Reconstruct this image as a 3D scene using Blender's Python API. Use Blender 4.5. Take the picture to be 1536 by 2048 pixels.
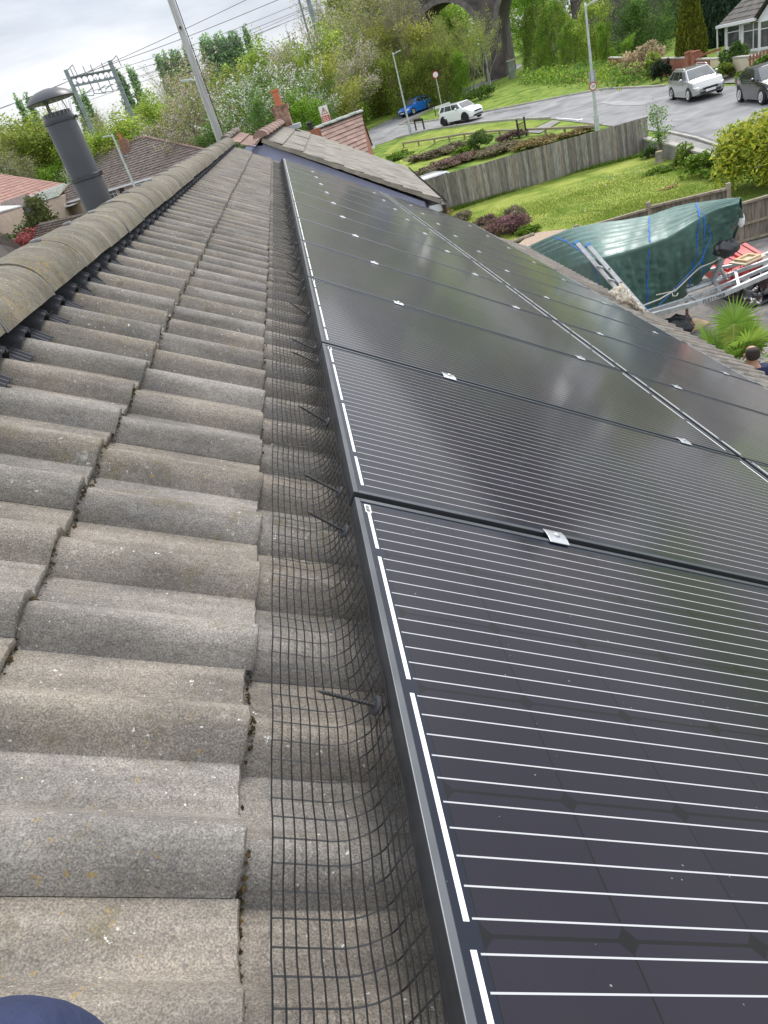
import bpy, bmesh, math, random
import numpy as np
from mathutils import Vector, Matrix
for o in list(bpy.data.objects): bpy.data.objects.remove(o)
SC = bpy.context.scene
COL = SC.collection
R = math.radians
random.seed(7)
# ------------------------------------------------------------------ camera
RW = np.array([[0.9536118858601936, -0.13826456717322322, -0.26740845276573916],
               [-0.30027586886326435, -0.5000775840418608, -0.8122541551246552],
               [-0.021419003818500315, 0.854871522161814, -0.5183974410355112]])
FP = 1368.73                      # focal length in photo pixels (photo is 2048 high)
CAM = np.array([0.0, 0.0, 5.3])
PITCH = R(33.6226)
cd = bpy.data.cameras.new('camera'); cam = bpy.data.objects.new('camera', cd); COL.objects.link(cam)
cd.sensor_fit = 'VERTICAL'; cd.sensor_height = 24; cd.lens = FP/2048*24
cd.clip_start = 0.02; cd.clip_end = 3000
m = Matrix(((RW[0][0], -RW[1][0], -RW[2][0], CAM[0]), (RW[0][1], -RW[1][1], -RW[2][1], CAM[1]),
            (RW[0][2], -RW[1][2], -RW[2][2], CAM[2]), (0, 0, 0, 1)))
cam.matrix_world = m
SC.camera = cam
# ------------------------------------------------------------------ sky and sun
SUN_EL, SUN_AZ = R(48), R(36)          # azimuth from +Y towards +X
SKY_STRENGTH = 0.115
SUN_STRENGTH = 1.5
EXPOSURE = 0.78
w = bpy.data.worlds.new('World'); SC.world = w; w.use_nodes = True
nt = w.node_tree; nt.nodes.clear()
def N(tree, typ, **kw):
    n = tree.nodes.new(typ)
    for k, v in kw.items(): setattr(n, k, v)
    return n
out = N(nt, 'ShaderNodeOutputWorld'); bg = N(nt, 'ShaderNodeBackground'); sky = N(nt, 'ShaderNodeTexSky')
sky.sky_type = 'NISHITA'; sky.sun_disc = False; sky.sun_elevation = SUN_EL; sky.sun_rotation = SUN_AZ
sky.dust_density = 2.0
tc = N(nt, 'ShaderNodeTexCoord'); mp = N(nt, 'ShaderNodeMapping'); mp.inputs['Scale'].default_value = (1.0, 1.0, 3.6)
mp.inputs['Location'].default_value = (0.3, 0.1, 0.25)
nz = N(nt, 'ShaderNodeTexNoise'); nz.inputs['Scale'].default_value = 2.6; nz.inputs['Detail'].default_value = 7; nz.inputs['Roughness'].default_value = .55
nz.inputs['Distortion'].default_value = .5
cr = N(nt, 'ShaderNodeValToRGB')
cr.color_ramp.elements[0].position = .36; cr.color_ramp.elements[0].color = (3.1, 3.35, 3.75, 1)
cr.color_ramp.elements[1].position = .66; cr.color_ramp.elements[1].color = (5.2, 5.2, 5.25, 1)
e = cr.color_ramp.elements.new(.5); e.color = (3.95, 4.15, 4.5, 1)
nz2 = N(nt, 'ShaderNodeTexNoise'); nz2.inputs['Scale'].default_value = 1.6; nz2.inputs['Detail'].default_value = 5
cr2 = N(nt, 'ShaderNodeValToRGB'); cr2.color_ramp.elements[0].position = .3; cr2.color_ramp.elements[0].color = (.78, .78, .78, 1)
cr2.color_ramp.elements[1].position = .6; cr2.color_ramp.elements[1].color = (1, 1, 1, 1)
mx = N(nt, 'ShaderNodeMixRGB')
L = nt.links.new
L(tc.outputs['Generated'], mp.inputs['Vector']); L(mp.outputs[0], nz.inputs['Vector']); L(mp.outputs[0], nz2.inputs['Vector'])
L(nz.outputs['Fac'], cr.inputs[0]); L(nz2.outputs['Fac'], cr2.inputs[0])
L(cr2.outputs[0], mx.inputs[0]); L(sky.outputs[0], mx.inputs[1]); L(cr.outputs[0], mx.inputs[2])
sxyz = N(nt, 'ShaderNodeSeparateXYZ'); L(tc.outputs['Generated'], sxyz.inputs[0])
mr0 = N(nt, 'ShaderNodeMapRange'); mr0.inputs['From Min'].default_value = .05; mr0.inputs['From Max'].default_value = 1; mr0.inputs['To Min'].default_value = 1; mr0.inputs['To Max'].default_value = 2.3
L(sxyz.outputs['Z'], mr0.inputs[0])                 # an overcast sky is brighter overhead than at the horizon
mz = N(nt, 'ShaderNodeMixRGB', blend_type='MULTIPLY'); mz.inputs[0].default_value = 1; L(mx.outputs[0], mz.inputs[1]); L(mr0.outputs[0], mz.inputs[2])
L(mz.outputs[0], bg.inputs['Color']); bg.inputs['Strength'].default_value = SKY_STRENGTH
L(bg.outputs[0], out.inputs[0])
sd = bpy.data.lights.new('sun', 'SUN'); sd.energy = SUN_STRENGTH; sd.angle = R(14); sd.color = (1, .965, .91)
so = bpy.data.objects.new('sun', sd); COL.objects.link(so)
sv = Vector((math.sin(SUN_AZ)*math.cos(SUN_EL), math.cos(SUN_AZ)*math.cos(SUN_EL), math.sin(SUN_EL)))
so.rotation_euler = sv.to_track_quat('Z', 'Y').to_euler(); so.location = (0, 0, 60)
SC.view_settings.view_transform = 'Standard'; SC.view_settings.look = 'None'
SC.view_settings.exposure = EXPOSURE; SC.view_settings.gamma = 1
try:
    SC.cycles.max_bounces = 6; SC.cycles.diffuse_bounces = 3; SC.cycles.glossy_bounces = 3
    SC.cycles.transparent_max_bounces = 6; SC.cycles.transmission_bounces = 4
except Exception: pass
# ------------------------------------------------------------------ where things stand
def ray(px, py):
    d = RW.T @ np.array([(px-768)/FP, (py-1024)/FP, 1.0]); return d
def H(x, y):                     # height of the camera above the ground at x, y
    k = 1-.8*min(max((y-45)/45, 0), 1)
    hx = min(.03*(x-6), .35)*k if x > 0 else -.18
    sl = .022 if x > 4 else (.010 if x < -10 else .010+.012*(x+10)/14)
    return min(max(5.6+hx-sl*max(y-38, 0), 3.3), 6.1)
def gz(x, y): return 5.3-H(x, y)
def G(px, py):                   # ground point seen at a photo pixel
    d = ray(px, py); s = .5
    while s < 320:
        P = CAM+d*s
        if P[2] < gz(P[0], P[1]): break
        s += .03 if s < 25 else .12
    return Vector(CAM+d*s)
def D(px, py, dist):
    d = ray(px, py); return Vector(CAM+d*dist/math.hypot(d[0], d[1]))
def Zp(px, py, z):
    d = ray(px, py); return Vector(CAM+d*(z-CAM[2])/d[2])
def Yp(px, py, y):
    d = ray(px, py); return Vector(CAM+d*y/d[1])
cp, sp = math.cos(PITCH), math.sin(PITCH)
T0 = np.array([-0.294274836, -1.15547454, 0.573897791])
BM = np.array([[cp, 0, sp], [0, 1, 0], [-sp, 0, cp]])
def W(u, v, ww): return Vector(CAM + BM @ (np.array([u, v, ww])-T0))   # roof plane (down the slope, along the ridge, up) to world
o0 = W(0, 0, 0)
MROOF = Matrix(((cp, 0, sp, o0.x), (0, 1, 0, o0.y), (-sp, 0, cp, o0.z), (0, 0, 0, 1)))
# ------------------------------------------------------------------ materials
MATS = {}
def mat(name, col, col2=None, rough=.7, metal=0., scale=6., detail=4., bump=0., bscale=None, spec=.5, pos=(.35, .65), attr=False, trans=0., coat=0., stretch=None, distort=0.):
    if name in MATS: return MATS[name]
    M = bpy.data.materials.new(name); M.use_nodes = True; MATS[name] = M
    t = M.node_tree; b = t.nodes['Principled BSDF']
    b.inputs['Roughness'].default_value = rough; b.inputs['Metallic'].default_value = metal
    b.inputs['Specular IOR Level'].default_value = spec; b.inputs['Coat Weight'].default_value = coat; b.inputs['Coat Roughness'].default_value = .05
    co = N(t, 'ShaderNodeTexCoord'); vec = co.outputs['Object']
    if stretch:
        mpp = N(t, 'ShaderNodeMapping'); mpp.inputs['Scale'].default_value = stretch; t.links.new(vec, mpp.inputs[0]); vec = mpp.outputs[0]
    c1 = (*col, 1)
    src = None
    if col2 is not None:
        n = N(t, 'ShaderNodeTexNoise'); n.inputs['Scale'].default_value = scale; n.inputs['Detail'].default_value = detail; n.inputs['Distortion'].default_value = distort
        t.links.new(vec, n.inputs['Vector'])
        r = N(t, 'ShaderNodeValToRGB'); r.color_ramp.elements[0].position = pos[0]; r.color_ramp.elements[0].color = c1
        r.color_ramp.elements[1].position = pos[1]; r.color_ramp.elements[1].color = (*col2, 1)
        t.links.new(n.outputs['Fac'], r.inputs[0]); src = r.outputs[0]
    if attr:
        a = N(t, 'ShaderNodeVertexColor'); a.layer_name = 'col'
        if src is None: src = a.outputs[0]
        else:
            mm = N(t, 'ShaderNodeMixRGB', blend_type='MULTIPLY'); mm.inputs[0].default_value = 1
            t.links.new(src, mm.inputs[1]); t.links.new(a.outputs[0], mm.inputs[2]); src = mm.outputs[0]
    if src is not None: t.links.new(src, b.inputs['Base Color'])
    else: b.inputs['Base Color'].default_value = c1
    if bump:
        n = N(t, 'ShaderNodeTexNoise'); n.inputs['Scale'].default_value = bscale or scale*4; n.inputs['Detail'].default_value = 4
        t.links.new(vec, n.inputs['Vector'])
        bp = N(t, 'ShaderNodeBump'); bp.inputs['Strength'].default_value = bump; bp.inputs['Distance'].default_value = .02
        t.links.new(n.outputs['Fac'], bp.inputs['Height']); t.links.new(bp.outputs[0], b.inputs['Normal'])
    if trans:
        tr = N(t, 'ShaderNodeBsdfTranslucent'); ms = N(t, 'ShaderNodeMixShader'); ms.inputs[0].default_value = trans
        if src is not None: t.links.new(src, tr.inputs[0])
        else: tr.inputs[0].default_value = c1
        t.links.new(b.outputs[0], ms.inputs[1]); t.links.new(tr.outputs[0], ms.inputs[2])
        t.links.new(ms.outputs[0], t.nodes['Material Output'].inputs[0])
    return M
# ------------------------------------------------------------------ mesh builder
def wm(o):
    mm = o.matrix_basis.copy(); p = o.parent
    while p: mm = p.matrix_basis @ mm; p = p.parent
    return mm
class MB:
    def __init__(s): s.v = []; s.f = []; s.mi = []; s.c = []; s.cur = 0; s.col = None
    def add(s, vs, fs, col=None):
        o = len(s.v); s.v += [tuple(p) for p in vs]
        for f in fs: s.f.append([i+o for i in f]); s.mi.append(s.cur); s.c.append(col or s.col or (1, 1, 1))
    def quad(s, a, b, c, d, col=None): s.add([a, b, c, d], [(0, 1, 2, 3)], col)
    def box(s, c, size, rz=0, M=None, col=None):
        x, y, z = size[0]/2, size[1]/2, size[2]/2
        vs = [Vector((i*x, j*y, k*z)) for k in (-1, 1) for j in (-1, 1) for i in (-1, 1)]
        mm = Matrix.Translation(c) @ Matrix.Rotation(rz, 4, 'Z')
        if M is not None: mm = M @ mm
        s.add([mm @ p for p in vs], [(0, 2, 3, 1), (4, 5, 7, 6), (0, 1, 5, 4), (2, 6, 7, 3), (0, 4, 6, 2), (1, 3, 7, 5)], col)
    def bar(s, p, q, wd, h, up=(0, 0, 1), col=None):
        p = Vector(p); q = Vector(q); d = (q-p).normalized(); up = Vector(up)
        sx = d.cross(up)
        if sx.length < 1e-4: sx = d.cross(Vector((1, 0, 0)))
        sx.normalize(); uz = sx.cross(d).normalized()
        vs = []
        for e in (p, q):
            for a, b in ((-1, -1), (1, -1), (1, 1), (-1, 1)): vs.append(e+sx*a*wd/2+uz*b*h/2)
        s.add(vs, [(0, 1, 2, 3)[::-1], (4, 5, 6, 7), (0, 1, 5, 4), (1, 2, 6, 5), (2, 3, 7, 6), (3, 0, 4, 7)], col)
    def tube(s, pts, r, n=6, caps=True, col=None):
        pts = [Vector(p) for p in pts]; k = len(pts)
        rs = r if isinstance(r, (list, tuple)) else [r]*k
        vs = []; ref = None
        for i, p in enumerate(pts):
            d = (pts[min(i+1, k-1)]-pts[max(i-1, 0)])
            if d.length < 1e-9: d = Vector((0, 0, 1))
            d.normalize()
            if ref is None: ref = Vector((0, 0, 1)) if abs(d.z) < .9 else Vector((1, 0, 0))
            a = d.cross(ref)
            if a.length < 1e-5: a = d.cross(Vector((0, 1, 0)))
            a.normalize(); b = a.cross(d).normalized(); ref = b.cross(Vector((0,0,0))) if False else b
            for j in range(n):
                t = 2*math.pi*j/n; vs.append(p+(a*math.cos(t)+b*math.sin(t))*rs[i])
        fs = [(i*n+j, i*n+(j+1) % n, (i+1)*n+(j+1) % n, (i+1)*n+j) for i in range(k-1) for j in range(n)]
        if caps: fs += [tuple(range(n))[::-1], tuple((k-1)*n+j for j in range(n))]
        s.add(vs, fs, col)
    def lathe(s, prof, n=20, M=None, col=None):
        M = M or Matrix(); vs = []
        for r, z in prof:
            for j in range(n):
                t = 2*math.pi*j/n; vs.append(M @ Vector((r*math.cos(t), r*math.sin(t), z)))
        k = len(prof)
        fs = [(i*n+j, i*n+(j+1) % n, (i+1)*n+(j+1) % n, (i+1)*n+j) for i in range(k-1) for j in range(n)]
        fs += [tuple(range(n))[::-1], tuple((k-1)*n+j for j in range(n))]
        s.add(vs, fs, col)
    def prism(s, poly, vec, col=None):          # polygon of 3-D points pushed along vec
        n = len(poly); a = [Vector(p) for p in poly]; b = [p+Vector(vec) for p in a]
        s.add(a+b, [tuple(range(n)), tuple(range(n, 2*n))[::-1]]+[(i, n+i, n+(i+1) % n, (i+1) % n) for i in range(n)], col)
    def grid(s, rows, col=None, close=False):
        k = len(rows); n = len(rows[0]); vs = [p for r_ in rows for p in r_]
        m_ = n if close else n-1
        s.add(vs, [(i*n+j, i*n+(j+1) % n, (i+1)*n+(j+1) % n, (i+1)*n+j) for i in range(k-1) for j in range(m_)], col)
    def sphere(s, c, r, nu=10, nv=6, col=None, M=None):
        rr = r if isinstance(r, (list, tuple)) else (r, r, r); rows = []
        for i in range(nv+1):
            a = math.pi*i/nv; row = []
            for j in range(nu):
                b = 2*math.pi*j/nu; p = Vector((rr[0]*math.sin(a)*math.cos(b), rr[1]*math.sin(a)*math.sin(b), rr[2]*math.cos(a)))
                if M is not None: p = M @ p
                row.append(Vector(c)+p)
            rows.append(row)
        s.grid(rows, col, True)
    def build(s, name, mats, parent=None, smooth=False, world=False, M=None, sub=0, bevel=0, colors=False):
        me = bpy.data.meshes.new(name)
        vs = s.v
        if world and parent is not None:
            inv = wm(parent).inverted(); vs = [tuple(inv @ Vector(p)) for p in vs]
        me.from_pydata(vs, [], s.f); 
        mats = mats if isinstance(mats, (list, tuple)) else [mats]
        for q in mats: me.materials.append(q)
        me.polygons.foreach_set('material_index', s.mi)
        if smooth: me.polygons.foreach_set('use_smooth', [True]*len(s.f))
        if colors:
            ca = me.color_attributes.new('col', 'FLOAT_COLOR', 'CORNER')
            arr = []
            for f, c in zip(s.f, s.c): arr += [c[0], c[1], c[2], 1.]*len(f)
            ca.data.foreach_set('color', arr)
        me.update()
        o = bpy.data.objects.new(name, me); COL.objects.link(o)
        if parent is not None: o.parent = parent
        if M is not None:
            o.matrix_basis = (wm(parent).inverted() @ M) if parent is not None else M
        if sub:
            md = o.modifiers.new('s', 'SUBSURF'); md.levels = sub; md.render_levels = sub
        if bevel:
            md = o.modifiers.new('b', 'BEVEL'); md.width = bevel; md.segments = 2; md.limit_method = 'ANGLE'
        return o
def tag(o, label=None, cat=None, group=None, kind=None):
    if label: o['label'] = label
    if cat: o['category'] = cat
    if group: o['group'] = group
    if kind: o['kind'] = kind
    return o
def thing(name, label, cat, loc=(0, 0, 0), rz=0, group=None, M=None):
    o = bpy.data.objects.new(name, None); COL.objects.link(o); o.empty_display_size = .2
    if M is not None: o.matrix_basis = M
    else: o.matrix_basis = Matrix.Translation(loc) @ Matrix.Rotation(rz, 4, 'Z')
    return tag(o, label, cat, group)
KIDS = {}
def dup(root, M=None, label=None, group=None):
    def cp_(o, par):
        c = o.copy(); COL.objects.link(c)
        if par is not None:
            mb = o.matrix_basis.copy(); c.parent = par; c.matrix_parent_inverse = Matrix(); c.matrix_basis = mb
        for ch in list(o.children): cp_(ch, c)
        return c
    r = cp_(root, None)
    if M is not None: r.matrix_basis = M
    if label: r['label'] = label
    if group: r['group'] = group
    return r
ORD = ['first', 'second', 'third', 'fourth', 'fifth', 'sixth', 'seventh', 'eighth', 'ninth', 'tenth', 'eleventh', 'twelfth', 'thirteenth', 'fourteenth', 'fifteenth', 'sixteenth', 'seventeenth', 'eighteenth', 'nineteenth', 'twentieth']
def text_mesh(name, txt, size, M, material, parent=None, ext=.0015):
    cu = bpy.data.curves.new(name, 'FONT'); cu.body = txt; cu.size = size; cu.align_x = 'CENTER'; cu.align_y = 'CENTER'; cu.extrude = ext
    t = bpy.data.objects.new(name, cu); COL.objects.link(t)
    dg = bpy.context.evaluated_depsgraph_get(); me = bpy.data.meshes.new_from_object(t.evaluated_get(dg))
    bpy.data.objects.remove(t)
    me.materials.clear(); me.materials.append(material)
    o = bpy.data.objects.new(name, me); COL.objects.link(o)
    if parent is not None: o.parent = parent; o.matrix_basis = wm(parent).inverted() @ M
    else: o.matrix_basis = M
    return o
def frame(origin, xdir, zdir):
    x = Vector(xdir).normalized(); z = Vector(zdir); z = (z-x*z.dot(x)).normalized(); y = z.cross(x)
    return Matrix(((x.x, y.x, z.x, origin[0]), (x.y, y.y, z.y, origin[1]), (x.z, y.z, z.z, origin[2]), (0, 0, 0, 1)))
# ------------------------------------------------------------------ ground, roads, grass
GRASS = mat('grass', (.07, .135, .02), (.235, .30, .06), rough=.95, scale=1.1, detail=8, bump=.5, bscale=14, spec=.1, pos=(.3, .7))
LAWN = mat('lawn_grass', (.115, .18, .024), (.30, .33, .075), rough=.95, scale=.9, detail=9, bump=.6, bscale=22, spec=.1, pos=(.32, .68), distort=.6)
ASPH = mat('asphalt', (.155, .155, .16), (.285, .282, .278), rough=.85, scale=.5, detail=8, bump=.12, bscale=60, spec=.3, pos=(.3, .7), distort=1.2)
PAVE = mat('pavement', (.19, .185, .175), (.27, .26, .245), rough=.85, scale=1.5, detail=6, bump=.1, bscale=40, spec=.3)
KERB = mat('kerb_concrete', (.30, .285, .25), (.42, .40, .36), rough=.9, scale=3)
SOIL = mat('soil', (.06, .042, .03), (.12, .085, .06), rough=1, scale=6, bump=.5, bscale=20)
GRAVEL = mat('gravel', (.28, .20, .14), (.46, .36, .27), rough=.95, scale=26, detail=3, bump=.6, bscale=40)
STEP = 2.0
def terrain():
    b = MB()
    def axis(a0, a1): 
        v = []; x = a0
        while x <= a1: v.append(x); x += STEP if -40 < x < 70 else 10
        return v
    xs = axis(-150, 180); ys = axis(-30, 300)
    rows = [[(x, y, gz(x, y)) for x in xs] for y in ys]
    far = [[(x*6, 1400, gz(x, 300)) for x in xs]]
    b.grid(rows+far)
    return tag(b.build('ground', GRASS, smooth=True), kind='structure')
terrain()
def drape(name, pts, off, material, step=1.0, kind='structure'):
    bm = bmesh.new()
    vs = [bm.verts.new((p[0], p[1], 0)) for p in pts]
    f = bm.faces.new(vs); bmesh.ops.triangulate(bm, faces=[f])
    xs = [p[0] for p in pts]; ys = [p[1] for p in pts]
    for ax, lo, hi in ((0, min(xs), max(xs)), (1, min(ys), max(ys))):
        k = math.floor(lo/step)*step
        while k < hi:
            if k > lo:
                co = (k, 0, 0) if ax == 0 else (0, k, 0); no = (1, 0, 0) if ax == 0 else (0, 1, 0)
                bmesh.ops.bisect_plane(bm, geom=bm.verts[:]+bm.edges[:]+bm.faces[:], dist=1e-5, plane_co=co, plane_no=no)
            k += step
    for v in bm.verts: v.co.z = gz(v.co.x, v.co.y)+off
    bmesh.ops.recalc_face_normals(bm, faces=bm.faces)
    me = bpy.data.meshes.new(name); bm.to_mesh(me); bm.free()
    if me.polygons and me.polygons[0].normal.z < 0: me.flip_normals()
    me.materials.append(material)
    o = bpy.data.objects.new(name, me); COL.objects.link(o)
    return tag(o, kind=kind) if kind else o
GP = lambda l: [G(*p) for p in l]
# main road, with the far end running out of frame to the right
right = [(46, 33), (46, 10), (19, -12)]
far_edge = GP([(740, 258), (800, 250.5), (830, 248), (880, 240.5), (960, 227), (1060, 208), (1130, 194), (1210, 180), (1300, 176), (1345, 172), (1400, 178), (1450, 174), (1536, 168)])
near_edge = GP([(1560, 318), (1450, 302), (1335, 268), (1290, 262), (1190, 250), (1130, 243), (1100, 238.5), (1040, 240), (960, 247), (860, 261), (790, 279), (740, 296)])
road = [p.to_2d() for p in far_edge]+[Vector(p) for p in right]+[p.to_2d() for p in near_edge]
drape('road', road, .035, ASPH)
lane = GP([(690, 300), (745, 257), (800, 230), (870, 196.5), (930, 178), (985, 158), (1010, 148), (1030, 131), (1041, 127), (1044, 133), (1030, 143), (945, 184), (900, 199), (850, 226), (802, 250), (770, 275)])
drape('lane', lane, .055, ASPH)
drape('pavement', GP([(1428, 157), (1500, 153), (1560, 152), (1560, 163), (1450, 169), (1440, 168)]), .06, PAVE)
drape('front_pavement', GP([(1338, 270), (1450, 303), (1540, 320), (1540, 345), (1395, 330), (1290, 300), (1290, 287)]), .06, PAVE)
drape('garden_path', GP([(1050, 266), (1105, 243), (1122, 244), (1080, 268)]), .05, PAVE)
def kerb(name, pxs, close=False):
    pts = GP(pxs); P = []
    for a, c in zip(pts[:-1], pts[1:]):
        n = max(1, int((c-a).length/1.0))
        for i in range(n): P.append(a.lerp(c, i/n))
    P.append(pts[-1]); b = MB()
    for a, c in zip(P[:-1], P[1:]):
        za = gz(a.x, a.y)+.05; zc = gz(c.x, c.y)+.05
        b.bar((a.x, a.y, za), (c.x, c.y, zc), .14, .18)
    return tag(b.build(name, KERB), kind='structure')
kerb('kerb', [(800, 250.5), (830, 248), (880, 240.5), (960, 227), (1060, 208), (1130, 194), (1210, 180), (1300, 176), (1330, 174)])
kerb('kerb', [(1335, 268), (1390, 281), (1450, 302)])
kerb('kerb', [(790, 279), (860, 261), (960, 247), (1040, 240), (1100, 238.5)])
kerb('kerb', [(802, 250), (850, 226), (900, 199), (945, 184)])
WHITE = mat('road_paint', (.62, .62, .6), (.42, .42, .4), rough=.8, scale=3, pos=(.4, .75))
drape('road_marking', GP([(1112, 237), (1165, 240.5), (1166, 242.5), (1113, 239)]), .05, WHITE, step=3)
drape('road_marking', GP([(1152, 243), (1164, 238.5), (1167, 239.2), (1155, 244)]), .06, WHITE, step=3)
PATCH = mat('asphalt_patch', (.26, .255, .25), (.33, .325, .32), rough=.9, scale=1.5, detail=6)
drape('road_patch', GP([(1195, 206), (1245, 203), (1300, 207), (1285, 212), (1225, 212)]), .05, PATCH)
PATCHD = mat('asphalt_dark_patch', (.11, .11, .115), (.16, .16, .16), rough=.9, scale=2, detail=6)
drape('road_patch', GP([(1340, 262), (1400, 272), (1440, 288), (1400, 284), (1350, 272)]), .05, PATCHD)
drape('road_patch', GP([(985, 225), (1060, 214), (1062, 216), (990, 228)]), .05, PATCHD)
drape('soil_patch', GP([(803, 250), (818, 240), (842, 235), (826, 247)]), .07, SOIL)
# front garden lawn between the fences
lawn_poly = GP([(868, 436), (935, 412), (1100, 358), (1296, 312), (1340, 322), (1420, 350), (1475, 405), (1456, 436), (1297, 470), (1160, 478), (1060, 468), (1000, 492), (930, 470)])
drape('lawn', lawn_poly, .03, LAWN)
verge = GP([(765, 310), (800, 283), (860, 266), (960, 251), (1040, 245), (1095, 243), (1060, 262), (960, 270), (880, 282), (830, 310)])
drape('verge', verge, .03, LAWN)
drape('small_lawn', GP([(800, 322), (880, 312), (925, 318), (850, 340), (800, 352)]), .05, LAWN)
# block paved drive
BLOCK = bpy.data.materials.new('block_paving'); BLOCK.use_nodes = True
t = BLOCK.node_tree; b_ = t.nodes['Principled BSDF']; tcx = N(t, 'ShaderNodeTexCoord')
br = N(t, 'ShaderNodeTexBrick'); br.inputs['Scale'].default_value = 5; br.inputs['Color1'].default_value = (.30, .26, .22, 1); br.inputs['Color2'].default_value = (.20, .20, .20, 1)
br.inputs['Mortar'].default_value = (.09, .085, .08, 1); br.inputs['Mortar Size'].default_value = .02; br.inputs['Bias'].default_value = 0
t.links.new(tcx.outputs['Object'], br.inputs[0])
nzz = N(t, 'ShaderNodeTexNoise'); nzz.inputs['Scale'].default_value = 3.; t.links.new(tcx.outputs['Object'], nzz.inputs[0])
mxx = N(t, 'ShaderNodeMixRGB', blend_type='OVERLAY'); mxx.inputs[0].default_value = .5; t.links.new(br.outputs[0], mxx.inputs[1]); t.links.new(nzz.outputs[0], mxx.inputs[2])
t.links.new(mxx.outputs[0], b_.inputs['Base Color']); b_.inputs['Roughness'].default_value = .85
drape('driveway', [Vector(p) for p in [(2, -8), (14, -8), (13, 16.6), (9.5, 17.6), (4.5, 18.5), (2, 18.5)]], .03, BLOCK)
drape('gravel_bed', GP([(1030, 498), (1065, 470), (1130, 462), (1165, 472), (1090, 500), (1060, 520)]), .06, GRAVEL)
# street on the far side of the ridge
STREET = [Zp(*p, gz(-25, 75)) for p in [(-40, 520), (20, 492), (75, 472), (140, 455), (260, 420), (320, 400), (300, 440), (100, 500), (-40, 545)]]
drape('street', [p.to_2d() for p in STREET], .04, ASPH)
# ------------------------------------------------------------------ our roof
def tile_material(name='concrete_tile', tint=(1, 1, 1), alg=.6, oc=(.64, .69)):
    M = bpy.data.materials.new(name); M.use_nodes = True; t = M.node_tree; b = t.nodes['Principled BSDF']
    b.inputs['Roughness'].default_value = .88; b.inputs['Specular IOR Level'].default_value = .165
    tcn = N(t, 'ShaderNodeTexCoord'); V = tcn.outputs['Object']; ln = t.links.new
    def noise(sc, det=4, ro=.5, st=None):
        n = N(t, 'ShaderNodeTexNoise'); n.inputs['Scale'].default_value = sc; n.inputs['Detail'].default_value = det; n.inputs['Roughness'].default_value = ro
        if st:
            q = N(t, 'ShaderNodeMapping'); q.inputs['Scale'].default_value = st; ln(V, q.inputs[0]); ln(q.outputs[0], n.inputs[0])
        else: ln(V, n.inputs[0])
        return n.outputs['Fac']
    def ramp(f, p0, p1, c0=(0, 0, 0, 1), c1=(1, 1, 1, 1)):
        r = N(t, 'ShaderNodeValToRGB'); r.color_ramp.elements[0].position = p0; r.color_ramp.elements[1].position = p1
        r.color_ramp.elements[0].color = c0; r.color_ramp.elements[1].color = c1; ln(f, r.inputs[0]); return r.outputs[0]
    def mix(f, a, c, mode='MIX'):
        n = N(t, 'ShaderNodeMixRGB', blend_type=mode)
        for i, q in zip((0, 1, 2), (f, a, c)):
            if isinstance(q, (float, int)): n.inputs[i].default_value = q
            elif isinstance(q, tuple): n.inputs[i].default_value = q
            else: ln(q, n.inputs[i])
        return n.outputs[0]
    def mul(a, c):
        n = N(t, 'ShaderNodeMath', operation='MULTIPLY'); ln(a, n.inputs[0])
        if isinstance(c, float): n.inputs[1].default_value = c
        else: ln(c, n.inputs[1])
        return n.outputs[0]
    base = ramp(noise(5, 6, .6, (1.0, 2.2, 1)), .36, .66, (.205, .194, .177, 1), (.308, .286, .252, 1))
    grit = ramp(noise(420, 2, .6), .35, .72, (.60, .60, .615, 1), (1.40, 1.37, 1.33, 1))
    c = mix(1.0, base, grit, 'MULTIPLY')
    grit2 = ramp(noise(95, 5, .75), .38, .64, (.86, .86, .865, 1), (1.10, 1.095, 1.09, 1))
    c = mix(1.0, c, grit2, 'MULTIPLY')
    a = N(t, 'ShaderNodeVertexColor'); a.layer_name = 'col'
    c = mix(1.0, c, a.outputs[0], 'MULTIPLY')
    stain = ramp(noise(7, 5, .65, (.35, 3.2, 1)), .40, .62, (.80, .79, .77, 1), (1.08, 1.08, 1.08, 1))
    c = mix(1.0, c, stain, 'MULTIPLY')
    algae = mul(ramp(noise(16, 5, .7), .54, .68), ramp(noise(2.3, 3), .46, .64))
    c = mix(mul(algae, alg), c, (.13, .105, .035, 1))
    och = mul(ramp(noise(75, 3, .65), *oc), ramp(noise(3.1, 2), .52, .66))
    c = mix(mul(och, .75), c, (.36, .24, .06, 1))
    pale = mul(ramp(noise(24, 6, .75), .60, .70), ramp(noise(2.6, 3), .48, .62))
    c = mix(mul(pale, .7), c, (.46, .45, .41, 1))
    white = mul(ramp(noise(85, 4, .7), .655, .69), ramp(noise(5.5, 3), .45, .57))
    c = mix(mul(white, .9), c, (.72, .71, .68, 1))
    vo = N(t, 'ShaderNodeTexVoronoi'); vo.inputs['Scale'].default_value = 42; ln(V, vo.inputs[0])
    dots = ramp(vo.outputs['Distance'], .055, .085, (1, 1, 1, 1), (0, 0, 0, 1))
    c = mix(mul(dots, mul(ramp(noise(9, 2), .5, .6), .8)), c, (.6, .56, .48, 1))
    c = mix(1.0, c, (*tint, 1), 'MULTIPLY')
    ln(c, b.inputs['Base Color'])
    bp = N(t, 'ShaderNodeBump'); bp.inputs['Strength'].default_value = .55; bp.inputs['Distance'].default_value = .004
    ln(mix(.5, noise(240, 3, .7), noise(60, 4, .7)), bp.inputs['Height']); ln(bp.outputs[0], b.inputs['Normal'])
    return M
TILE = tile_material()
TP = .1765; V0 = .045; GAUGE = .3305; PANW = -.158; ROLLH = .043
VN, VF = -2.25, 12.32
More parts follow.
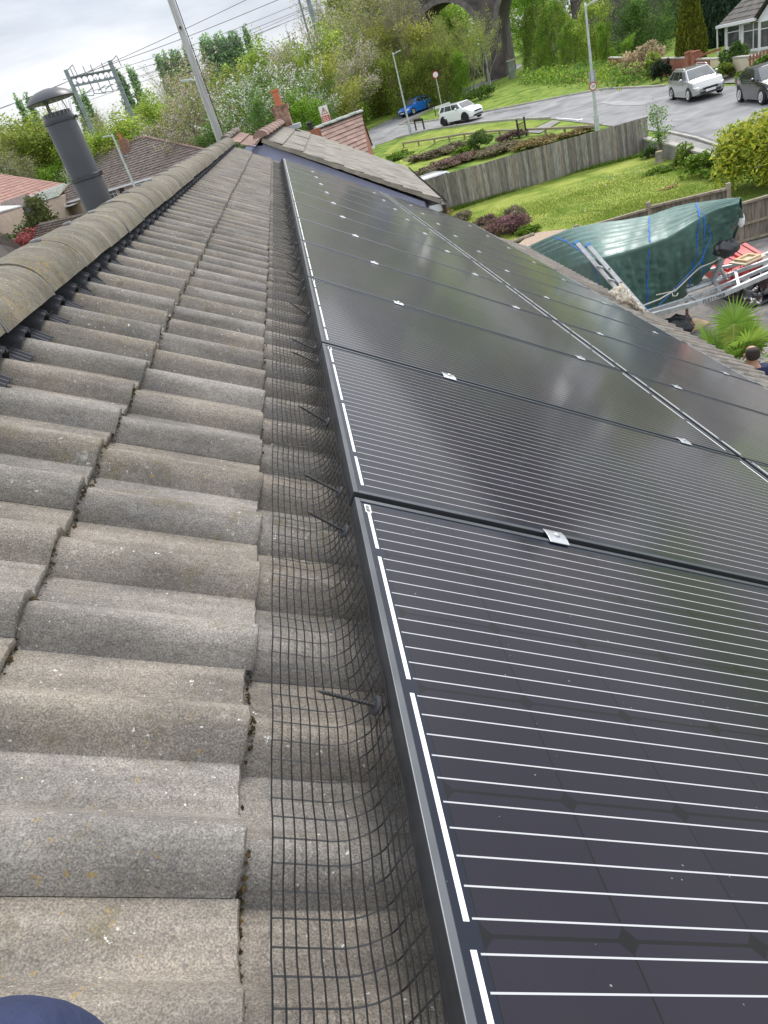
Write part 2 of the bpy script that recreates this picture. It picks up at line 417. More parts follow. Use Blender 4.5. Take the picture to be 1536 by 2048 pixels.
def roll(v):                                    # height of the double roman profile above the pan
    x = ((v-V0)/TP+.28) % 1.0
    if x < .53: return ROLLH*math.sin(math.pi*x/.53)**.7
    return .0012*math.sin(math.pi*(x-.53)/.47)
bungalow = thing('tiled_bungalow', 'bungalow under the camera with weathered grey double roman roof tiles and a rounded ridge', 'house', (1.5, 5, gz(1.5, 5)))
rr = random.Random(3)
def tile_roof(mirror=False, nper=12):
    b = MB(); tw = 2*TP; k0 = math.floor((VN-V0)/tw); nt_ = int((VF-VN)/tw)+1
    for k in range(-1, 16):
        ue = -.488-.0+(k+1)*GAUGE
        for ti in range(nt_+1):
            va = V0-.285*TP+(k0+ti)*tw
            vb = min(va+tw, VF)
            if va >= VF: continue
            du, dw = rr.uniform(-.005, .005), rr.uniform(-.0004, .0012); tl = 0
            t1 = rr.uniform(.92, 1.07); t2 = rr.uniform(.92, 1.06)
            uh = ue-GAUGE-.05
            if k == -1: uh = -.86
            us = [uh, ue-.15, ue-.012, ue-.003, ue]
            rows = []
            n = 2*nper
            vv = [va+(vb-va)*j/n for j in range(n+1)]
            cph = rr.uniform(0, 9)
            def pt(u, v, drop=0, q=0):
                f = (u-(ue-GAUGE))/GAUGE
                return (u+du+(q > 1)*(.0012*math.sin(v*190+cph)+.0010*math.sin(v*431+cph*3)+.0014*math.sin(v*37+cph)), v, PANW+roll(v)+.021*f-.016+dw+tl*(v-va)-drop)
            for q, u in enumerate(us): rows.append([pt(u, v, .004 if q == 4 else 0, q) for v in vv])
            rows.append([(p[0]-.001+rr.uniform(-.002, .002), p[1], p[2]-.017) for p in rows[-1]])
            off = len(b.v); b.v += [p for r_ in rows for p in r_]
            W_ = n+1
            for i in range(len(rows)-1):
                for j in range(n):
                    second = j >= nper
                    g = (t1*.985, t1*.985, t1*1.0) if not second else (t2*1.035, t2*1.0, t2*.965)
                    b.f.append([off+i*W_+j, off+(i+1)*W_+j, off+(i+1)*W_+j+1, off+i*W_+j+1]); b.mi.append(0); b.c.append(g)
    if mirror:
        xr = W(-.935, 0, 0).x; inv = MROOF.inverted()
        for i, p in enumerate(b.v):
            q = MROOF @ Vector(p); q.x = 2*xr-q.x; b.v[i] = tuple(inv @ q)
        b.f = [f[::-1] for f in b.f]
    return b
roof = tile_roof().build('roof', TILE, bungalow, smooth=True, M=MROOF, colors=True)
try: roof.data.set_sharp_from_angle(angle=R(50))
except Exception: pass
tile_roof(True, 6).build('far_roof_slope', TILE, bungalow, smooth=True, M=MROOF, colors=True)
# moss packed under the course edges
MOSS = mat('moss', (.028, .022, .012), (.085, .06, .025), rough=1, scale=60, detail=3, attr=True)
b = MB()
for k in range(-1, 3):
    ue = -.488+(k+1)*GAUGE
    for i in range(5200 if k < 2 else 700):
        v = rr.uniform(-1.4, 12.2) if rr.random() < .45 else rr.uniform(-1.2, 3.5)
        if math.sin(v*23+k*2.1)*math.sin(v*7.3+k)+.6*math.sin(v*61+k) < rr.uniform(-.5, .9): continue
        s = rr.uniform(.0012, .0038); v += .0; c = Vector((ue+rr.uniform(-.002, .0055), v, PANW+roll(v)-.017+rr.uniform(-.005, .007)))
        col = rr.choice([(1, 1, 1), (.7, .7, .6), (1.5, 1.3, .8), (1.1, 1.2, .7)])
        vs = [c+Vector((rr.uniform(.6, 1.2)*s*a, rr.uniform(.6, 1.6)*s*bb, rr.uniform(.6, 1.2)*s*d)) for a, bb, d in ((1, 0, 0), (0, 1, 0), (-1, 0, 0), (0, -1, 0), (0, 0, 1), (0, 0, -1))]
        b.add(vs, [(0, 1, 4), (1, 2, 4), (2, 3, 4), (3, 0, 4), (1, 0, 5), (2, 1, 5), (3, 2, 5), (0, 3, 5)], col)
tag(b.build('moss', MOSS, roof, colors=True), kind='stuff')
# ridge
RIDGE = tile_material('ridge_tile', (.86, .845, .77), .65, (.56, .63)); BLK = mat('black_plastic', (.022, .023, .028), (.036, .037, .043), rough=.5, scale=20)
GREY = mat('grey_plastic', (.20, .20, .205), (.28, .28, .28), rough=.6, scale=20)
e0 = W(-.805, 0, -.074); RX = e0.x-.142; RZ = e0.z
def ridge_prof(k, g=0):
    a = math.pi*(k/14.0); return (RX+(.142+g)*math.cos(a), RZ-.012*(abs(math.cos(a))**6)+(.108+g)*math.sin(a)**.9)
JV = .63-7*.4145
nr = 0
while JV+nr*.4145 < 12.3:
    va = JV+nr*.4145+.006; vb = min(va+.4035, 12.36); oy = W(0, va, 0).y; oy2 = W(0, vb, 0).y
    b = MB(); rows = []; lift = rr.uniform(0, .007); tl = rr.uniform(-.004, .004)
    n = 7
    for i in range(n+1):
        y = oy+(oy2-oy)*i/n
        rows.append([(ridge_prof(k)[0]+rr.uniform(-.0007, .0007)+tl, y, ridge_prof(k)[1]+lift+rr.uniform(-.0008, .0008)) for k in range(15)])
    inner = [[(RX+(x-RX)*.88+tl*.12, y, RZ+(z-RZ)*.86-.002) for x, y, z in r_] for r_ in (rows[0], rows[-1])]
    b.grid([inner[0]]+rows+[inner[1]], col=(rr.uniform(.90, 1.06),)*3)
    rt = b.build('ridge_tile', RIDGE, bungalow, smooth=True, world=True, colors=True)
    try: rt.data.set_sharp_from_angle(angle=R(40))
    except Exception: pass
    q = MB(); yj = oy2+.004
    a0 = ridge_prof(6.3, .004+lift); q.box((a0[0], yj, a0[1]), (.030, .034, .009), M=None)
    q.tube([(ridge_prof(k/2)[0], yj, ridge_prof(k/2)[1]-.004+lift) for k in range(0, 29)], .0035, 5)
    q.build('ridge_clip', GREY, rt, world=True, bevel=.002)
    q = MB(); c = ridge_prof(13.6, .012)
    q.prism([(c[0]+.02, yj-.03, c[1]-.02), (c[0]+.02, yj+.03, c[1]-.02), (c[0]+.015, yj, c[1]+.035)], (-.06, 0, -.008))
    q.build('union_end', BLK, rt, world=True)
    nr += 1
# black pleated vent roll under the ridge
b = MB(); n = int((VF-VN)/.0055); pl = []
for i in range(n+1):
    v = VN+i*.0055; h = .006 if (i//2) % 2 else .0
    x = ((v-V0)/TP+.28) % 1.0
    onroll = x < .56
    e = -.788 if onroll else -.752
    fade = .004
    pl.append([(-.86, v, PANW+roll(v)+.012+h), (-.79, v, PANW+roll(v)+fade+.004+h), (e, v, PANW+roll(v)+fade+h-.001)])
b.grid(pl)
VENT = mat('vent_plastic', (.04, .042, .052), (.055, .057, .07), rough=.75, scale=20)
tag(b.build('vent_strip', VENT, bungalow, M=MROOF), 'black pleated strip tucked under the ridge tiles')
# walls, fascia, gutter and verge of our bungalow
REND = mat('cream_render', (.46, .42, .35), (.55, .5, .43), rough=.9, scale=4)
WPVC = mat('white_plastic', (.72, .73, .74), rough=.35)
xe = W(4.76, 0, -.16); xf = 2*RX-xe.x; ye0, ye1 = W(0, VN+.1, 0).y, W(0, VF-.08, 0).y
b = MB(); g0 = -.9
x1, x0 = xe.x-.45, xf+.45
zz = xe.z+.20
apex = RZ-.10
poly = lambda y: [(x0, y, g0), (x1, y, g0), (x1, y, zz), (RX, y, apex), (x0, y, zz)]
b.prism(poly(ye0), (0, ye1-ye0, 0)); b.build('wall', REND, bungalow, world=True)
b = MB(); b.box((xe.x-.035, (ye0+ye1)/2, xe.z-.13), (.03, ye1-ye0+.1, .18)); b.box((xe.x-.25, (ye0+ye1)/2, xe.z-.20), (.42, ye1-ye0+.1, .02)); b.build('fascia', WPVC, bungalow, world=True)
b = MB(); rows = []
for y in (ye0-.05, ye1+.05): rows.append([(xe.x+.035+.055*math.cos(a), y, xe.z-.05+.055*math.sin(a)) for a in np.linspace(math.pi, 2*math.pi, 9)])
b.grid(rows); b.build('gutter', mat('brown_plastic', (.035, .022, .018), rough=.4), bungalow, world=True)

# ------------------------------------------------------------------ solar panels
def panel_material():
    M = bpy.data.materials.new('solar_cells'); M.use_nodes = True; t = M.node_tree; b = t.nodes['Principled BSDF']; ln = t.links.new
    tcn = N(t, 'ShaderNodeTexCoord'); sx = N(t, 'ShaderNodeSeparateXYZ'); ln(tcn.outputs['Object'], sx.inputs[0])
    def mth(op, a, c=None, d=None):
        n = N(t, 'ShaderNodeMath', operation=op)
        for i, q in enumerate((a, c, d)):
            if q is None: continue
            if isinstance(q, (int, float)): n.inputs[i].default_value = q
            else: ln(q, n.inputs[i])
        return n.outputs[0]
    U, Vv = sx.outputs['X'], sx.outputs['Y']
    cu = mth('DIVIDE', mth('SUBTRACT', U, .035), .159); cv = mth('DIVIDE', mth('SUBTRACT', Vv, .026), .158)
    fu = mth('FRACT', cu); fv = mth('FRACT', cv)
    eu = mth('SUBTRACT', .5, mth('ABSOLUTE', mth('SUBTRACT', fu, .5))); ev = mth('SUBTRACT', .5, mth('ABSOLUTE', mth('SUBTRACT', fv, .5)))
    def inside(x, a, c): return mth('MULTIPLY', mth('GREATER_THAN', x, a), mth('LESS_THAN', x, c))
    inn = mth('MULTIPLY', inside(cu, 0, 10), inside(cv, 0, 6))
    gap = mth('MAXIMUM', mth('LESS_THAN', eu, .008), mth('LESS_THAN', ev, .013))
    gap = mth('MAXIMUM', gap, mth('LESS_THAN', mth('ADD', eu, ev), .085))
    cell = mth('MULTIPLY', inn, mth('SUBTRACT', 1, gap))
    bb = mth('FRACT', mth('MULTIPLY', cv, 5)); bd = mth('ABSOLUTE', mth('SUBTRACT', bb, .5))
    bus = mth('MULTIPLY', mth('LESS_THAN', bd, .031), mth('MULTIPLY', inside(cu, -.03, 10.03), inside(cv, 0, 6)))
    fing = mth('ABSOLUTE', mth('SUBTRACT', mth('FRACT', mth('MULTIPLY', cu, 74)), .5))
    fine = mth('MULTIPLY', mth('GREATER_THAN', fing, .40), cell)
    nz_ = N(t, 'ShaderNodeTexNoise'); nz_.inputs['Scale'].default_value = 3; ln(tcn.outputs['Object'], nz_.inputs[0])
    oi = N(t, 'ShaderNodeObjectInfo')
    wn = N(t, 'ShaderNodeTexWhiteNoise', noise_dimensions='3D')
    cmb = N(t, 'ShaderNodeCombineXYZ'); ln(mth('FLOOR', cu), cmb.inputs[0]); ln(mth('FLOOR', cv), cmb.inputs[1]); ln(oi.outputs['Random'], cmb.inputs[2]); ln(cmb.outputs[0], wn.inputs[0])
    def mix(f, a, c):
        n = N(t, 'ShaderNodeMixRGB')
        for i, q in zip((0, 1, 2), (f, a, c)):
            if isinstance(q, tuple): n.inputs[i].default_value = q
            elif isinstance(q, float): n.inputs[i].default_value = q
            else: ln(q, n.inputs[i])
        return n.outputs[0]
    cc = mix(wn.outputs['Value'], (.008, .0062, .013, 1), (.012, .0095, .018, 1))
    col = mix(inn, (.006, .009, .020, 1), (.0028, .0028, .003, 1)); col = mix(cell, col, cc)
    col = mix(mth('MULTIPLY', fine, .10), col, (.12, .12, .15, 1))
    col = mix(bus, col, (.46, .46, .47, 1))
    spn = N(t, 'ShaderNodeTexNoise'); spn.inputs['Scale'].default_value = 120; spn.inputs['Detail'].default_value = 2; ln(tcn.outputs['Object'], spn.inputs[0])
    spk = mth('GREATER_THAN', spn.outputs['Fac'], .772)
    col = mix(mth('MULTIPLY', spk, .5), col, (.4, .4, .38, 1))
    ln(col, b.inputs['Base Color'])
    b.inputs['Specular IOR Level'].default_value = .16; b.inputs['IOR'].default_value = 1.5
    rn = N(t, 'ShaderNodeTexNoise'); rn.inputs['Scale'].default_value = 2.2; rn.inputs['Detail'].default_value = 3; ln(tcn.outputs['Object'], rn.inputs[0])
    mr = N(t, 'ShaderNodeMapRange'); mr.inputs['To Min'].default_value = .26; mr.inputs['To Max'].default_value = .38; ln(rn.outputs['Fac'], mr.inputs[0]); ln(mr.outputs[0], b.inputs['Roughness'])
    b.inputs['Coat Weight'].default_value = .55; b.inputs['Coat Roughness'].default_value = .10; b.inputs['Coat IOR'].default_value = 1.42
    return M
CELLS = panel_material()
FRM = mat('black_anodised', (.10, .107, .118), (.135, .142, .155), rough=.42, metal=.8, scale=8)
RIB = mat('ribbon_silver', (.78, .78, .77), rough=.4)
PL, PW = 1.662, 1.0
STK = mat('sticker_white', (.75, .75, .74), rough=.5); INK = mat('ink', (.02, .02, .02), rough=.6)
def make_panel():
    p = thing('solar_panel', 'x', 'solar panel', M=MROOF)
    b = MB(); fw = .011
    for a, c in (((0, PW/2), (fw, PW)), ((PL-fw, PW/2), (fw, PW))): 
        b.box((a[0]+(fw/2 if a[0] == 0 else fw/2), a[1], -.0175), (fw, PW, .035))
    for y in (fw/2, PW-fw/2): b.box((PL/2, y, -.0175), (PL-2*fw, fw, .035))
    b.build('frame', FRM, p, bevel=.0012)
    b = MB(); z = -.0022; b.box((PL/2, PW/2, z-.0025), (PL-2*fw, PW-2*fw, .005)); b.build('glass', CELLS, p)
    b = MB(); cw = .158; m0 = .026
    for uc, groups in ((.0235, ((0, 1), (1, 3), (3, 5), (5, 6))), (PL-.0235, ((0, 2), (2, 4), (4, 6)))):
        for a, c in groups:
            v0 = m0+a*cw+cw*.08; v1 = m0+c*cw-cw*.08; b = MB(); b.box((uc, (v0+v1)/2, z+.0002), (.0062, v1-v0, .0006)); b.build('ribbon', RIB, p)
    b = MB(); b.box((.023, PW-.035, z+.0009), (.012, .03, .0006)); s_ = b.build('label', STK, p)
    b = MB()
    for i in range(9): b.box((.0225, PW-.046+i*.0027, z+.0014), (.007, rr.choice([.0007, .0013]), .0004))
    b.build('barcode', INK, s_)
    return p
proto = make_panel(); first = True
PITCHV = 1.022
for row, (u0, nm) in enumerate(((0.0, 'upper'), (1.69, 'lower'))):
    for k in range(-1, 11):
        MM = MROOF @ Matrix.Translation((u0, k*PITCHV+.011, rr.uniform(-.001, .001)))
        pos = k+1
        last = ' at the gable end' if k == 10 else ''
        lab = f'black solar panel in the {nm} row, {ORD[pos]} from the camera{last}'
        if first: proto.matrix_basis = MM; proto['label'] = lab; proto['group'] = 'solar panels on the tiled roof'; first = False
        else: dup(proto, MM, lab, 'solar panels on the tiled roof')
# rails and clamps
ALU = mat('aluminium', (.52, .54, .56), (.62, .63, .65), rough=.38, metal=.85, scale=15)
CLU = [(.44, 'upper', 'nearer the ridge'), (1.40, 'upper', 'nearer the middle seam'), (2.0, 'lower', 'nearer the middle seam'), (3.02, 'lower', 'nearer the eaves')]
for u, r_, s_ in CLU:
    b = MB(); b.box((u, 5.35, -.062), (.04, 12.6, .05)); o = b.build('mounting_rail', FRM, M=MROOF)
    tag(o, f'long mounting rail under the {r_} panel row, {s_}', 'rail', 'rails under the panels')
def make_clamp():
    c = thing('panel_clamp', 'x', 'clamp')
    b = MB(); b.box((0, .0, .003), (.046, .017, .0028))
    b.prism([(-.023, -.0085, .0044), (.023, -.0085, .0044), (.023, -.026, .0022), (-.023, -.026, .0022)], (0, 0, -.0024))
    b.prism([(-.023, .0085, .0044), (-.023, .024, .0022), (.023, .024, .0022), (.023, .0085, .0044)], (0, 0, -.0024))
    b.build('plate', ALU, c, bevel=.0008)
    b = MB(); b.lathe([(.0, .0044), (.0065, .0044), (.0065, .0085), (.004, .0095), (0, .0095)], 10); b.box((0, 0, -.03), (.008, .008, .06)); b.build('bolt', ALU, c)
    return c
cl0 = make_clamp(); first = True
for k in range(0, 11):
    for u, r_, s_ in CLU:
        MM = MROOF @ Matrix.Translation((u+rr.uniform(-.01, .01), k*PITCHV, 0))
        pos = k
        lab = f'silver clamp in the {ORD[pos]} gap of the {r_} panel row, {s_}'
        if first: cl0.matrix_basis = MM; cl0['label'] = lab; cl0['group'] = 'silver clamps between the panels'; first = False
        else: dup(cl0, MM, lab, 'silver clamps between the panels')
# ------------------------------------------------------------------ bird mesh along the top edge
WIRE = mat('black_wire', (.016, .016, .017), (.026, .026, .026), rough=.6, scale=30)
def surf(v, s):                              # s = metres along the sheet from its upper edge
    wob = .0025*math.sin(v*9.1)+.0018*math.sin(v*23.7+1)
    base = PANW+ROLLH*.86+.16*roll(v)+.004
    fl = .066+wob; r = .056; arc = r*math.pi/2
    if s < fl: return (-.133+s, v, base)
    a = s-fl; x0 = -.133+fl
    k = min((s-fl)/.11, 1)
    if a < arc:
        q = a/r; return (x0+r*math.sin(q)+wob*.5*k, v, base*(1-k*.3)+(PANW+.04)*k*.3+r*(1-math.cos(q)))
    zt = base*.7+(PANW+.04)*.3+r
    return (min(x0+r+.006*(a-arc)/.04, -.002), v, min(zt+(a-arc), -.003))
def wire_sheet():
    NV0, NV1 = -1.35, 11.66
    ss = [i*.0127 for i in range(16)]
    V = []; F = []
    def poly(pts, r):
        k = len(pts); o = len(V); P = np.array(pts); d = np.gradient(P, axis=0); d /= np.linalg.norm(d, axis=1)[:, None]+1e-9
        ref = np.array([.3, .2, .93]); a = np.cross(d, ref); a /= np.linalg.norm(a, axis=1)[:, None]; c = np.cross(a, d)
        for i in range(k):
            for t_ in (0, 2.094, 4.189): V.append(tuple(P[i]+(a[i]*math.cos(t_)+c[i]*math.sin(t_))*r))
        for i in range(k-1):
            for j in range(3): F.append((o+i*3+j, o+i*3+(j+1) % 3, o+(i+1)*3+(j+1) % 3, o+(i+1)*3+j))
    fine = [i*.0095 for i in range(21)]
    v = NV0
    while v < NV1:
        poly([surf(v, s) for s in fine], .00116); v += .0285
    for s in ss:
        v = NV0; pts = []
        while v < NV1: pts.append(surf(v, s)); v += .0254 if v < 5 else .0508
        poly([(p[0], p[1], p[2]+.0012) for p in pts], .00116)
    me = bpy.data.meshes.new('wire_mesh'); me.from_pydata(V, [], F); me.materials.append(WIRE)
    o = bpy.data.objects.new('wire_mesh', me); COL.objects.link(o); o.matrix_basis = MROOF
    return tag(o, 'black welded wire mesh curving from the tiles up to the solar panels', 'wire mesh')
wire_sheet()
def make_clip():
    c = thing('mesh_clip', 'x', 'clip')
    b = MB(); Mx = Matrix.Rotation(R(-90), 4, 'Y')
    prof = [(.0005, .085), (.0022, .076)]
    for i in range(14):
        z = .074-i*.0048; prof += [(.0030, z), (.0022, z-.0024)]
    prof += [(.0028, .004), (.0048, .003), (.0048, -.001), (0, -.001)]
    b.lathe(prof, 8, Mx); b.build('screw', WIRE, c)
    b = MB(); b.lathe([(0, .0025), (.010, .002), (.0135, 0), (.0135, -.002), (0, -.002)], 16, Mx); b.build('washer', BLK, c)
    return c
c0 = make_clip(); cvs = [-.52, -.08, .06, .43, .90, 1.04, 1.50, 1.93, 2.10, 2.62, 3.10, 3.75, 4.15, 4.9, 5.6, 6.6, 7.7]
for i, v in enumerate(cvs):
    MM = MROOF @ Matrix.Translation((-.016, v, -.036+rr.uniform(-.006, .004))) @ Matrix.Rotation(R(rr.uniform(8, 20)), 4, 'Y') @ Matrix.Rotation(R(rr.uniform(-6, 6)), 4, 'Z')
    lab = f'black screw clip poking out of the wire mesh, {ORD[i]} from the camera'
    if i == 0: c0.matrix_basis = MM; c0['label'] = lab; c0['group'] = 'screw clips holding the wire mesh'
    else: dup(c0, MM, lab, 'screw clips holding the wire mesh')
# ------------------------------------------------------------------ flue beyond the ridge
FLUE = mat('grey_flue', (.038, .039, .045), (.05, .051, .058), rough=.42, scale=5, metal=.1)
fb = D(203, 421, 4.35); ft = D(113, 233, 4.33)
fl = thing('flue_pipe', 'dark grey twin-wall flue pipe with a domed rain cowl rising behind the ridge', 'flue', (fb.x, fb.y, fb.z-.35))
hh = ft.z-(fb.z-.35)
rf = .078
b = MB(); b.lathe([(rf, 0), (rf, hh-.012), (rf-.006, hh), (0, hh)], 40); b.build('pipe', FLUE, fl, smooth=True).data.set_sharp_from_angle(angle=R(40))
jz = D(175, 354, 4.35).z-(fb.z-.35)
b = MB(); b.lathe([(rf, jz-.011), (rf+.006, jz-.008), (rf+.006, jz+.008), (rf, jz+.011)], 40); b.box((rf+.009, -.01, jz), (.014, .012, .02)); b.build('joint_band', FLUE, fl)
b = MB(); b.lathe([(rf-.004, hh-.03), (rf+.004, hh-.028), (rf+.004, hh-.018), (rf-.006, hh-.016), (rf-.008, hh+.018), (0, hh+.018)], 40); b.box((rf+.008, 0, hh-.023), (.014, .02, .012)); b.build('top_collar', FLUE, fl)
b = MB(); zc = hh+.068
b.lathe([(0, zc), (.118, zc), (.122, zc+.004), (.116, zc+.014), (.095, zc+.032), (.06, zc+.047), (.02, zc+.054), (0, zc+.055)], 40); b.build('cowl', FLUE, fl, smooth=True).data.set_sharp_from_angle(angle=R(40))
for a in (20, 140, 260):
    a = R(a+235); b = MB(); b.bar((.062*math.cos(a), .062*math.sin(a), hh-.01), (.05*math.cos(a), .05*math.sin(a), zc+.006), .016, .004, up=(math.cos(a), math.sin(a), 0)); b.build('cowl_bracket', FLUE, fl)
b = MB()
for i in range(22):
    a = 2*math.pi*i/22; b.tube([(.075*math.cos(a), .075*math.sin(a), hh), (.095*math.cos(a+.12), .095*math.sin(a+.12), zc+.003)], .0007, 3, caps=False)
b.build('bird_guard', ALU, fl)
# ------------------------------------------------------------------ the photographer's knee, bottom left
NAVY = mat('navy_trousers', (.016, .024, .068), (.03, .042, .105), rough=.85, scale=14, bump=.35, bscale=40)
def skin_mesh(name, verts, edges, material, parent=None, root=0, sub=2, M=None):
    me = bpy.data.meshes.new(name); me.from_pydata([v[:3] for v in verts], edges, [])
    o = bpy.data.objects.new(name, me); COL.objects.link(o)
    md = o.modifiers.new('skin', 'SKIN'); md.use_smooth_shade = True
    for i, v in enumerate(verts):
        sv_ = me.skin_vertices[0].data[i]; rr_ = v[3] if isinstance(v[3], tuple) else (v[3], v[3]); sv_.radius = rr_; sv_.use_root = (i == root)
    ms = o.modifiers.new('sub', 'SUBSURF'); ms.levels = sub; ms.render_levels = sub
    dg = bpy.context.evaluated_depsgraph_get(); nm = bpy.data.meshes.new_from_object(o.evaluated_get(dg))
    bpy.data.objects.remove(o); bpy.data.meshes.remove(me)
    nm.materials.clear(); nm.materials.append(material); nm.polygons.foreach_set('use_smooth', [True]*len(nm.polygons))
    o = bpy.data.objects.new(name, nm); COL.objects.link(o)
    if parent is not None: o.parent = parent
    if M is not None: o.matrix_basis = M
    return o
kp = D(-22, 2026, .30)
kn = thing('person', 'knee in navy work trousers of a person crouching on the tiles', 'person', (kp.x, kp.y, kp.z))
foot = W(-.62, -1.35, -.10)-kp
skin_mesh('trouser_leg', [(-.02, -.50, .02, .10), (-.015, -.25, .01, .088), (-.01, -.07, -.005, .07), (0, -.005, -.03, .052), (0, -.03, -.12, .047), (foot.x*.5, foot.y*.55-.05, foot.z*.6, .05), (foot.x, foot.y, foot.z+.09, .042)],
          [(0, 1), (1, 2), (2, 3), (3, 4), (4, 5), (5, 6)], NAVY, kn, 0, 3)
skin_mesh('boot', [(foot.x, foot.y, foot.z+.10, .045), (foot.x, foot.y, foot.z+.04, .045), (foot.x, foot.y+.10, foot.z+.03, .04), (foot.x, foot.y+.18, foot.z+.025, .034)], [(0, 1), (1, 2), (2, 3)], mat('boot_leather', (.02, .016, .012), rough=.6), kn, 1)
# ------------------------------------------------------------------ houses
BRICK = mat('red_brick', (.22, .075, .045), (.34, .14, .09), rough=.9, scale=9, bump=.3, bscale=30)
BRICKO = mat('old_brick', (.16, .085, .06), (.30, .17, .12), rough=.95, scale=7, bump=.4, bscale=25)
TERRA = mat('terracotta', (.42, .13, .065), (.52, .19, .10), rough=.85, scale=5)
LEAD = mat('lead', (.36, .37, .40), (.46, .47, .5), rough=.6, scale=6)
GLASS = mat('window_glass', (.05, .06, .065), (.10, .11, .115), rough=.06, scale=1.5, spec=.8)
LILAC = mat('lilac_render', (.44, .47, .67), (.49, .52, .72), rough=.85, scale=2.5, bump=.15, bscale=60)
def roofmat(name, a, c): return mat(name, a, c, rough=.9, scale=3.2, detail=8, bump=.4, bscale=25, attr=True, pos=(.3, .7))
R_BROWN = roofmat('brown_tiles', (.115, .092, .08), (.20, .16, .135))
R_GREYB = roofmat('grey_brown_tiles', (.14, .127, .108), (.285, .26, .22))
R_RED = roofmat('red_tiles', (.28, .15, .12), (.37, .215, .18))
R_PINK = roofmat('pinkish_brown_tiles', (.20, .125, .10), (.30, .20, .165))
R_GREEN = roofmat('grey_green_tiles', (.24, .26, .23), (.34, .36, .32))
hr = random.Random(11)
def slope(b, A, Bp, Cc, Dd, rows, step=.022, wav=0, tilew=.3, jit=.12):
    """tiled slope: A-Bp upper edge, Dd-Cc lower edge; each course is a strip whose lower edge stands proud"""
    A, Bp, Cc, Dd = (Vector(p) for p in (A, Bp, Cc, Dd)); nrm = (Bp-A).cross(Dd-A).normalized()
    if nrm.z < 0: nrm = -nrm
    for i in range(rows):
        t0, t1 = max(0, i/rows-.02), (i+1)/rows
        l0, r0 = A.lerp(Dd, t0), Bp.lerp(Cc, t0); l1, r1 = A.lerp(Dd, t1), Bp.lerp(Cc, t1)
        n = max(1, int((r1-l1).length/tilew))
        for j in range(n):
            a, c = j/n, (j+1)/n; g = 1+hr.uniform(-jit, jit); lift = step*(1+hr.uniform(-.25, .35))
            if wav:
                for q in range(2):
                    aa, cc = a+(c-a)*q/2, a+(c-a)*(q+1)/2; hA = wav if q else 0; hC = 0 if q else wav
                    p = [l0.lerp(r0, aa)+nrm*hA, l0.lerp(r0, cc)+nrm*hC, l1.lerp(r1, cc)+nrm*(lift+hC), l1.lerp(r1, aa)+nrm*(lift+hA)]
                    b.quad(*p, col=(g, g, g)); b.quad(p[3], p[2], p[2]-nrm*(lift+.004), p[3]-nrm*(lift+.004), col=(g, g, g))
            else:
                p = [l0.lerp(r0, a), l0.lerp(r0, c-.0), l1.lerp(r1, c)+nrm*lift, l1.lerp(r1, a)+nrm*lift]
                b.quad(*p, col=(g, g, g)); b.quad(p[3], p[2], p[2]-nrm*(lift+.004), p[3]-nrm*(lift+.004), col=(g*.95, g*.95, g*.95))
def ridge_line(b, p, q, r=.13, n=9, col=None):
    p, q = Vector(p), Vector(q); d = (q-p); ln_ = d.length; d.normalize(); s = d.cross(Vector((0, 0, 1))).normalized(); k = max(1, int(ln_/.45))
    for i in range(k):
        g = 1+hr.uniform(-.12, .12); rows = []
        for e in (i/k, (i+.97)/k):
            c = p+(q-p)*e; rows.append([c+s*r*math.cos(a)+Vector((0, 0, r*.8*math.sin(a)-.03)) for a in np.linspace(0, math.pi, n)])
        o = Vector((0, 0, .012 if i % 2 else 0)); rows = [[v+o for v in r_] for r_ in rows]
        cc = tuple(g*x for x in (col or (1, 1, 1)))
        b.grid(rows, cc)
        for r_ in rows: b.add(r_, [tuple(range(n))], cc)
def window(parent, c, wd, ht, nrm, bars=1, topbar=True):
    """white framed window in a vertical wall facing nrm"""
    n = Vector(nrm).normalized(); x = Vector((0, 0, 1)).cross(n); c = Vector(c)
    b = MB(); F_ = Matrix(((x.x, 0, n.x, c.x), (x.y, 0, n.y, c.y), (0, 1, 0, c.z), (0, 0, 0, 1)))
    f = .07
    for sx_ in (-1, 1): b.box((sx_*(wd/2-f/2), 0, .03), (f, ht, .08), M=F_)
    for sy in (-1, 1): b.box((0, sy*(ht/2-f/2), .03), (wd-2*f, f, .08), M=F_)
    for i in range(bars): b.box((-wd/2+wd*(i+1)/(bars+1), 0, .028), (f*.8, ht-2*f, .07), M=F_)
    if topbar: b.box((0, ht*.2, .026), (wd-2*f, f*.7, .066), M=F_)
    o = b.build('window', WPVC, parent, world=True)
    b = MB(); b.box((0, 0, .012), (wd-.02, ht-.02, .02), M=F_); b.build('pane', GLASS, o, world=True)
    b = MB(); b.box((0, -ht/2-.04, .06), (wd+.12, .06, .16), M=F_); b.build('sill', WPVC, o, world=True)
    return o
# ---- next-door house with the lilac gable
nb = thing('gable_house', 'house next door with lilac rendered gable wall and pale weathered concrete tiles', 'house', (-.33, 13.72, gz(0, 14)), R(-4))
def nl(x, y, z): return Vector((x, y, z-gz(0, 14)))
apx = 4.98; ex, ez = 2.78, 3.17; LEN = 6.6
b = MB()
b.prism([nl(-3.0, 0, -.5), nl(2.5, 0, -.5), nl(2.5, 0, 3.2), nl(0, 0, apx-.09), nl(-3.0, 0, 2.85)], (0, LEN, 0)); b.prism([nl(-.62, .02, 3.5), nl(0, .02, 3.5), nl(0, .02, apx-.12), nl(-.30, .02, apx-.05), nl(-.62, .02, apx-.22)], (0, .3, 0)); b.build('wall', LILAC, nb)
b = MB(); slope(b, nl(0, -.12, apx), nl(0, LEN, apx), nl(ex, LEN, ez), nl(ex, -.12, ez), 9, step=.024, tilew=1.3, jit=.05)
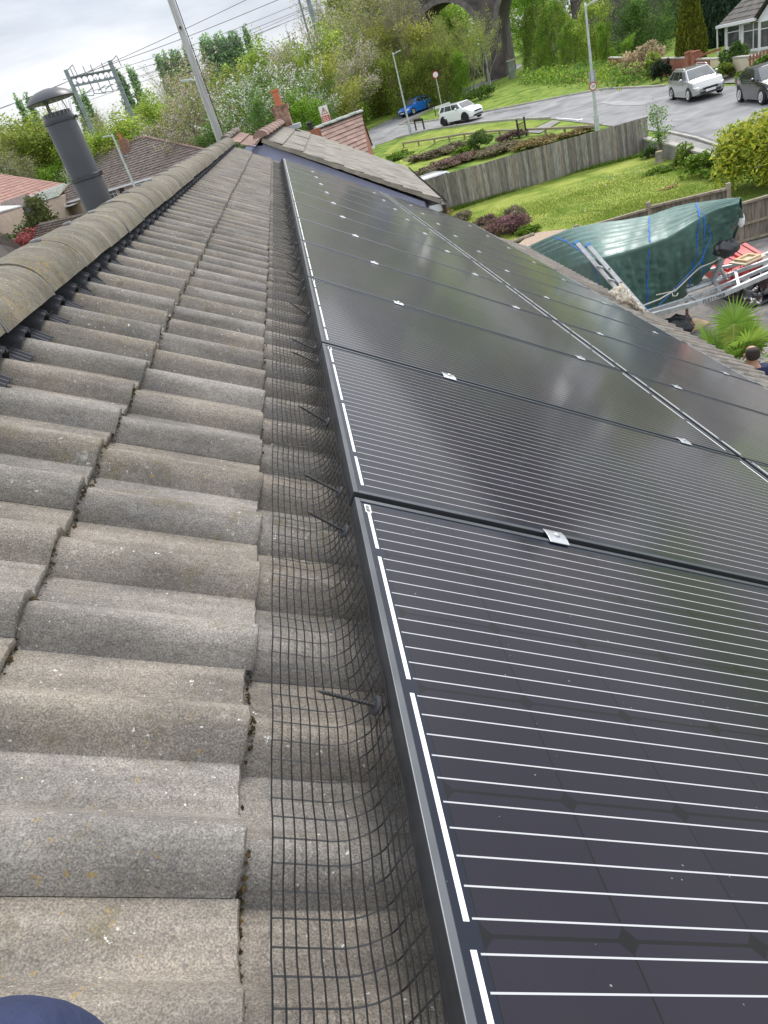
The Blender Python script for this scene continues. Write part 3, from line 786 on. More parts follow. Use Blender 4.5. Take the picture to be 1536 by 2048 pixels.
slope(b, nl(0, LEN, apx), nl(0, -.12, apx), nl(-3.2, -.12, 2.85), nl(-3.2, LEN, 2.85), 9, step=.026, tilew=.42)
rf_ = b.build('roof', R_GREYB, nb, colors=True)
b = MB(); k = 34; pr = random.Random(5)
for i in range(k):                                  # mortared verge, a little lumpy
    a, c = i/k, (i+1)/k
    p, q = nl(0, -.06, apx).lerp(nl(ex, -.06, ez), a), nl(0, -.06, apx).lerp(nl(ex, -.06, ez), c)
    b.bar(p+Vector((0, pr.uniform(-.006, .003), -.03+pr.uniform(-.005, .004))), q+(q-p)*.1+Vector((0, pr.uniform(-.006, .003), -.03+pr.uniform(-.005, .004))), .15, .07, col=tuple(pr.uniform(.9, 1.1) for _ in range(1))*3)
b.build('verge', roofmat('verge_mortar', (.20, .18, .15), (.36, .33, .27)), nb, colors=True)
b = MB(); ridge_line(b, nl(0, -.18, apx+.05), nl(0, LEN, apx+.05), .135); b.build('ridge', R_PINK, nb, colors=True)
b = MB(); rows = []
for y in (-.2, LEN+.1): rows.append([nl(ex+.04+.06*math.cos(a), y, ez-.03+.06*math.sin(a)) for a in np.linspace(math.pi, 2*math.pi, 9)])
b.grid(rows); b.tube([nl(ex+.04, -.12, ez-.08), nl(ex+.04, -.12, ez-.2), nl(ex-.2, -.08, ez-.42)], .04, 8); b.build('gutter', MATS['brown_plastic'], nb)
b = MB(); b.box(nl(ex-.12, LEN/2, ez-.12), (.22, LEN+.2, .13)); b.build('fascia', WPVC, nb)
ch = MB(); cx = .36; cy = LEN-.55
pa = Yp(566, 236, 19.7); 
mw = nb.matrix_basis.inverted(); loc = mw @ pa; cx, cy = loc.x, loc.y
ctop = (mw @ Yp(555, 212, 19.7)).z
for i in range(9):
    g = pr.uniform(.8, 1.2); z0 = nl(0, 0, 4.3).z; h_ = (ctop-z0)/9
    ch.box((cx, cy, z0+h_*(i+.5)), (.36 if i < 8 else .42, .5, h_*.98), col=(g, g, g))
cho = ch.build('chimney', mat('chimney_brick', (.16, .085, .06), (.32, .2, .15), rough=.95, scale=14, bump=.4, bscale=40, attr=True), nb, colors=True)
ptop = (mw @ Yp(541, 181, 19.7)).z
b = MB(); b.lathe([(.10, ctop), (.09, ctop+.05), (.085, ptop-.06), (.105, ptop-.05), (.105, ptop), (.08, ptop), (.08, ptop-.02), (0, ptop-.02)], 16, Matrix.Translation((cx, cy, 0))); b.build('chimney_pot', TERRA, cho, world=False)
b = MB(); b.box((cx+.12, cy, nl(0, 0, 4.86).z), (.5, .62, .10)); b.build('flashing', LEAD, cho)
# low reddish-brown roof between our ridge end and the lilac gable
ext = thing('link_roof', 'small reddish brown tiled roof between our ridge and the lilac gable', 'roof', (-1.2, 14.2, gz(0, 14)))
b = MB(); A1 = W(-.86, 12.5, -.09); zt = A1.z
slope(b, (RX, 13.75, zt+.05), (RX+.12, 16.2, zt+.10), (RX+1.1, 16.2, zt-.5), (RX+1.0, 13.72, zt-.5), 5, step=.02, tilew=1.1)
b.build('tiles', R_PINK, ext, world=True, colors=True)
b = MB(); ridge_line(b, (RX-.02, 13.7, zt+.10), (RX+.1, 16.2, zt+.15), .08); b.build('ridge', R_BROWN, ext, world=True, colors=True)
b = MB(); b.box((RX+.3, 15, zt/2-.4), (1.0, 2.2, zt-.3)); b.build('wall', REND, ext, world=True)
# ---- brown pantile house behind it
def zeq(p, d0, zt):     # point on the pixel ray at height zt
    return Zp(*p, zt)
br1, br0 = D(723, 225, 33), D(628, 256, 30.5)
br0.z = br1.z
e1 = Zp(747, 292, 2.75); dirv = (br0-br1); e0_ = e1+dirv
hb = thing('pantile_house', 'house with brown pantile roof and white gutter behind the lilac gable house', 'house', (e1.x, e1.y, gz(e1.x, e1.y)))
b = MB(); slope(b, br0, br1, e1, e0_, 11, step=.05, wav=.05, tilew=.30, jit=.10)
back = Vector((br1.x*2-e1.x, br1.y*2-e1.y, e1.z)); back0 = back+dirv
slope(b, br1, br0, back0, back, 11, step=.03, tilew=.6)
b.build('roof', R_PINK, hb, world=True, colors=True)
b = MB(); ridge_line(b, br1+Vector((0, 0, .05)), br0+Vector((0, 0, .05)), .12); b.build('ridge', R_GREEN, hb, world=True, colors=True)
b = MB(); inn = (e1-back).normalized()*.35
ctr = (br0-br1).normalized()*.12
b.prism([Vector((*(p_.xy), z_)) for p_, z_ in ((e1-inn+ctr, -.6), (e1-inn+ctr, e1.z), (br1+ctr, br1.z-.15), (back+inn+ctr, e1.z), (back+inn+ctr, -.6))], dirv*.97); b.build('wall', BRICK, hb, world=True)
b = MB(); b.bar(e1+Vector((0, 0, -.04)), e0_+Vector((0, 0, -.04)), .13, .10); b.build('gutter', WPVC, hb, world=True)
b = MB(); pc = D(620, 264, 29); b.box((pc.x, pc.y, pc.z-.55), (.75, .5, 1.2)); c_ = b.build('chimney', BRICK, hb, world=True)
pv = D(619, 248, 29); b = MB(); b.lathe([(.10, -.25), (.10, .0), (.17, .02), (.17, .05), (0, .06)], 12, Matrix.Translation(pv)); b.build('cowl', mat('dark_metal', (.03, .03, .033), rough=.5, metal=.5), c_, world=True)
# ---- hipped bungalow beyond our ridge (left)
def hip_house(name, label, E1, E2, R1, R2, E3, rmat, wmat, zg, rows=16):
    t_ = thing(name, label, 'house', (E1.x, E1.y, zg))
    b = MB(); slope(b, R1, R2, E2, E1, rows, step=.08, tilew=.5, jit=.14)
    back = Vector(((R1+R2)/2-(E1+E2)/2)); back.z = 0
    B1, B2 = E1+back*2, E2+back*2
    slope(b, R2, R2+Vector((.01, 0, 0)), B2, E2, rows, step=.035, tilew=.5); slope(b, R1, R1+Vector((.01, 0, 0)), E1, B1, rows, step=.035, tilew=.5)
    slope(b, R2, R1, B1, B2, rows, step=.035, tilew=1)
    b.build('roof', rmat, t_, world=True, colors=True)
    b = MB()
    for p, q in ((R1, R2), (R1, E1), (R2, E2)): ridge_line(b, p+Vector((0, 0, .08)), q+Vector((0, 0, .08)), .14)
    b.build('ridge', R_PINK, t_, world=True, colors=True)
    u = (E2-E1).normalized(); v = back.normalized(); k = .45
    c1, c2, c3, c4 = E1+u*k+v*k, E2-u*k+v*k, B2-u*k-v*k, B1+u*k-v*k
    b = MB(); b.prism([Vector((p.x, p.y, zg-.6)) for p in (c1, c2, c3, c4)], (0, 0, E1.z-zg+.55)); b.build('wall', wmat, t_, world=True)
    b = MB(); b.bar(E1+Vector((0, 0, -.06)), E2+Vector((0, 0, -.06)), .16, .2); b.build('gutter', WPVC, t_, world=True)
    return t_, c1, c2, u, v
EV = 2.95
E1 = Zp(103, 413, EV); E2 = Zp(345, 342, EV); u_ = (E2-E1).normalized(); E2 = E1+u_*((E2-E1).length+9)
vv_ = Vector((-u_.y, u_.x, 0))
half = 5.6
def ridge_at(px, py):     # where the pixel ray crosses the vertical plane through the ridge line
    d = Vector(ray(px, py)); P0 = E1+vv_*half; s = (P0-Vector(CAM)).dot(vv_)/d.dot(vv_); return Vector(CAM)+d*s
R1, R2 = ridge_at(195, 303), ridge_at(291, 278)
zr = (R1.z+R2.z)/2; R1.z = zr; R2.z = zr
PINKW = mat('pinkish_render', (.40, .31, .25), (.48, .39, .32), rough=.9, scale=2)
hbl, c1, c2, u_, v_ = hip_house('hipped_bungalow', 'long bungalow with hipped grey brown roof and brick chimney beyond the ridge', E1, E2, R1, R2, None, R_BROWN, PINKW, gz(-20, 95), 17)
def on_wall(px, py):
    d = Vector(ray(px, py)); n = Vector((-u_.y, u_.x, 0)); s = (c1-Vector(CAM)).dot(n)/d.dot(n); return Vector(CAM)+d*s
nrm = Vector((u_.y, -u_.x, 0))
p = on_wall(291, 368); window(hbl, (p.x, p.y, p.z-.1), 2.5, 1.5, nrm, 2)
p = on_wall(228, 389); window(hbl, (p.x, p.y, p.z-.2), 1.6, 1.4, nrm, 1)
p = on_wall(246, 386); b = MB(); b.box((0, 0, 0), (1.0, .1, 2.0), M=Matrix.Translation((p.x, p.y, p.z-.4)) @ Matrix.Rotation(math.atan2(u_.y, u_.x), 4, 'Z')); b.build('door', mat('black_door', (.02, .02, .022), rough=.4), hbl, world=True)
p = on_wall(140, 410); b = MB(); b.box((0, 0, 0), (3.0, 1.6, .12), M=Matrix.Translation((p.x, p.y-.8, p.z)) @ Matrix.Rotation(math.atan2(u_.y, u_.x), 4, 'Z')); b.build('porch_canopy', WPVC, hbl, world=True)
def ridge_near(px, py, off):
    d = Vector(ray(px, py)); P0 = E1+vv_*(half-off); s = (P0-Vector(CAM)).dot(vv_)/d.dot(vv_); return Vector(CAM)+d*s
pc = ridge_near(252, 297, 1.2); b = MB(); top_ = ridge_near(246, 282, 1.2).z
b.box((pc.x, pc.y, (pc.z+top_)/2-.6), (1.0, .8, top_-pc.z+1.6)); co_ = b.build('chimney', BRICKO, hbl, world=True)
b = MB(); b.lathe([(.2, 0), (.16, .7), (.2, .75), (0, .76)], 10, Matrix.Translation((pc.x-.1, pc.y, top_+.2))); b.build('chimney_pot', TERRA, co_, world=True)
b = MB(); b.box((pc.x+.4, pc.y-.5, pc.z-.75), (1.6, .5, .2)); b.build('flashing', LEAD, co_, world=True)
# ---- red roofed house, far left
q0, q2, q3 = D(-90, 337, 118), D(129, 367.5, 125), D(-90, 448, 90)
q1 = q0+Vector((.3, 0, 0))
rh = thing('red_roof_house', 'house with a salmon red tiled roof at the far left edge', 'house', (q2.x, q2.y, gz(q2.x, q2.y)))
b = MB(); slope(b, q0, q1, q2, q3, 18, step=.10, tilew=.6); b.build('roof', R_RED, rh, world=True, colors=True)
zg_ = gz(q2.x, q2.y)
b = MB(); b.prism([q3+Vector((0, .6, -6)), q2+Vector((0, .6, -6)), q2+Vector((0, .6, -.1)), q3+Vector((0, .6, -.1))], (0, 8, 0)); b.build('wall', PINKW, rh, world=True)
b = MB(); b.bar(q3, q2, .2, .22); b.build('gutter', WPVC, rh, world=True)
gp = D(62, 409, 96); b = MB()
al = Vector(((q2-q3).x, (q2-q3).y*.3, 0)).normalized(); fr = Vector((al.y, -al.x, 0))
b.prism([gp-al*2.2, gp+al*2.2, gp+Vector((0, 0, 1.15))], -fr*3.2); b.build('porch_gable', R_BROWN, rh, world=True, colors=True)
b = MB(); b.prism([gp-al*8.5+Vector((0, 0, .4)), gp-al*2.2+Vector((0, 0, .15)), gp-al*2.2-fr*3+Vector((0, 0, .9)), gp-al*8.5-fr*3+Vector((0, 0, 1.1))], (0, 0, .1)); b.build('canopy', WPVC, rh, world=True)
b = MB(); b.box((0, 0, -1.0), (3.4, .15, 2.0), M=Matrix.Translation(gp+fr*-.2) @ Matrix.Rotation(math.atan2(al.y, al.x), 4, 'Z')); b.build('porch_door', GLASS, rh, world=True)
q4, q5, q6, q7 = D(82, 385, 104), D(136, 367, 112), D(118, 392, 104), D(66, 408, 98)
gh = thing('lean_to_roof', 'low grey green tiled roof joining the red roofed house', 'roof', (q6.x, q6.y, gz(q6.x, q6.y)))
b = MB(); slope(b, q4, q5, q6, q7, 8, step=.04, tilew=.6); b.build('tiles', R_GREEN, gh, world=True, colors=True)
b = MB(); b.prism([q7+Vector((0, .4, -4)), q6+Vector((0, .4, -4)), q6+Vector((0, .4, -.1)), q7+Vector((0, .4, -.1))], (0, 6, 0)); b.build('wall', PINKW, gh, world=True)
# ---- garage roof and corner roof just beyond the ridge
g1, g2, g3_, g4 = Zp(79.5, 446, 3.0), Zp(215, 415, 3.0), Zp(260, 452, 1.5), Zp(66, 491, 1.5)
gg = thing('garage', 'low building with grey brown tiled roof and dark verge beside the flue', 'garage', (g4.x, g4.y, gz(g4.x, g4.y)))
b = MB(); slope(b, g1, g2, g3_, g4, 9, step=.09, tilew=.4, jit=.2); b.build('roof', R_BROWN, gg, world=True, colors=True)
b = MB(); zq = gz(g4.x, g4.y); b.prism([Vector((p_.x, p_.y, zq-1)) for p_ in (g4, g3_, g2, g1)], (0, 0, 1.5-zq+.8)); b.build('wall', mat('dark_timber', (.03, .026, .022), (.06, .05, .04), rough=.9, scale=6), gg, world=True)
b = MB(); b.bar(g1, g4, .12, .14); b.build('verge', MATS['dark_timber'], gg, world=True)
l1, l2, l3, l4 = Zp(-60, 425, 4.4), Zp(0, 464, 4.0), Zp(64, 506, 2.3), Zp(-60, 560, 2.3)
lh = thing('corner_house', 'house with a dark brown hipped roof corner at the left edge below the ridge', 'house', (l3.x, l3.y, gz(l3.x, l3.y)))
b = MB(); slope(b, l1, l2, l3, l4, 12, step=.14, tilew=.35, jit=.25); b.build('roof', R_BROWN, lh, world=True, colors=True)
b = MB(); zq = gz(l3.x, l3.y); b.prism([Vector((p_.x, p_.y, zq-1)) for p_ in (l4, l3, l2, l1)], (0, 0, 2.3-zq+.8)); b.build('wall', REND, lh, world=True)
# ---- white house top right
w1 = D(1449, 47, 60); wz = w1.z-.15; w2 = D(1516, 38, 57.6); w2.z = w1.z; 
wg = gz(w1.x, w1.y)
wh = thing('white_house', 'white rendered house with grey slate roof at the top right corner', 'house', (w1.x, w1.y, wg))
WHITEW = mat('white_render', (.62, .63, .64), (.70, .71, .72), rough=.85, scale=2, bump=.1, bscale=40)
R_SLATE = roofmat('slate_tiles', (.085, .078, .072), (.16, .145, .13))
wu = (w2-w1); wu.z = 0; wl = wu.length; wu.normalize(); wv = Vector((-wu.y, wu.x, 0)) 
if wv.dot(w1-Vector(CAM)) < 0: wv = -wv
b = MB(); b.prism([Vector((p_.x, p_.y, wg-.5)) for p_ in (w1, w1+wu*(wl+.2), w1+wu*(wl+.2)+wv*8, w1+wv*8)], (0, 0, wz-wg+.5))
g_ = w1+wu*(wl+.2)-wv*.15
b.prism([Vector((g_.x, g_.y, wg-.5)), Vector((g_.x, g_.y, wz)), Vector((*(g_+wu*3.6).xy, wz+3.0)), Vector((*(g_+wu*7.2).xy, wz)), Vector((*(g_+wu*7.2).xy, wg-.5))], wv*9)
b.build('wall', WHITEW, wh, world=True)
b = MB(); rz0 = wz+.05
a0 = w1-wu*.35-wv*.35; a0.z = rz0; a1 = w1+wu*(wl+.2)-wv*.35; a1.z = rz0
t0 = w1-wu*.35+wv*4; t0.z = rz0+3.1; t1 = w1+wu*(wl+3.8)+wv*4; t1.z = rz0+3.1
t0 = t0+wu*1.6
slope(b, t0, t1, a1, a0, 13, step=.03, tilew=.4); bk0 = a0+wv*8.7; bk1 = a1+wv*8.7; slope(b, t1, t0, bk0, bk1, 13, step=.03, tilew=.8); slope(b, t0, t0+wv*.01, a0, bk0, 13, step=.03, tilew=.5)
gl = g_-wv*.25
for sgn in (-1, 1):
    m0 = Vector((*(gl+wu*3.6).xy, wz+3.15)); m1 = m0+wv*5; s0 = Vector((*(gl+wu*(3.6+sgn*3.95)).xy, wz-.1)); s1 = s0+wv*5
    if sgn < 0: slope(b, m1, m0, s0, s1, 12, step=.03, tilew=.4)
    else: slope(b, m0, m1, s1, s0, 12, step=.03, tilew=.4)
b.build('roof', R_SLATE, wh, world=True, colors=True)
b = MB(); b.bar(a0, a1, .14, .16); b.bar(a0+Vector((.05, 0, 0)), Vector((a0.x+.25, a0.y+.3, wg)), .09, .09); b.build('gutter', WPVC, wh, world=True)
def on_plane(px, py, P0, n):
    d = Vector(ray(px, py)); n = Vector(n); s = (P0-Vector(CAM)).dot(n)/d.dot(n); return Vector(CAM)+d*s
for (px, py, ww_, hh_, bb) in ((1468, 72, 1.25, 1.25, 0), (1508, 71, 1.9, 1.55, 1)):
    p = on_plane(px, py, w1, wv); window(wh, p, ww_, hh_, -wv, bb)
p = on_plane(1540, 66, g_, wv); window(wh, p, 1.6, 1.5, -wv, 1)
# ------------------------------------------------------------------ fences and garden walls
WOOD = mat('weathered_wood', (.18, .162, .138), (.34, .31, .27), rough=.95, scale=7, detail=8, bump=.5, bscale=30, attr=True, stretch=(4, 4, .45))
WOODP = mat('fence_post_wood', (.20, .165, .12), (.33, .28, .21), rough=.95, scale=5, stretch=(3, 3, .5), bump=.3)
fr_ = random.Random(21)
def board_fence(name, label, A, Bq, h0, h1, post=2.4, tall=None, rails=True, bw=.13, face=None, tops=None):
    """vertical board fence from ground point A to B"""
    A, Bq = Vector(A), Vector(Bq); L_ = (Bq-A).xy.length; d = Vector(((Bq-A).x, (Bq-A).y, 0)).normalized(); n_ = Vector((d.y, -d.x, 0))
    if n_.dot(Vector(CAM)-A) < 0: n_ = -n_
    t_ = thing(name, label, 'fence', (A.x, A.y, gz(A.x, A.y)))
    b = MB(); k = int(L_/bw)
    for i in range(k):
        s = (i+.5)/k; p = A+d*L_*s; z = gz(p.x, p.y); h = h0+(h1-h0)*s+fr_.uniform(-.012, .012); g = fr_.uniform(.62, 1.25); tt = fr_.uniform(.95, 1.04)
        b.box((p.x+n_.x*(.012 if i % 2 else 0), p.y+n_.y*(.012 if i % 2 else 0), z+.04+h/2), (bw*(1.12 if i % 2 else 1.0), .018, h), math.atan2(d.y, d.x), col=(g*tt, g, g/tt))
    b.build('boards', WOOD, t_, world=True, colors=True)
    n = max(2, int(round(L_/post))+1)
    for i in range(n):
        s = i/(n-1); p = A+d*L_*s-n_*.07; h = h0+(h1-h0)*s; z = gz(p.x, p.y)
        b = MB(); b.box((p.x, p.y, z+h/2), (.09, .09, h+.06), math.atan2(d.y, d.x)); b.build('post', WOODP, t_, world=True)
    for f in (.2, .85):
        b = MB(); b.bar(A-n_*.035+Vector((0, 0, h0*f)), Bq-n_*.035+Vector((0, 0, h1*f)), .05, .07); b.build('rail', WOODP, t_, world=True)
    return t_
def top_h(base, px, py):        # height of the point above base seen at pixel
    d = ray(px, py); s = (base.x*d[0]+base.y*d[1])/(d[0]**2+d[1]**2); return CAM[2]+d[2]*s-base.z
fa, fbq = G(868, 432), G(1297, 304)
fm = G(935, 412)
board_fence('board_fence', 'tall weathered grey vertical board fence along the far side of the lawn', fa, fbq, top_h(fm, 930, 338), top_h(fbq, 1293, 236))
# divider fence behind the boat, stepped panels
def panel_fence():
    t_ = None; zt = [1.05, 1.0, .98, .50, .46]
    P = [Zp(1160, 460, 1.0), Zp(1297, 412, 1.0), Zp(1456, 374, 1.0)]
    d = (P[2]-P[0]); d.z = 0; d = d.normalized(); x0 = P[0]
    t_ = thing('panel_fence', 'stepped close-board fence panels between posts behind the covered boat', 'fence', (x0.x, x0.y, gz(x0.x, x0.y)))
    L_ = (P[2]-P[1]).xy.length
    xs = [P[1]-d*L_*2, P[1]-d*L_, P[1], P[2], P[2]+d*L_, P[2]+d*2*L_]; tops = [.86, .98, 1.02, .58, .52]
    n_ = Vector((d.y, -d.x, 0)); ang = math.atan2(d.y, d.x)
    for i in range(5):
        a, c = xs[i], xs[i+1]; z0 = gz(a.x, a.y)-.05; b = MB(); k = 14
        for j in range(k):
            p = a.lerp(c, (j+.5)/k); g = fr_.uniform(.55, .95); b.box((p.x, p.y, (z0+tops[i])/2), (L_/k*.98, .016+.008*(j % 2), tops[i]-z0-.04), ang, col=(g, g*.93, g*.86))
        b.build('boards', WOOD, t_, world=True, colors=True)
        for f in (.12, .5, .97):
            b = MB(); z = z0+(tops[i]-z0)*f; w_ = .06 if f < .9 else .09
            b.bar(Vector((a.x, a.y, z))+n_*.03, Vector((c.x, c.y, z))+n_*.03, w_, .05); b.build('rail', WOODP, t_, world=True)
    for i in range(6):
        p = xs[i]; z0 = gz(p.x, p.y)-.05; zt_ = max(tops[max(i-1, 0)], tops[min(i, 4)])+.07
        b = MB(); b.box((p.x, p.y, (z0+zt_)/2), (.1, .1, zt_-z0), ang); b.build('post', WOODP, t_, world=True)
panel_fence()
# brown fence, yellow wall beyond the ridge
BRF = mat('red_stained_wood', (.24, .085, .05), (.33, .13, .08), rough=.85, scale=3, stretch=(2, 2, .4), attr=True)
fa, fbq = G(-15, 492), G(72, 466)
t_ = board_fence('stained_fence', 'reddish brown stained fence along the street beyond the ridge', fa, fbq, 2.0, 2.1, bw=.25)
t_.children[0].data.materials[0] = BRF
YEL = mat('ochre_wall', (.34, .24, .08), (.42, .33, .16), rough=.95, scale=3)
def low_wall(name, label, pts, h, th, mats, cap=True, cat='wall', copmat=None):
    A = pts[0]; t_ = thing(name, label, cat, (A.x, A.y, gz(A.x, A.y)))
    b = MB()
    for a, c in zip(pts[:-1], pts[1:]):
        b.bar((a.x, a.y, gz(a.x, a.y)+h/2-.1), (c.x, c.y, gz(c.x, c.y)+h/2-.1), th, h+.2)
    b.build('masonry', mats, t_, world=True)
    if cap:
        b = MB()
        for a, c in zip(pts[:-1], pts[1:]): b.bar((a.x, a.y, gz(a.x, a.y)+h+.03), (c.x, c.y, gz(c.x, c.y)+h+.03), th+.06, .07)
        b.build('coping', copmat or KERB, t_, world=True)
    return t_
low_wall('ochre_wall', 'low ochre wall along the street below the stained fence', GP([(24, 483), (75, 469)]), .5, .2, YEL, cap=False)
low_wall('garden_wall', 'low concrete garden wall behind the small tree at the lawn end', GP([(1292, 306), (1340, 318), (1440, 350)]), .55, .2, PAVE)
RB = mat('red_brick_wall', (.25, .085, .05), (.36, .15, .10), rough=.9, scale=5, bump=.3, bscale=30)
low_wall('brick_wall', 'red brick garden wall with pale coping below the golden conifer', GP([(1222, 143), (1300, 150), (1385, 152)]), 1.05, .25, RB)
low_wall('cream_wall', 'cream rendered garden wall in front of the white house', GP([(1424, 155), (1515, 153)]), 1.0, .22, mat('cream_wall_render', (.55, .48, .33), (.63, .56, .42), rough=.9, scale=2))
low_wall('brick_wall', 'short red brick wall with gate behind the silver estate car', GP([(1396, 154), (1423, 155)]), 1.0, .25, RB)
for px, nm in ((1379, 'left'), (1392, 'right')):
    p = G(px, 155); t_ = thing('gate_pier', f'red brick gate pier, {nm} of the pair by the silver estate car', 'gate pier', p, group='brick gate piers')
    b = MB(); b.box((0, 0, .7), (.38, .38, 1.5)); b.build('pier', RB, t_); b = MB(); b.box((0, 0, 1.48), (.46, .46, .08)); b.build('cap', RB, t_)
p = G(1520, 152); t_ = thing('timber_gate', 'brown timber gate at the end of the cream wall', 'gate', p)
b = MB()
for i in range(7): b.box((-.6+i*.2, 0, .6), (.11, .03, 1.2))
b.build('pales', BRF, t_, colors=True)
b = MB(); b.box((0, .03, .25), (1.4, .04, .1)); b.box((0, .03, 1.0), (1.4, .04, .1)); b.build('crossbar', WOODP, t_)
p = G(1412, 154); t_ = thing('timber_rail', 'brown timber rail between the gate pier and the shrubs', 'rail', p)
b = MB(); b.bar((-.2, .5, 1.25), (1.3, .5, 1.25), .06, .12); b.bar((0, .55, 0), (0, .55, 1.45), .09, .09); b.build('beam', BRF, t_, colors=True)
# green palisade fences by the lane
GF = mat('green_steel', (.010, .055, .045), (.018, .085, .07), rough=.5, scale=2)
def palisade(label, pts, h):
    A = pts[0]; t_ = thing('palisade_fence', label, 'fence', (A.x, A.y, gz(A.x, A.y)), group='green palisade fences')
    b = MB(); r_ = MB()
    for a, c in zip(pts[:-1], pts[1:]):
        n = int((c-a).length/.24)
        for i in range(n):
            p = a.lerp(c, i/n); z = gz(p.x, p.y); b.box((p.x, p.y, z+h/2), (.17, .03, h), .4)
        for f in (.2, .8): r_.bar((a.x, a.y, gz(a.x, a.y)+h*f), (c.x, c.y, gz(c.x, c.y)+h*f), .05, .07)
    b.build('pales', GF, t_, world=True); r_.build('rail', GF, t_, world=True)
palisade('dark green palisade fence beside the lane left of the blue car', GP([(660, 268), (735, 240), (798, 212)]), 2.4)
palisade('dark green palisade fence in the trees behind the round road sign', GP([(826, 190), (860, 178), (905, 162)]), 2.2)
low_wall('stone_wall', 'low ivy grown stone wall beside the lane behind the blue car', GP([(806, 216), (860, 190), (928, 168)]), .9, .4, mat('field_stone', (.11, .09, .07), (.22, .18, .14), rough=1, scale=2.5, bump=.8, bscale=8), cap=False)
# timber edging of the verge garden
def low_rail(label, pxs, h=.35):
    pts = GP(pxs); t_ = thing('low_timber_rail', label, 'fence', (pts[0].x, pts[0].y, gz(pts[0].x, pts[0].y)))
    b = MB()
    for a, c in zip(pts[:-1], pts[1:]): b.bar((a.x, a.y, gz(a.x, a.y)+h), (c.x, c.y, gz(c.x, c.y)+h), .12, .12)
    b.build('rail', WOODP, t_, world=True)
    for a, c in zip(pts[:-1], pts[1:]):
        for f in (0, .5):
            p = a.lerp(c, f); b = MB(); b.box((p.x, p.y, gz(p.x, p.y)+h/2), (.11, .11, h)); b.build('post', WOODP, t_, world=True)
low_rail('low timber rail edging the verge above the heather beds', [(808, 296), (870, 288), (930, 279), (1000, 273), (1045, 272)])
low_rail('low timber rail right of the black gate posts', [(1056, 271), (1130, 269), (1190, 266)])
def log_edge():
    pts = GP([(1002, 500), (1035, 486), (1068, 474)]); t_ = thing('log_edging', 'pale timber log edging beside the gravel and purple shrub', 'edging', pts[0])
    b = MB()
    for a, c in zip(pts[:-1], pts[1:]): b.tube([a+Vector((0, 0, .08)), c+Vector((0, 0, .08))], .07, 8)
    b.build('log', WOODP, t_, world=True)
log_edge()
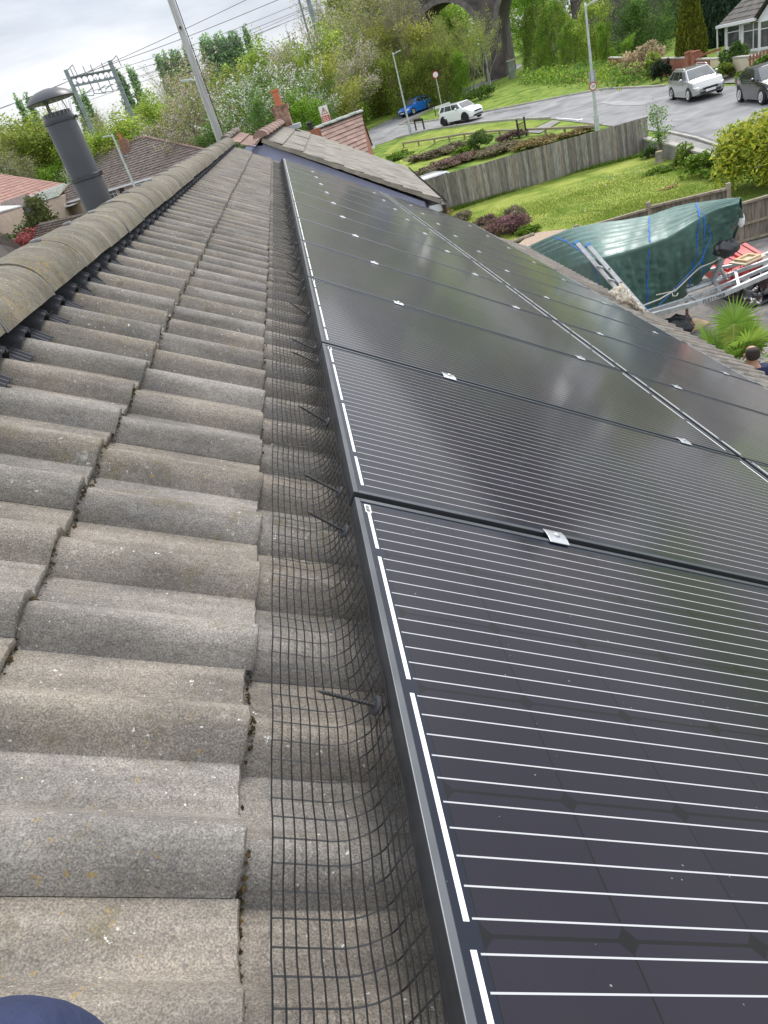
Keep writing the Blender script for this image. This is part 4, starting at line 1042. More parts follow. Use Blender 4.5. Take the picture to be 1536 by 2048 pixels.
# ------------------------------------------------------------------ boat under its tarpaulin
TARP = mat('green_tarpaulin', (.065, .135, .112), (.09, .185, .155), rough=.40, scale=3, bump=.22, bscale=8, spec=.6, distort=1.5, detail=6)
def tarp():
    def row(l): return [Zp(*p) for p in l]
    A = row([(1030, 505, .5), (1060, 491, .85), (1150, 455, 1.60), (1280, 435, 1.65), (1357, 412, 1.75), (1440, 400, 1.86), (1483, 398, 1.92)])
    Bq = row([(1085, 545, .5), (1125, 540, .9), (1187, 521, 1.46), (1252, 504, 1.5), (1335, 476, 1.57), (1415, 428, 1.76), (1478, 406, 1.92)])
    Cq = row([(1130, 610, .0), (1160, 620, .0), (1225, 655, .05), (1292, 640, .05), (1356, 606, .12), (1432, 522, .85), (1484, 438, 1.55)])
    back = [Vector((p.x+.1, p.y+.12, max(p.z-1.15, .1))) for p in A]; back[-1] = A[-1]-Vector((-.02, 0, .25))
    rows_in = [back, A, [(a+c)/2+Vector((0, 0, .05)) for a, c in zip(A, Bq)], Bq, [(a*.5+c*.5)+Vector((0, .0, 0)) for a, c in zip(Bq, Cq)], Cq]
    def cm(P, t):
        n = len(P)-1; s = min(int(t*n), n-1); f = t*n-s
        p0, p1, p2, p3 = P[max(s-1, 0)], P[s], P[s+1], P[min(s+2, n)]
        return .5*((2*p1)+(p2-p0)*f+(2*p0-5*p1+4*p2-p3)*f*f+(3*p1-p0-3*p2+p3)*f**3)
    U, Vn = 165, 90
    long = [[cm(r_, i/U) for i in range(U+1)] for r_ in rows_in]
    from mathutils import noise as mn
    grid = []
    for j in range(Vn+1):
        r_ = []
        for i in range(U+1):
            t = j/Vn*(len(rows_in)-1); s = min(int(t), len(rows_in)-2); f = t-s
            p = long[s][i].lerp(long[s+1][i], f)
            side = min(max((j/Vn-.58)/.1, 0), 1)
            i_, j_ = i/1.5, j/1.5; fold = (.012+.023*side)*mn.noise(Vector((i_*.16, j_*.03, 1)))+.055*mn.noise(Vector((i_*.42+j_*.05, j_*.06, 5)))*side+.02*(.15+.85*side)*mn.noise(Vector((i_*.22-j_*.25, j_*.22, 9)))+.03*side*(1-abs(mn.noise(Vector((i_*.5+j_*.3, j_*.45-i_*.1, 2)))))**4
            crease = (1-abs(mn.noise(Vector((i_*.11+j_*.07, j_*.11-i_*.03, 3)))))**6*.03*(.25+.75*side)
            top = (1-side)*.013*(math.sin(j_*1.9+i_*.05+1.5*mn.noise(Vector((i_*.03, 0, 2))))+.6*math.sin(j_*3.3-i_*.03))*(1 if 12 < j_ < 36 else .3)
            r_.append(p+Vector((.15, -.8*side-.15, .75*(1-side)+.15))*(fold*1.2-crease*.6+top))
        grid.append(r_)
    c = A[3]
    t_ = thing('covered_boat', 'boat wrapped in a dark green tarpaulin tied with blue rope, bow raised to the right', 'boat', (c.x, c.y, gz(c.x, c.y)))
    b = MB(); b.grid(grid); o = b.build('tarpaulin', TARP, t_, smooth=True, world=True)
    sd_ = o.modifiers.new('s', 'SOLIDIFY'); sd_.thickness = .006
    # hull below the bow
    HULL = mat('hull_grp', (.30, .28, .25), (.45, .43, .40), rough=.35, scale=3)
    b = MB(); K = []
    for i in range(8):
        f = i/7; p = Cq[4].lerp(Cq[6], f)+Vector((-.03, .42*(1-f), .02)); zt_ = Bq[4].lerp(Bq[6], f).z-.2
        y0 = A[4].lerp(A[6], f).y-.05; keel = p.z-.02+.0*f
        yc = (p.y+y0)/2
        hw = max((y0-p.y)/2*.86, .03)
        K.append([Vector((p.x, yc-hw, zt_)), Vector((p.x-.02, yc-hw*.9, (zt_+keel)/2)), Vector((p.x, yc, keel)), Vector((p.x-.02, yc+hw*.9, (zt_+keel)/2)), Vector((p.x, yc+hw, zt_))])
    b.grid(K); b.build('hull', HULL, t_, smooth=True, world=True)
    b = MB(); q = Zp(1482, 440, 1.55); b.sphere(q, (.06, .07, .13), 10, 6); b.build('bow_fitting', WPVC, t_, world=True)
    ROPE = mat('blue_rope', (.02, .13, .50), (.04, .2, .62), rough=.7, scale=40)
    def rope(i0, name='rope', off=.012, j0=12, j1=Vn, drift=0):
        pts = []
        for j in list(range(j0, j1, 5))+[j1]:
            i = min(max(int(i0*1.5+drift*1.5*((j-54)/36) if j > 54 else i0*1.5-(54-j)*.30), 0), U); p = grid[j][i]
            pts.append(p+Vector((.0, -off-.004, off+.004)))
        b = MB(); b.tube(pts, .014, 5); b.build(name, ROPE, t_, world=True)
    rope(36, j1=78); rope(66, drift=-10); rope(88, drift=-9); rope(90, drift=-5, j0=46)
    b = MB(); b.tube([grid[46][132]+Vector((0, -.02, .02)), Zp(1416, 470, 1.35)+Vector((0, -.12, 0)), Zp(1395, 520, 1.0)+Vector((0, -.12, 0)), Zp(1300, 620, .35)+Vector((0, -.12, 0))], .009, 5); b.build('rope', ROPE, t_, world=True)
    return t_
boat = tarp()
# ------------------------------------------------------------------ galvanised trailer
GALV = mat('galvanised', (.40, .42, .43), (.56, .58, .6), rough=.42, metal=.55, scale=9)
rz_ = .52
def tp(px, py, z=rz_): return Zp(px, py, z)
a_ = tp(1290, 640); tr = thing('boat_trailer', 'galvanised boat trailer with long rails and winch post in front of the covered boat', 'trailer', (a_.x, a_.y, gz(a_.x, a_.y)))
def rail(name, pxs, w_, h_, z=rz_):
    b = MB(); P = [tp(*q, z) for q in pxs]
    for a, c in zip(P[:-1], P[1:]): b.bar(a, c, w_, h_)
    return b.build(name, GALV, tr, world=True, bevel=.006), P
r1, PR = rail('rail', [(1292, 633), (1390, 607), (1445, 589), (1580, 530)], .07, .09)
rail('rail', [(1290, 625), (1400, 590), (1480, 558), (1580, 515)], .05, .07)
rail('rail', [(1372, 570), (1440, 556), (1580, 505)], .055, .07, .46)
rail('rail', [(1380, 548), (1480, 528), (1580, 490)], .05, .06, .46)
b = MB(); b.tube([tp(1372, 583), tp(1430, 563), tp(1450, 555)], .045, 10); b.build('keel_tube', GALV, tr, world=True)
for p, q in (((1380, 592), (1400, 604)), ((1470, 540), (1478, 575)), ((1425, 556), (1440, 585))):
    b = MB(); b.bar(tp(*p), tp(*q), .05, .05); b.build('cross_member', GALV, tr, world=True)
wt = Zp(1448, 510, 1.12)
b = MB(); b.bar(tp(1424, 565), wt, .07, .07); b.build('winch_post', GALV, tr, world=True)
b = MB(); b.bar(tp(1452, 557), (tp(1424, 565)+wt)/2+Vector((.02, 0, .05)), .05, .05); b.build('winch_brace', GALV, tr, world=True)
b = MB(); b.bar(wt+Vector((-.12, 0, -.02)), wt+Vector((.12, 0, .0)), .05, .05); b.build('winch_arm', GALV, tr, world=True)
for p in ((1402, 570), (1418, 566), (1456, 553)):
    b = MB(); q = tp(*p); b.tube([q+Vector((.0, .055*math.cos(a), .055*math.sin(a))) for a in np.linspace(0, 2*math.pi, 12)], .007, 5); b.build('u_bolt', GALV, tr, world=True)
xd = (PR[2]-PR[0]).normalized(); yd = Vector((-xd.y, xd.x, 0)).normalized()
if yd.y > 0: yd = -yd
pm = PR[0].lerp(PR[1], .0); pm = tp(1428, 597)
along = (PR[2]-PR[1]).normalized(); fn = Vector((along.y, -along.x, 0)).normalized()
seg0, seg1 = PR[1], PR[2]
pm = seg0.lerp(seg1, .66)
text_mesh('lettering', 'FLETCHER', .092, frame(pm+fn*.038+Vector((0, 0, 0)), along, fn), INK, tr, ext=.001)
b = MB(); b.box((tp(1560, 540).x+.1, tp(1560, 540).y, .15), (.18, .55, .6)); b.build('mudguard', GALV, tr, world=True, bevel=.03)
# winch bag
from mathutils import noise as mn
BAG = mat('black_polythene', (.012, .012, .014), (.022, .022, .026), rough=.32, spec=.6, scale=5, bump=.6, bscale=14)
def lumpy(name, label, cat, c, r, matl, amp=.18, fr=3., nu=28, nv=18, flat=None, seed=0, base=None):
    b = MB(); rows = []
    for i in range(nv+1):
        a = math.pi*i/nv; row = []
        for j in range(nu):
            t = 2*math.pi*j/nu; d = Vector((math.sin(a)*math.cos(t), math.sin(a)*math.sin(t), math.cos(a)))
            k = 1+amp*mn.noise(d*fr+Vector((seed, 0, 0)))+amp*.6*(1-abs(mn.noise(d*fr*1.7+Vector((0, seed, 0)))))**4
            row.append(Vector((d.x*r[0]*k, d.y*r[1]*k, d.z*r[2]*k)))
        rows.append(row)
    b.grid(rows, None, True); o = b.build(name, matl, smooth=True); o.location = c
    return tag(o, label, cat)
bg_ = Zp(1453, 500, 1.18)
lumpy('black_bag', 'black plastic bag tied over the winch of the boat trailer', 'bag', bg_+Vector((0, 0, .02)), (.20, .17, .14), BAG, .22, 2.4)
WR = mat('pale_rope', (.55, .52, .42), (.68, .65, .56), rough=.9, scale=60)
rp = thing('pale_rope', 'pale rope running from the winch down along the trailer', 'rope', Zp(1400, 560, .7))
b = MB(); b.tube([Zp(1445, 514, 1.05), Zp(1425, 525, .95), Zp(1400, 535, .88), Zp(1385, 548, .8), Zp(1350, 582, .62), Zp(1312, 590, .6)], .013, 6); b.build('line', WR, rp, world=True)
b = MB(); b.tube([Zp(1350, 578, .66), Zp(1344, 585, .6), Zp(1346, 592, .55), Zp(1353, 592, .55), Zp(1356, 586, .58)], .011, 6); b.build('loop', WR, rp, world=True)
b = MB(); b.tube([Zp(1345, 583, .63), Zp(1320, 598, .6), Zp(1284, 612, .58)], .013, 6); b.build('line', WR, rp, world=True)
# red box behind, framed board on top
REDP = mat('red_gelcoat', (.50, .035, .03), (.60, .09, .08), rough=.4, scale=4)
P4 = [Zp(1408, 532, .25), Zp(1490, 490, .25), Zp(1526, 512, .25), Zp(1452, 556, .25)]
rb = thing('red_crate', 'faded red lidded crate behind the trailer strapped with black cords', 'crate', ((P4[0]+P4[2])/2).xy.to_3d()+Vector((0, 0, -.3)))
b = MB(); b.prism([p-Vector((0, 0, .22)) for p in P4], (0, 0, .22)); b.build('body', REDP, rb, world=True, bevel=.03)
b = MB(); cen = sum((p for p in P4), Vector())/4
b.prism([cen+(p-cen)*1.05 for p in P4], (0, 0, .05)); lid = b.build('lid', REDP, rb, world=True, bevel=.02)
for s_ in ((.10, .45), (.55, .90)):
    pts = [P4[0].lerp(P4[1], s_[0]).lerp(P4[3].lerp(P4[2], s_[0]), .12), P4[0].lerp(P4[1], s_[1]).lerp(P4[3].lerp(P4[2], s_[1]), .12), P4[0].lerp(P4[1], s_[1]).lerp(P4[3].lerp(P4[2], s_[1]), .88), P4[0].lerp(P4[1], s_[0]).lerp(P4[3].lerp(P4[2], s_[0]), .88)]
    b = MB(); b.prism([p+Vector((0, 0, .05)) for p in pts], (0, 0, .05)); b.build('raised_panel', REDP, lid, world=True, bevel=.02)
for s_ in (.15, .38, .62, .85):
    b = MB(); b.tube([P4[0].lerp(P4[1], s_)+Vector((0, .03, -.2)), P4[0].lerp(P4[1], s_)+Vector((0, .0, .11)), P4[3].lerp(P4[2], s_)+Vector((0, 0, .11)), P4[3].lerp(P4[2], s_)+Vector((0, -.05, -.3))], .008, 5); b.build('cord', BLK, rb, world=True)
fw_ = Zp(1495, 522, .62); fx = frame(fw_+Vector((0, 0, .03)), (1, .28, 0), (0, 0, 1))
PINE = mat('pine', (.50, .36, .20), (.62, .47, .28), rough=.7, scale=3, stretch=(1, 6, 1))
fo = thing('wooden_frame', 'small square pine frame lying on the trailer rails', 'frame', M=fx)
b = MB(); b.box((0, 0, 0), (.52, .36, .025)); b.build('board', mat('pale_board', (.55, .47, .34), (.62, .54, .42), rough=.8, scale=5), fo)
for c_, s_ in (((0, .12, .03), (.36, .05, .04)), ((0, -.12, .03), (.36, .05, .04)), ((.155, 0, .03), (.05, .19, .04)), ((-.155, 0, .03), (.05, .19, .04))):
    b = MB(); b.box(c_, s_); b.build('moulding', PINE, fo)
# black sheeting on the ground
def sheet(name, label, cat, pxs, z0, amp, matl, n=22, seed=0):
    P = [Zp(*p, z0) for p in pxs]; rows = []
    for j in range(n+1):
        row = []
        for i in range(n+1):
            a = P[0].lerp(P[1], i/n); c = P[3].lerp(P[2], i/n); p = a.lerp(c, j/n); e = min(i, j, n-i, n-j)/n
            h = amp*(abs(mn.noise(Vector((p.x*2.6, p.y*2.6, seed))))+.6*(1-abs(mn.noise(Vector((p.x*3.7, p.y*4.1, seed+4)))))**5)*min(1, e*5)
            row.append(p+Vector((.06*mn.noise(Vector((p.x*3, p.y*3, 7))), .06*mn.noise(Vector((p.x*3, p.y*3, 8))), h)))
        rows.append(row)
    b = MB(); b.grid(rows); o = b.build(name, matl, smooth=True)
    s_ = o.modifiers.new('s', 'SOLIDIFY'); s_.thickness = .004
    return tag(o, label, cat)
zs = gz(7.5, 13)+.05
sheet('black_sheeting', 'crumpled black plastic sheeting on the paving below the trailer', 'sheeting', [(1430, 590), (1540, 560), (1590, 590), (1500, 615)], zs, .22, BAG, 30, 2)
sheet('black_sheeting', 'black plastic sheet bunched up at the right edge behind the trailer', 'sheeting', [(1500, 555), (1590, 535), (1600, 575), (1530, 590)], zs+.15, .32, BAG, 24, 6)
# axle stand on a board
bp_ = Zp(1375, 652, gz(6, 11)+.06); so_ = thing('axle_stand', 'rusty axle stand standing on the plywood board', 'axle stand', bp_)
RUST = mat('rusty_steel', (.16, .07, .05), (.26, .13, .10), rough=.9, scale=12)
b = MB()
for a in (45, 135, 225, 315):
    a = R(a); b.bar((.13*math.cos(a), .13*math.sin(a), .0), (.03*math.cos(a), .03*math.sin(a), .22), .03, .012)
b.bar((-.1, .1, .03), (.1, .1, .03), .02, .02); b.bar((-.1, -.1, .03), (.1, -.1, .03), .02, .02); b.build('base', RUST, so_)
b = MB(); b.tube([(0, 0, .2), (0, 0, .5)], .028, 8); b.box((0, 0, .51), (.1, .05, .03)); b.build('post', RUST, so_)
pb = thing('plywood_board', 'plywood board lying on the paving under the axle stand', 'board', bp_-Vector((0, 0, .03)), R(14))
b = MB(); b.box((0, 0, 0), (.75, .42, .03)); b.build('ply', PINE, pb)
bk_ = Zp(1352, 655, gz(5.6, 11.5)+.2); lumpy('black_bag', 'black plastic bag under the trailer rails beside the axle stand', 'bag', bk_, (.28, .22, .2), BAG, .25, 2.2, seed=4)
# ladder against the eaves
el = W(4.72, 0, -.06)
def eave_pt(px, py):
    d = ray(px, py); s = (el.x+.04-CAM[0])/d[0]; return Vector(CAM+d*s)
LADD = mat('ladder_aluminium', (.33, .335, .34), (.45, .455, .46), rough=.5, metal=.35, scale=12)
Er, Tr = Zp(1290, 622, 1.95), Zp(1177, 492, 2.72); off_ = Vector((-.04, .30, 0))
dl = (Tr-Er).normalized(); fo_ = Er+dl*((gz(4.6, 6.3)+.03-Er.z)/dl.z)
ld = thing('ladder', 'aluminium ladder with blue end caps leaning on the eaves in front of the covered boat', 'ladder', fo_)
side = dl.cross(off_).normalized()
for o_ in (Vector(), off_):
    b = MB(); b.bar(fo_+o_, Tr+o_, .056, .026, up=off_); b.build('stile', LADD, ld, world=True, bevel=.003)
    b = MB(); b.bar(Tr+o_, Tr+o_+dl*.03, .074, .034, up=off_); b.build('end_cap', mat('blue_plastic', (.03, .22, .55), rough=.4), ld, world=True)
n_ = int((Tr-fo_).length/.25)
for i in range(1, n_):
    p = fo_+dl*(.25*i-.08); b = MB(); b.tube([p+off_*.05, p+off_*.95], .016, 8); b.build('rung', LADD, ld, world=True)
b = MB()
for i in range(1, n_):
    p = fo_+dl*(.25*i-.08)-off_*.05; b.box(p+side*0, (.03, .006, .03))
b.build('rung_end', INK, ld, world=True)
RAG = mat('cream_cloth', (.60, .53, .42), (.72, .66, .55), rough=.95, scale=14, bump=.4, bscale=60)
def rag():
    P = [Zp(*p) for p in ((1216, 590, 2.32), (1243, 572, 2.36), (1288, 628, 2.10), (1270, 622, 2.06))]; rows = []; n = 30
    for j in range(n+1):
        row = []
        for i in range(n+1):
            a = P[0].lerp(P[1], i/n); c = P[3].lerp(P[2], i/n); p = a.lerp(c, j/n)
            h = .05*(1-abs(mn.noise(Vector((i*.27, j*.22, 3)))))**3+.03*mn.noise(Vector((i*.5, j*.4, 1)))
            row.append(p+Vector((h*.3+.03*mn.noise(Vector((i*.3, j*.3, 11))), -.03*mn.noise(Vector((i*.3, j*.3, 21))), h)))
        rows.append(row)
    b = MB(); b.grid(rows); o = b.build('cloth', RAG, smooth=True); s_ = o.modifiers.new('s', 'SOLIDIFY'); s_.thickness = .008
    tag(o, 'crumpled cream cloth draped on the eaves at the ladder', 'cloth')
rag()
# ------------------------------------------------------------------ person below the eaves
hp = Zp(1505, 690, 1.52); gp_ = gz(hp.x, hp.y)
SKIN = mat('skin', (.36, .19, .12), (.43, .24, .16), rough=.6, scale=6); HAIR = mat('dark_hair', (.018, .012, .009), (.04, .028, .02), rough=.8, scale=60, bump=.5, bscale=200); TOP = mat('navy_top', (.012, .016, .05), (.022, .028, .075), rough=.9, scale=9, bump=.3, bscale=30)
ps = thing('person', 'dark haired person in a navy top standing below the eaves with back turned', 'person', (hp.x, hp.y, gp_), R(-15))
hgt = hp.z-gp_; k = hgt/1.76
def S(v): return [(x*k, y*k, z*k, (r[0]*k, r[1]*k) if isinstance(r, tuple) else r*k) for x, y, z, r in v]
body = S([(0, 0, .96, (.15, .11)), (0, 0, 1.15, (.145, .10)), (0, .0, 1.36, (.17, .11)), (0, 0, 1.47, (.10, .08)), (0, .005, 1.54, .06), (0, .02, 1.60, (.07, .085)), (0, .02, 1.67, (.078, .098)), (0, .01, 1.735, (.055, .07)),
          (.17, 0, 1.43, .06), (.22, .02, 1.18, .045), (.17, .2, 1.0, .036), (.13, .33, 1.02, .03), (.11, .40, 1.03, .022),
          (-.17, 0, 1.43, .06), (-.22, .02, 1.18, .045), (-.17, .2, 1.0, .036), (-.13, .33, 1.02, .03), (-.11, .40, 1.03, .022),
          (.09, 0, .85, .09), (.10, .01, .48, .06), (.10, -.01, .09, .042), (.11, .12, .04, .035), (-.09, 0, .85, .09), (-.10, .01, .48, .06), (-.10, -.01, .09, .042), (-.11, .12, .04, .035)])
ed = [(0, 1), (1, 2), (2, 3), (3, 4), (4, 5), (5, 6), (6, 7), (2, 8), (8, 9), (9, 10), (10, 11), (11, 12), (2, 13), (13, 14), (14, 15), (15, 16), (16, 17), (0, 18), (18, 19), (19, 20), (20, 21), (0, 22), (22, 23), (23, 24), (24, 25)]
nb_ = len(body)
for sx_ in (1, -1):            # five fingers each side
    w0 = 12 if sx_ > 0 else 17
    for f in range(5):
        a = (f-2)*.018; ln_ = (.05, .075, .08, .075, .06)[f]
        i0 = len(body); body += S([(sx_*.11+a, .43, 1.03, .008), (sx_*.11+a*1.2-sx_*.01, .43+ln_, 1.02, .006)]); ed += [(w0, i0), (i0, i0+1)]
skin_mesh('body', body, ed, SKIN, ps, 0)
b = MB()
for sx_ in (-1, 1): b.sphere((sx_*.083*k, .012*k, 1.635*k), (.014*k, .022*k, .033*k), 10, 8)
b.build('ear', SKIN, ps, smooth=True)
hv = S([(0, -.004, 1.735, (.064, .075)), (0, -.012, 1.69, (.086, .096)), (0, -.03, 1.635, (.084, .08)), (0, -.042, 1.575, (.066, .052))])
skin_mesh('hair', hv, [(0, 1), (1, 2), (2, 3)], HAIR, ps, 0)
sh = S([(0, 0, .93, (.17, .13)), (0, 0, 1.15, (.165, .12)), (0, 0, 1.36, (.195, .13)), (0, 0, 1.475, (.10, .085)), (.19, 0, 1.425, .078), (.235, .015, 1.2, .062), (-.19, 0, 1.425, .078), (-.235, .015, 1.2, .062)])
skin_mesh('shirt', sh, [(0, 1), (1, 2), (2, 3), (2, 4), (4, 5), (2, 6), (6, 7)], TOP, ps, 0)
tr_ = S([(0, 0, .95, (.165, .125)), (.09, 0, .82, .105), (.10, .01, .48, .078), (.10, -.01, .1, .062), (-.09, 0, .82, .105), (-.10, .01, .48, .078), (-.10, -.01, .1, .062)])
skin_mesh('trousers', tr_, [(0, 1), (1, 2), (2, 3), (0, 4), (4, 5), (5, 6)], NAVY, ps, 0)
# ------------------------------------------------------------------ cars
TYRE = mat('tyre_rubber', (.012, .012, .013), (.02, .02, .02), rough=.85, scale=20)
CGLASS = mat('car_glass', (.02, .024, .027), (.035, .04, .043), rough=.04, scale=1, spec=.9)
WSCR = mat('windscreen_glass', (.09, .10, .105), (.15, .16, .165), rough=.16, scale=1.2, spec=.5)  # base colour lightened to stand in for the sky reflected in the glass
CTRIM = mat('car_trim', (.014, .014, .015), (.02, .02, .021), rough=.55, scale=10)
LAMP = mat('lamp_lens', (.70, .71, .72), (.82, .83, .84), rough=.12, scale=6, spec=.8)
PLATE = mat('number_plate', (.75, .75, .73), (.70, .70, .68), rough=.4, scale=6)
CHROME = mat('alloy', (.60, .61, .62), (.72, .72, .73), rough=.28, metal=.8, scale=8)
def paint(name, a, met=.0): return mat(name, a, tuple(min(1, x*1.06+.002) for x in a), rough=.24, scale=.8, coat=1., metal=met)
def interp(tab, x):
    for (x0, *a), (x1, *c) in zip(tab[:-1], tab[1:]):
        if x <= x1 or (x1, *c) == tuple(tab[-1]):
            f = min(max((x-x0)/(x1-x0), 0), 1); f = f*f*(3-2*f)*.5+f*.5; return [p+(q-p)*f for p, q in zip(a, c)]
def car(label, pnt, loc, head, L_, Wd, Ht, wb, fo, hood, belt, ws, rs, re, wheel_r=.32, rim=CHROME, roofmat_=None, arch=None, glassrear=True, sill=.2, rails=False, spoke=5, backslope=.25, nose=.55):
    """x forward; fo = front overhang; hood/belt heights; ws = windscreen foot, rs/re = roof start/end (metres from nose)"""
    c = thing('parked_car', label, 'car', loc, head)
    hw = Wd/2; X = lambda s: L_/2-s
    top = [(0, nose), (.12, nose+.1), (.5, hood-.06), (ws, hood), (ws+.35, belt), (re, belt+.02), (L_-.12, belt), (L_, belt-.22)]
    wid = [(0, hw*.72), (.18, hw*.88), (.7, hw*.985), (1.6, hw), (L_-1.0, hw), (L_-.3, hw*.94), (L_, hw*.80)]
    bot = [(0, sill+.08), (.3, sill), (L_-.4, sill), (L_, sill+.14)]
    n = 36; rows = []
    for i in range(n+1):
        s = L_*i/n; zt = interp(top, s)[0]; w_ = interp(wid, s)[0]; zb = interp(bot, s)[0]; x = X(s); zm = zb+(zt-zb)*.55
        half = [(w_*.80, zb), (w_*.97, zb+.06), (w_, zm), (w_*.985, zm+(zt-zm)*.55), (w_*.93, zt-.012), (w_*.80, zt+.012), (w_*.4, zt+.03), (0, zt+.035)]
        if i in (0, n): half = [(y*.96, z) for y, z in half]
        ring = [Vector((x, y, z)) for y, z in half]+[Vector((x, -y, z)) for y, z in half[-2::-1]]
        rows.append(ring)
    b = MB(); b.grid(rows, close=True); m_ = len(rows[0]); o_ = len(b.v)
    b.add(rows[0], [tuple(range(m_))]); b.add(rows[-1], [tuple(range(m_))[::-1]])
    b.build('body', pnt, c, smooth=True).data.set_sharp_from_angle(angle=R(42))
    # greenhouse: pillars and roof in paint, windows proud of it
    def gh(s, t):            # s along the car, t 0 at belt .. 1 at roof: half width, z
        return hw*(.93-.19*t**1.15), belt-.01+(Ht-belt-.02)*t
    def sx(t, front): return (ws+(rs-ws)*t) if front else (L_-.10+(re-L_+.10)*t**(1.1))
    K = 8; rows = []
    for j in range(K+1):
        t = j/K; f, r_ = sx(t, True), sx(t, False); wv, z = gh(0, t); ring = []
        for i in range(15):
            s = f+(r_-f)*i/14; e = min(i, 14-i)/14; ww = wv*(1-.10*max(0, .16-e)/.16*(1 if i < 7 else .7)); ring.append(Vector((X(s), ww, z)))
        ring += [Vector((p.x, -p.y, p.z)) for p in ring[::-1]]; rows.append(ring)
    b = MB(); b.grid(rows, close=True)
    b.build('cabin', pnt, c, smooth=True).data.set_sharp_from_angle(angle=R(50))
    wv, z = gh(0, 1); b = MB(); rr_ = []
    for i in range(13):
        f = i/12; s = sx(1, True)+(sx(1, False)-sx(1, True))*f; e = min(f, 1-f); crown = .035*math.sin(math.pi*min(max(f, .0), 1))**.6; ww = wv*(1-.10*max(0, .16-e)/.16)
        rr_.append([Vector((X(s), ww*y, z+crown*(1-y*y)+.004)) for y in np.linspace(1.0, -1.0, 9)])
    b.grid(rr_); b.build('roof', roofmat_ or pnt, c, smooth=True)
    def side_pt(s_frac, t, sgn, off=.006):
        f, r_ = sx(t, True), sx(t, False); s = f+(r_-f)*s_frac; wv, z = gh(0, t); e = min(s_frac, 1-s_frac); ww = wv*(1-.10*max(0, .16-e)/.16*(1 if s_frac < .5 else .7))
        return Vector((X(s), sgn*(ww+off), z))
    def pane(a0, a1, c0, c1, sgn, nm='side_window'):   # fractions at bottom a0..a1, top c0..c1
        b = MB(); g = [[side_pt((a0+(a1-a0)*i/8)*(1-t_)+(c0+(c1-c0)*i/8)*t_, .10+.78*t_, sgn) for i in range(9)] for t_ in np.linspace(0, 1, 5)]
        b.grid(g); b.build(nm, CGLASS, c, smooth=True)
    for sgn in (1, -1):
        pane(.06, .375, .045, .375, sgn); pane(.40, .70, .40, .70, sgn); pane(.725, .92, .725, .90, sgn)
    for front in (True, False):
        b = MB(); g = []
        for t_ in np.linspace(.06, .93, 6):
            wv, z = gh(0, t_); s = sx(t_, front); ww = wv*.84; bulge = .05
            g.append([Vector((X(s)+(1 if front else -1)*(.012+.004), ww*y, z)) for y in np.linspace(-1, 1, 7)])
        b.grid(g); b.build('windscreen' if front else 'rear_window', WSCR, c, smooth=True)
    # wheels
    for s in (fo, fo+wb):
        for sgn in (1, -1):
            M_ = Matrix.Translation((X(s), sgn*(hw-.10), wheel_r)) @ Matrix.Rotation(R(-90*sgn), 4, 'X')
            b = MB(); b.lathe([(wheel_r*.6, -.1), (wheel_r*.93, -.1), (wheel_r, -.07), (wheel_r, .07), (wheel_r*.95, .105), (wheel_r*.70, .112), (wheel_r*.68, .09), (0, .085)], 24, M_)
            wv = b.build('wheel', TYRE, c)
            b = MB(); b.lathe([(wheel_r*.70, .10), (wheel_r*.66, .118), (wheel_r*.60, .105), (wheel_r*.58, .096)], 24, M_)
            for q in range(spoke):
                a = 2*math.pi*q/spoke; p0 = M_ @ Vector((wheel_r*.10*math.cos(a), wheel_r*.10*math.sin(a), .114)); p1 = M_ @ Vector((wheel_r*.63*math.cos(a), wheel_r*.63*math.sin(a), .110)); b.bar(p0, p1, wheel_r*.17, .012, up=(0, sgn, 0))
            b.lathe([(0, .112), (wheel_r*.16, .112), (wheel_r*.14, .122), (0, .122)], 12, M_)
            b.build('rim', rim, wv)
            b = MB(); ra = wheel_r+.055
            fan = [Vector((X(s)+ra*math.cos(a), sgn*(interp(wid, s)[0]+.004), wheel_r+ra*math.sin(a))) for a in np.linspace(R(-18), R(198), 22)]
            inn = [Vector((X(s)+(ra-.001)*math.cos(a), sgn*(interp(wid, s)[0]-.1), wheel_r+ra*math.sin(a))) for a in np.linspace(R(-18), R(198), 22)]
            b.grid([fan, inn]); b.add(fan, [tuple(range(22))]); b.build('wheel_arch', CTRIM, c)
            if arch:
                b = MB(); o2 = [Vector((X(s)+(ra+.07)*math.cos(a), sgn*(interp(wid, s)[0]+.012), wheel_r+(ra+.07)*math.sin(a))) for a in np.linspace(R(-18), R(198), 22)]
                i2 = [Vector((X(s)+(ra-.02)*math.cos(a), sgn*(interp(wid, s)[0]+.012), wheel_r+(ra-.02)*math.sin(a))) for a in np.linspace(R(-18), R(198), 22)]
                b.grid([o2, i2]); b.build('arch_trim', CTRIM, c)
    for sgn in (1, -1):
        b = MB(); p = Vector((X(.28), sgn*hw*.70, nose+.075)); b.sphere(p, (.26, .17, .085), 14, 8, M=Matrix.Rotation(R(-26*sgn), 4, 'Z') @ Matrix.Rotation(R(12), 4, 'Y')); b.build('headlight', LAMP, c, smooth=True)
        b = MB(); b.sphere((X(L_-.10), sgn*hw*.74, belt-.13), (.12, .12, .13), 10, 6); b.build('tail_light', mat('red_lens', (.35, .01, .01), rough=.2), c, smooth=True)
        b = MB(); p = Vector((X(ws+.55), sgn*(hw+.07), belt+.07)); b.sphere(p, (.085, .11, .075), 10, 7); b.bar(p-Vector((0, sgn*.1, .04)), p-Vector((0, sgn*.02, .02)), .04, .04); b.build('mirror', pnt, c, smooth=True)
        b = MB(); b.sphere((X(.11), sgn*hw*.60, sill+.16), (.07, .10, .05), 10, 6); b.build('fog_lamp', LAMP, c, smooth=True)
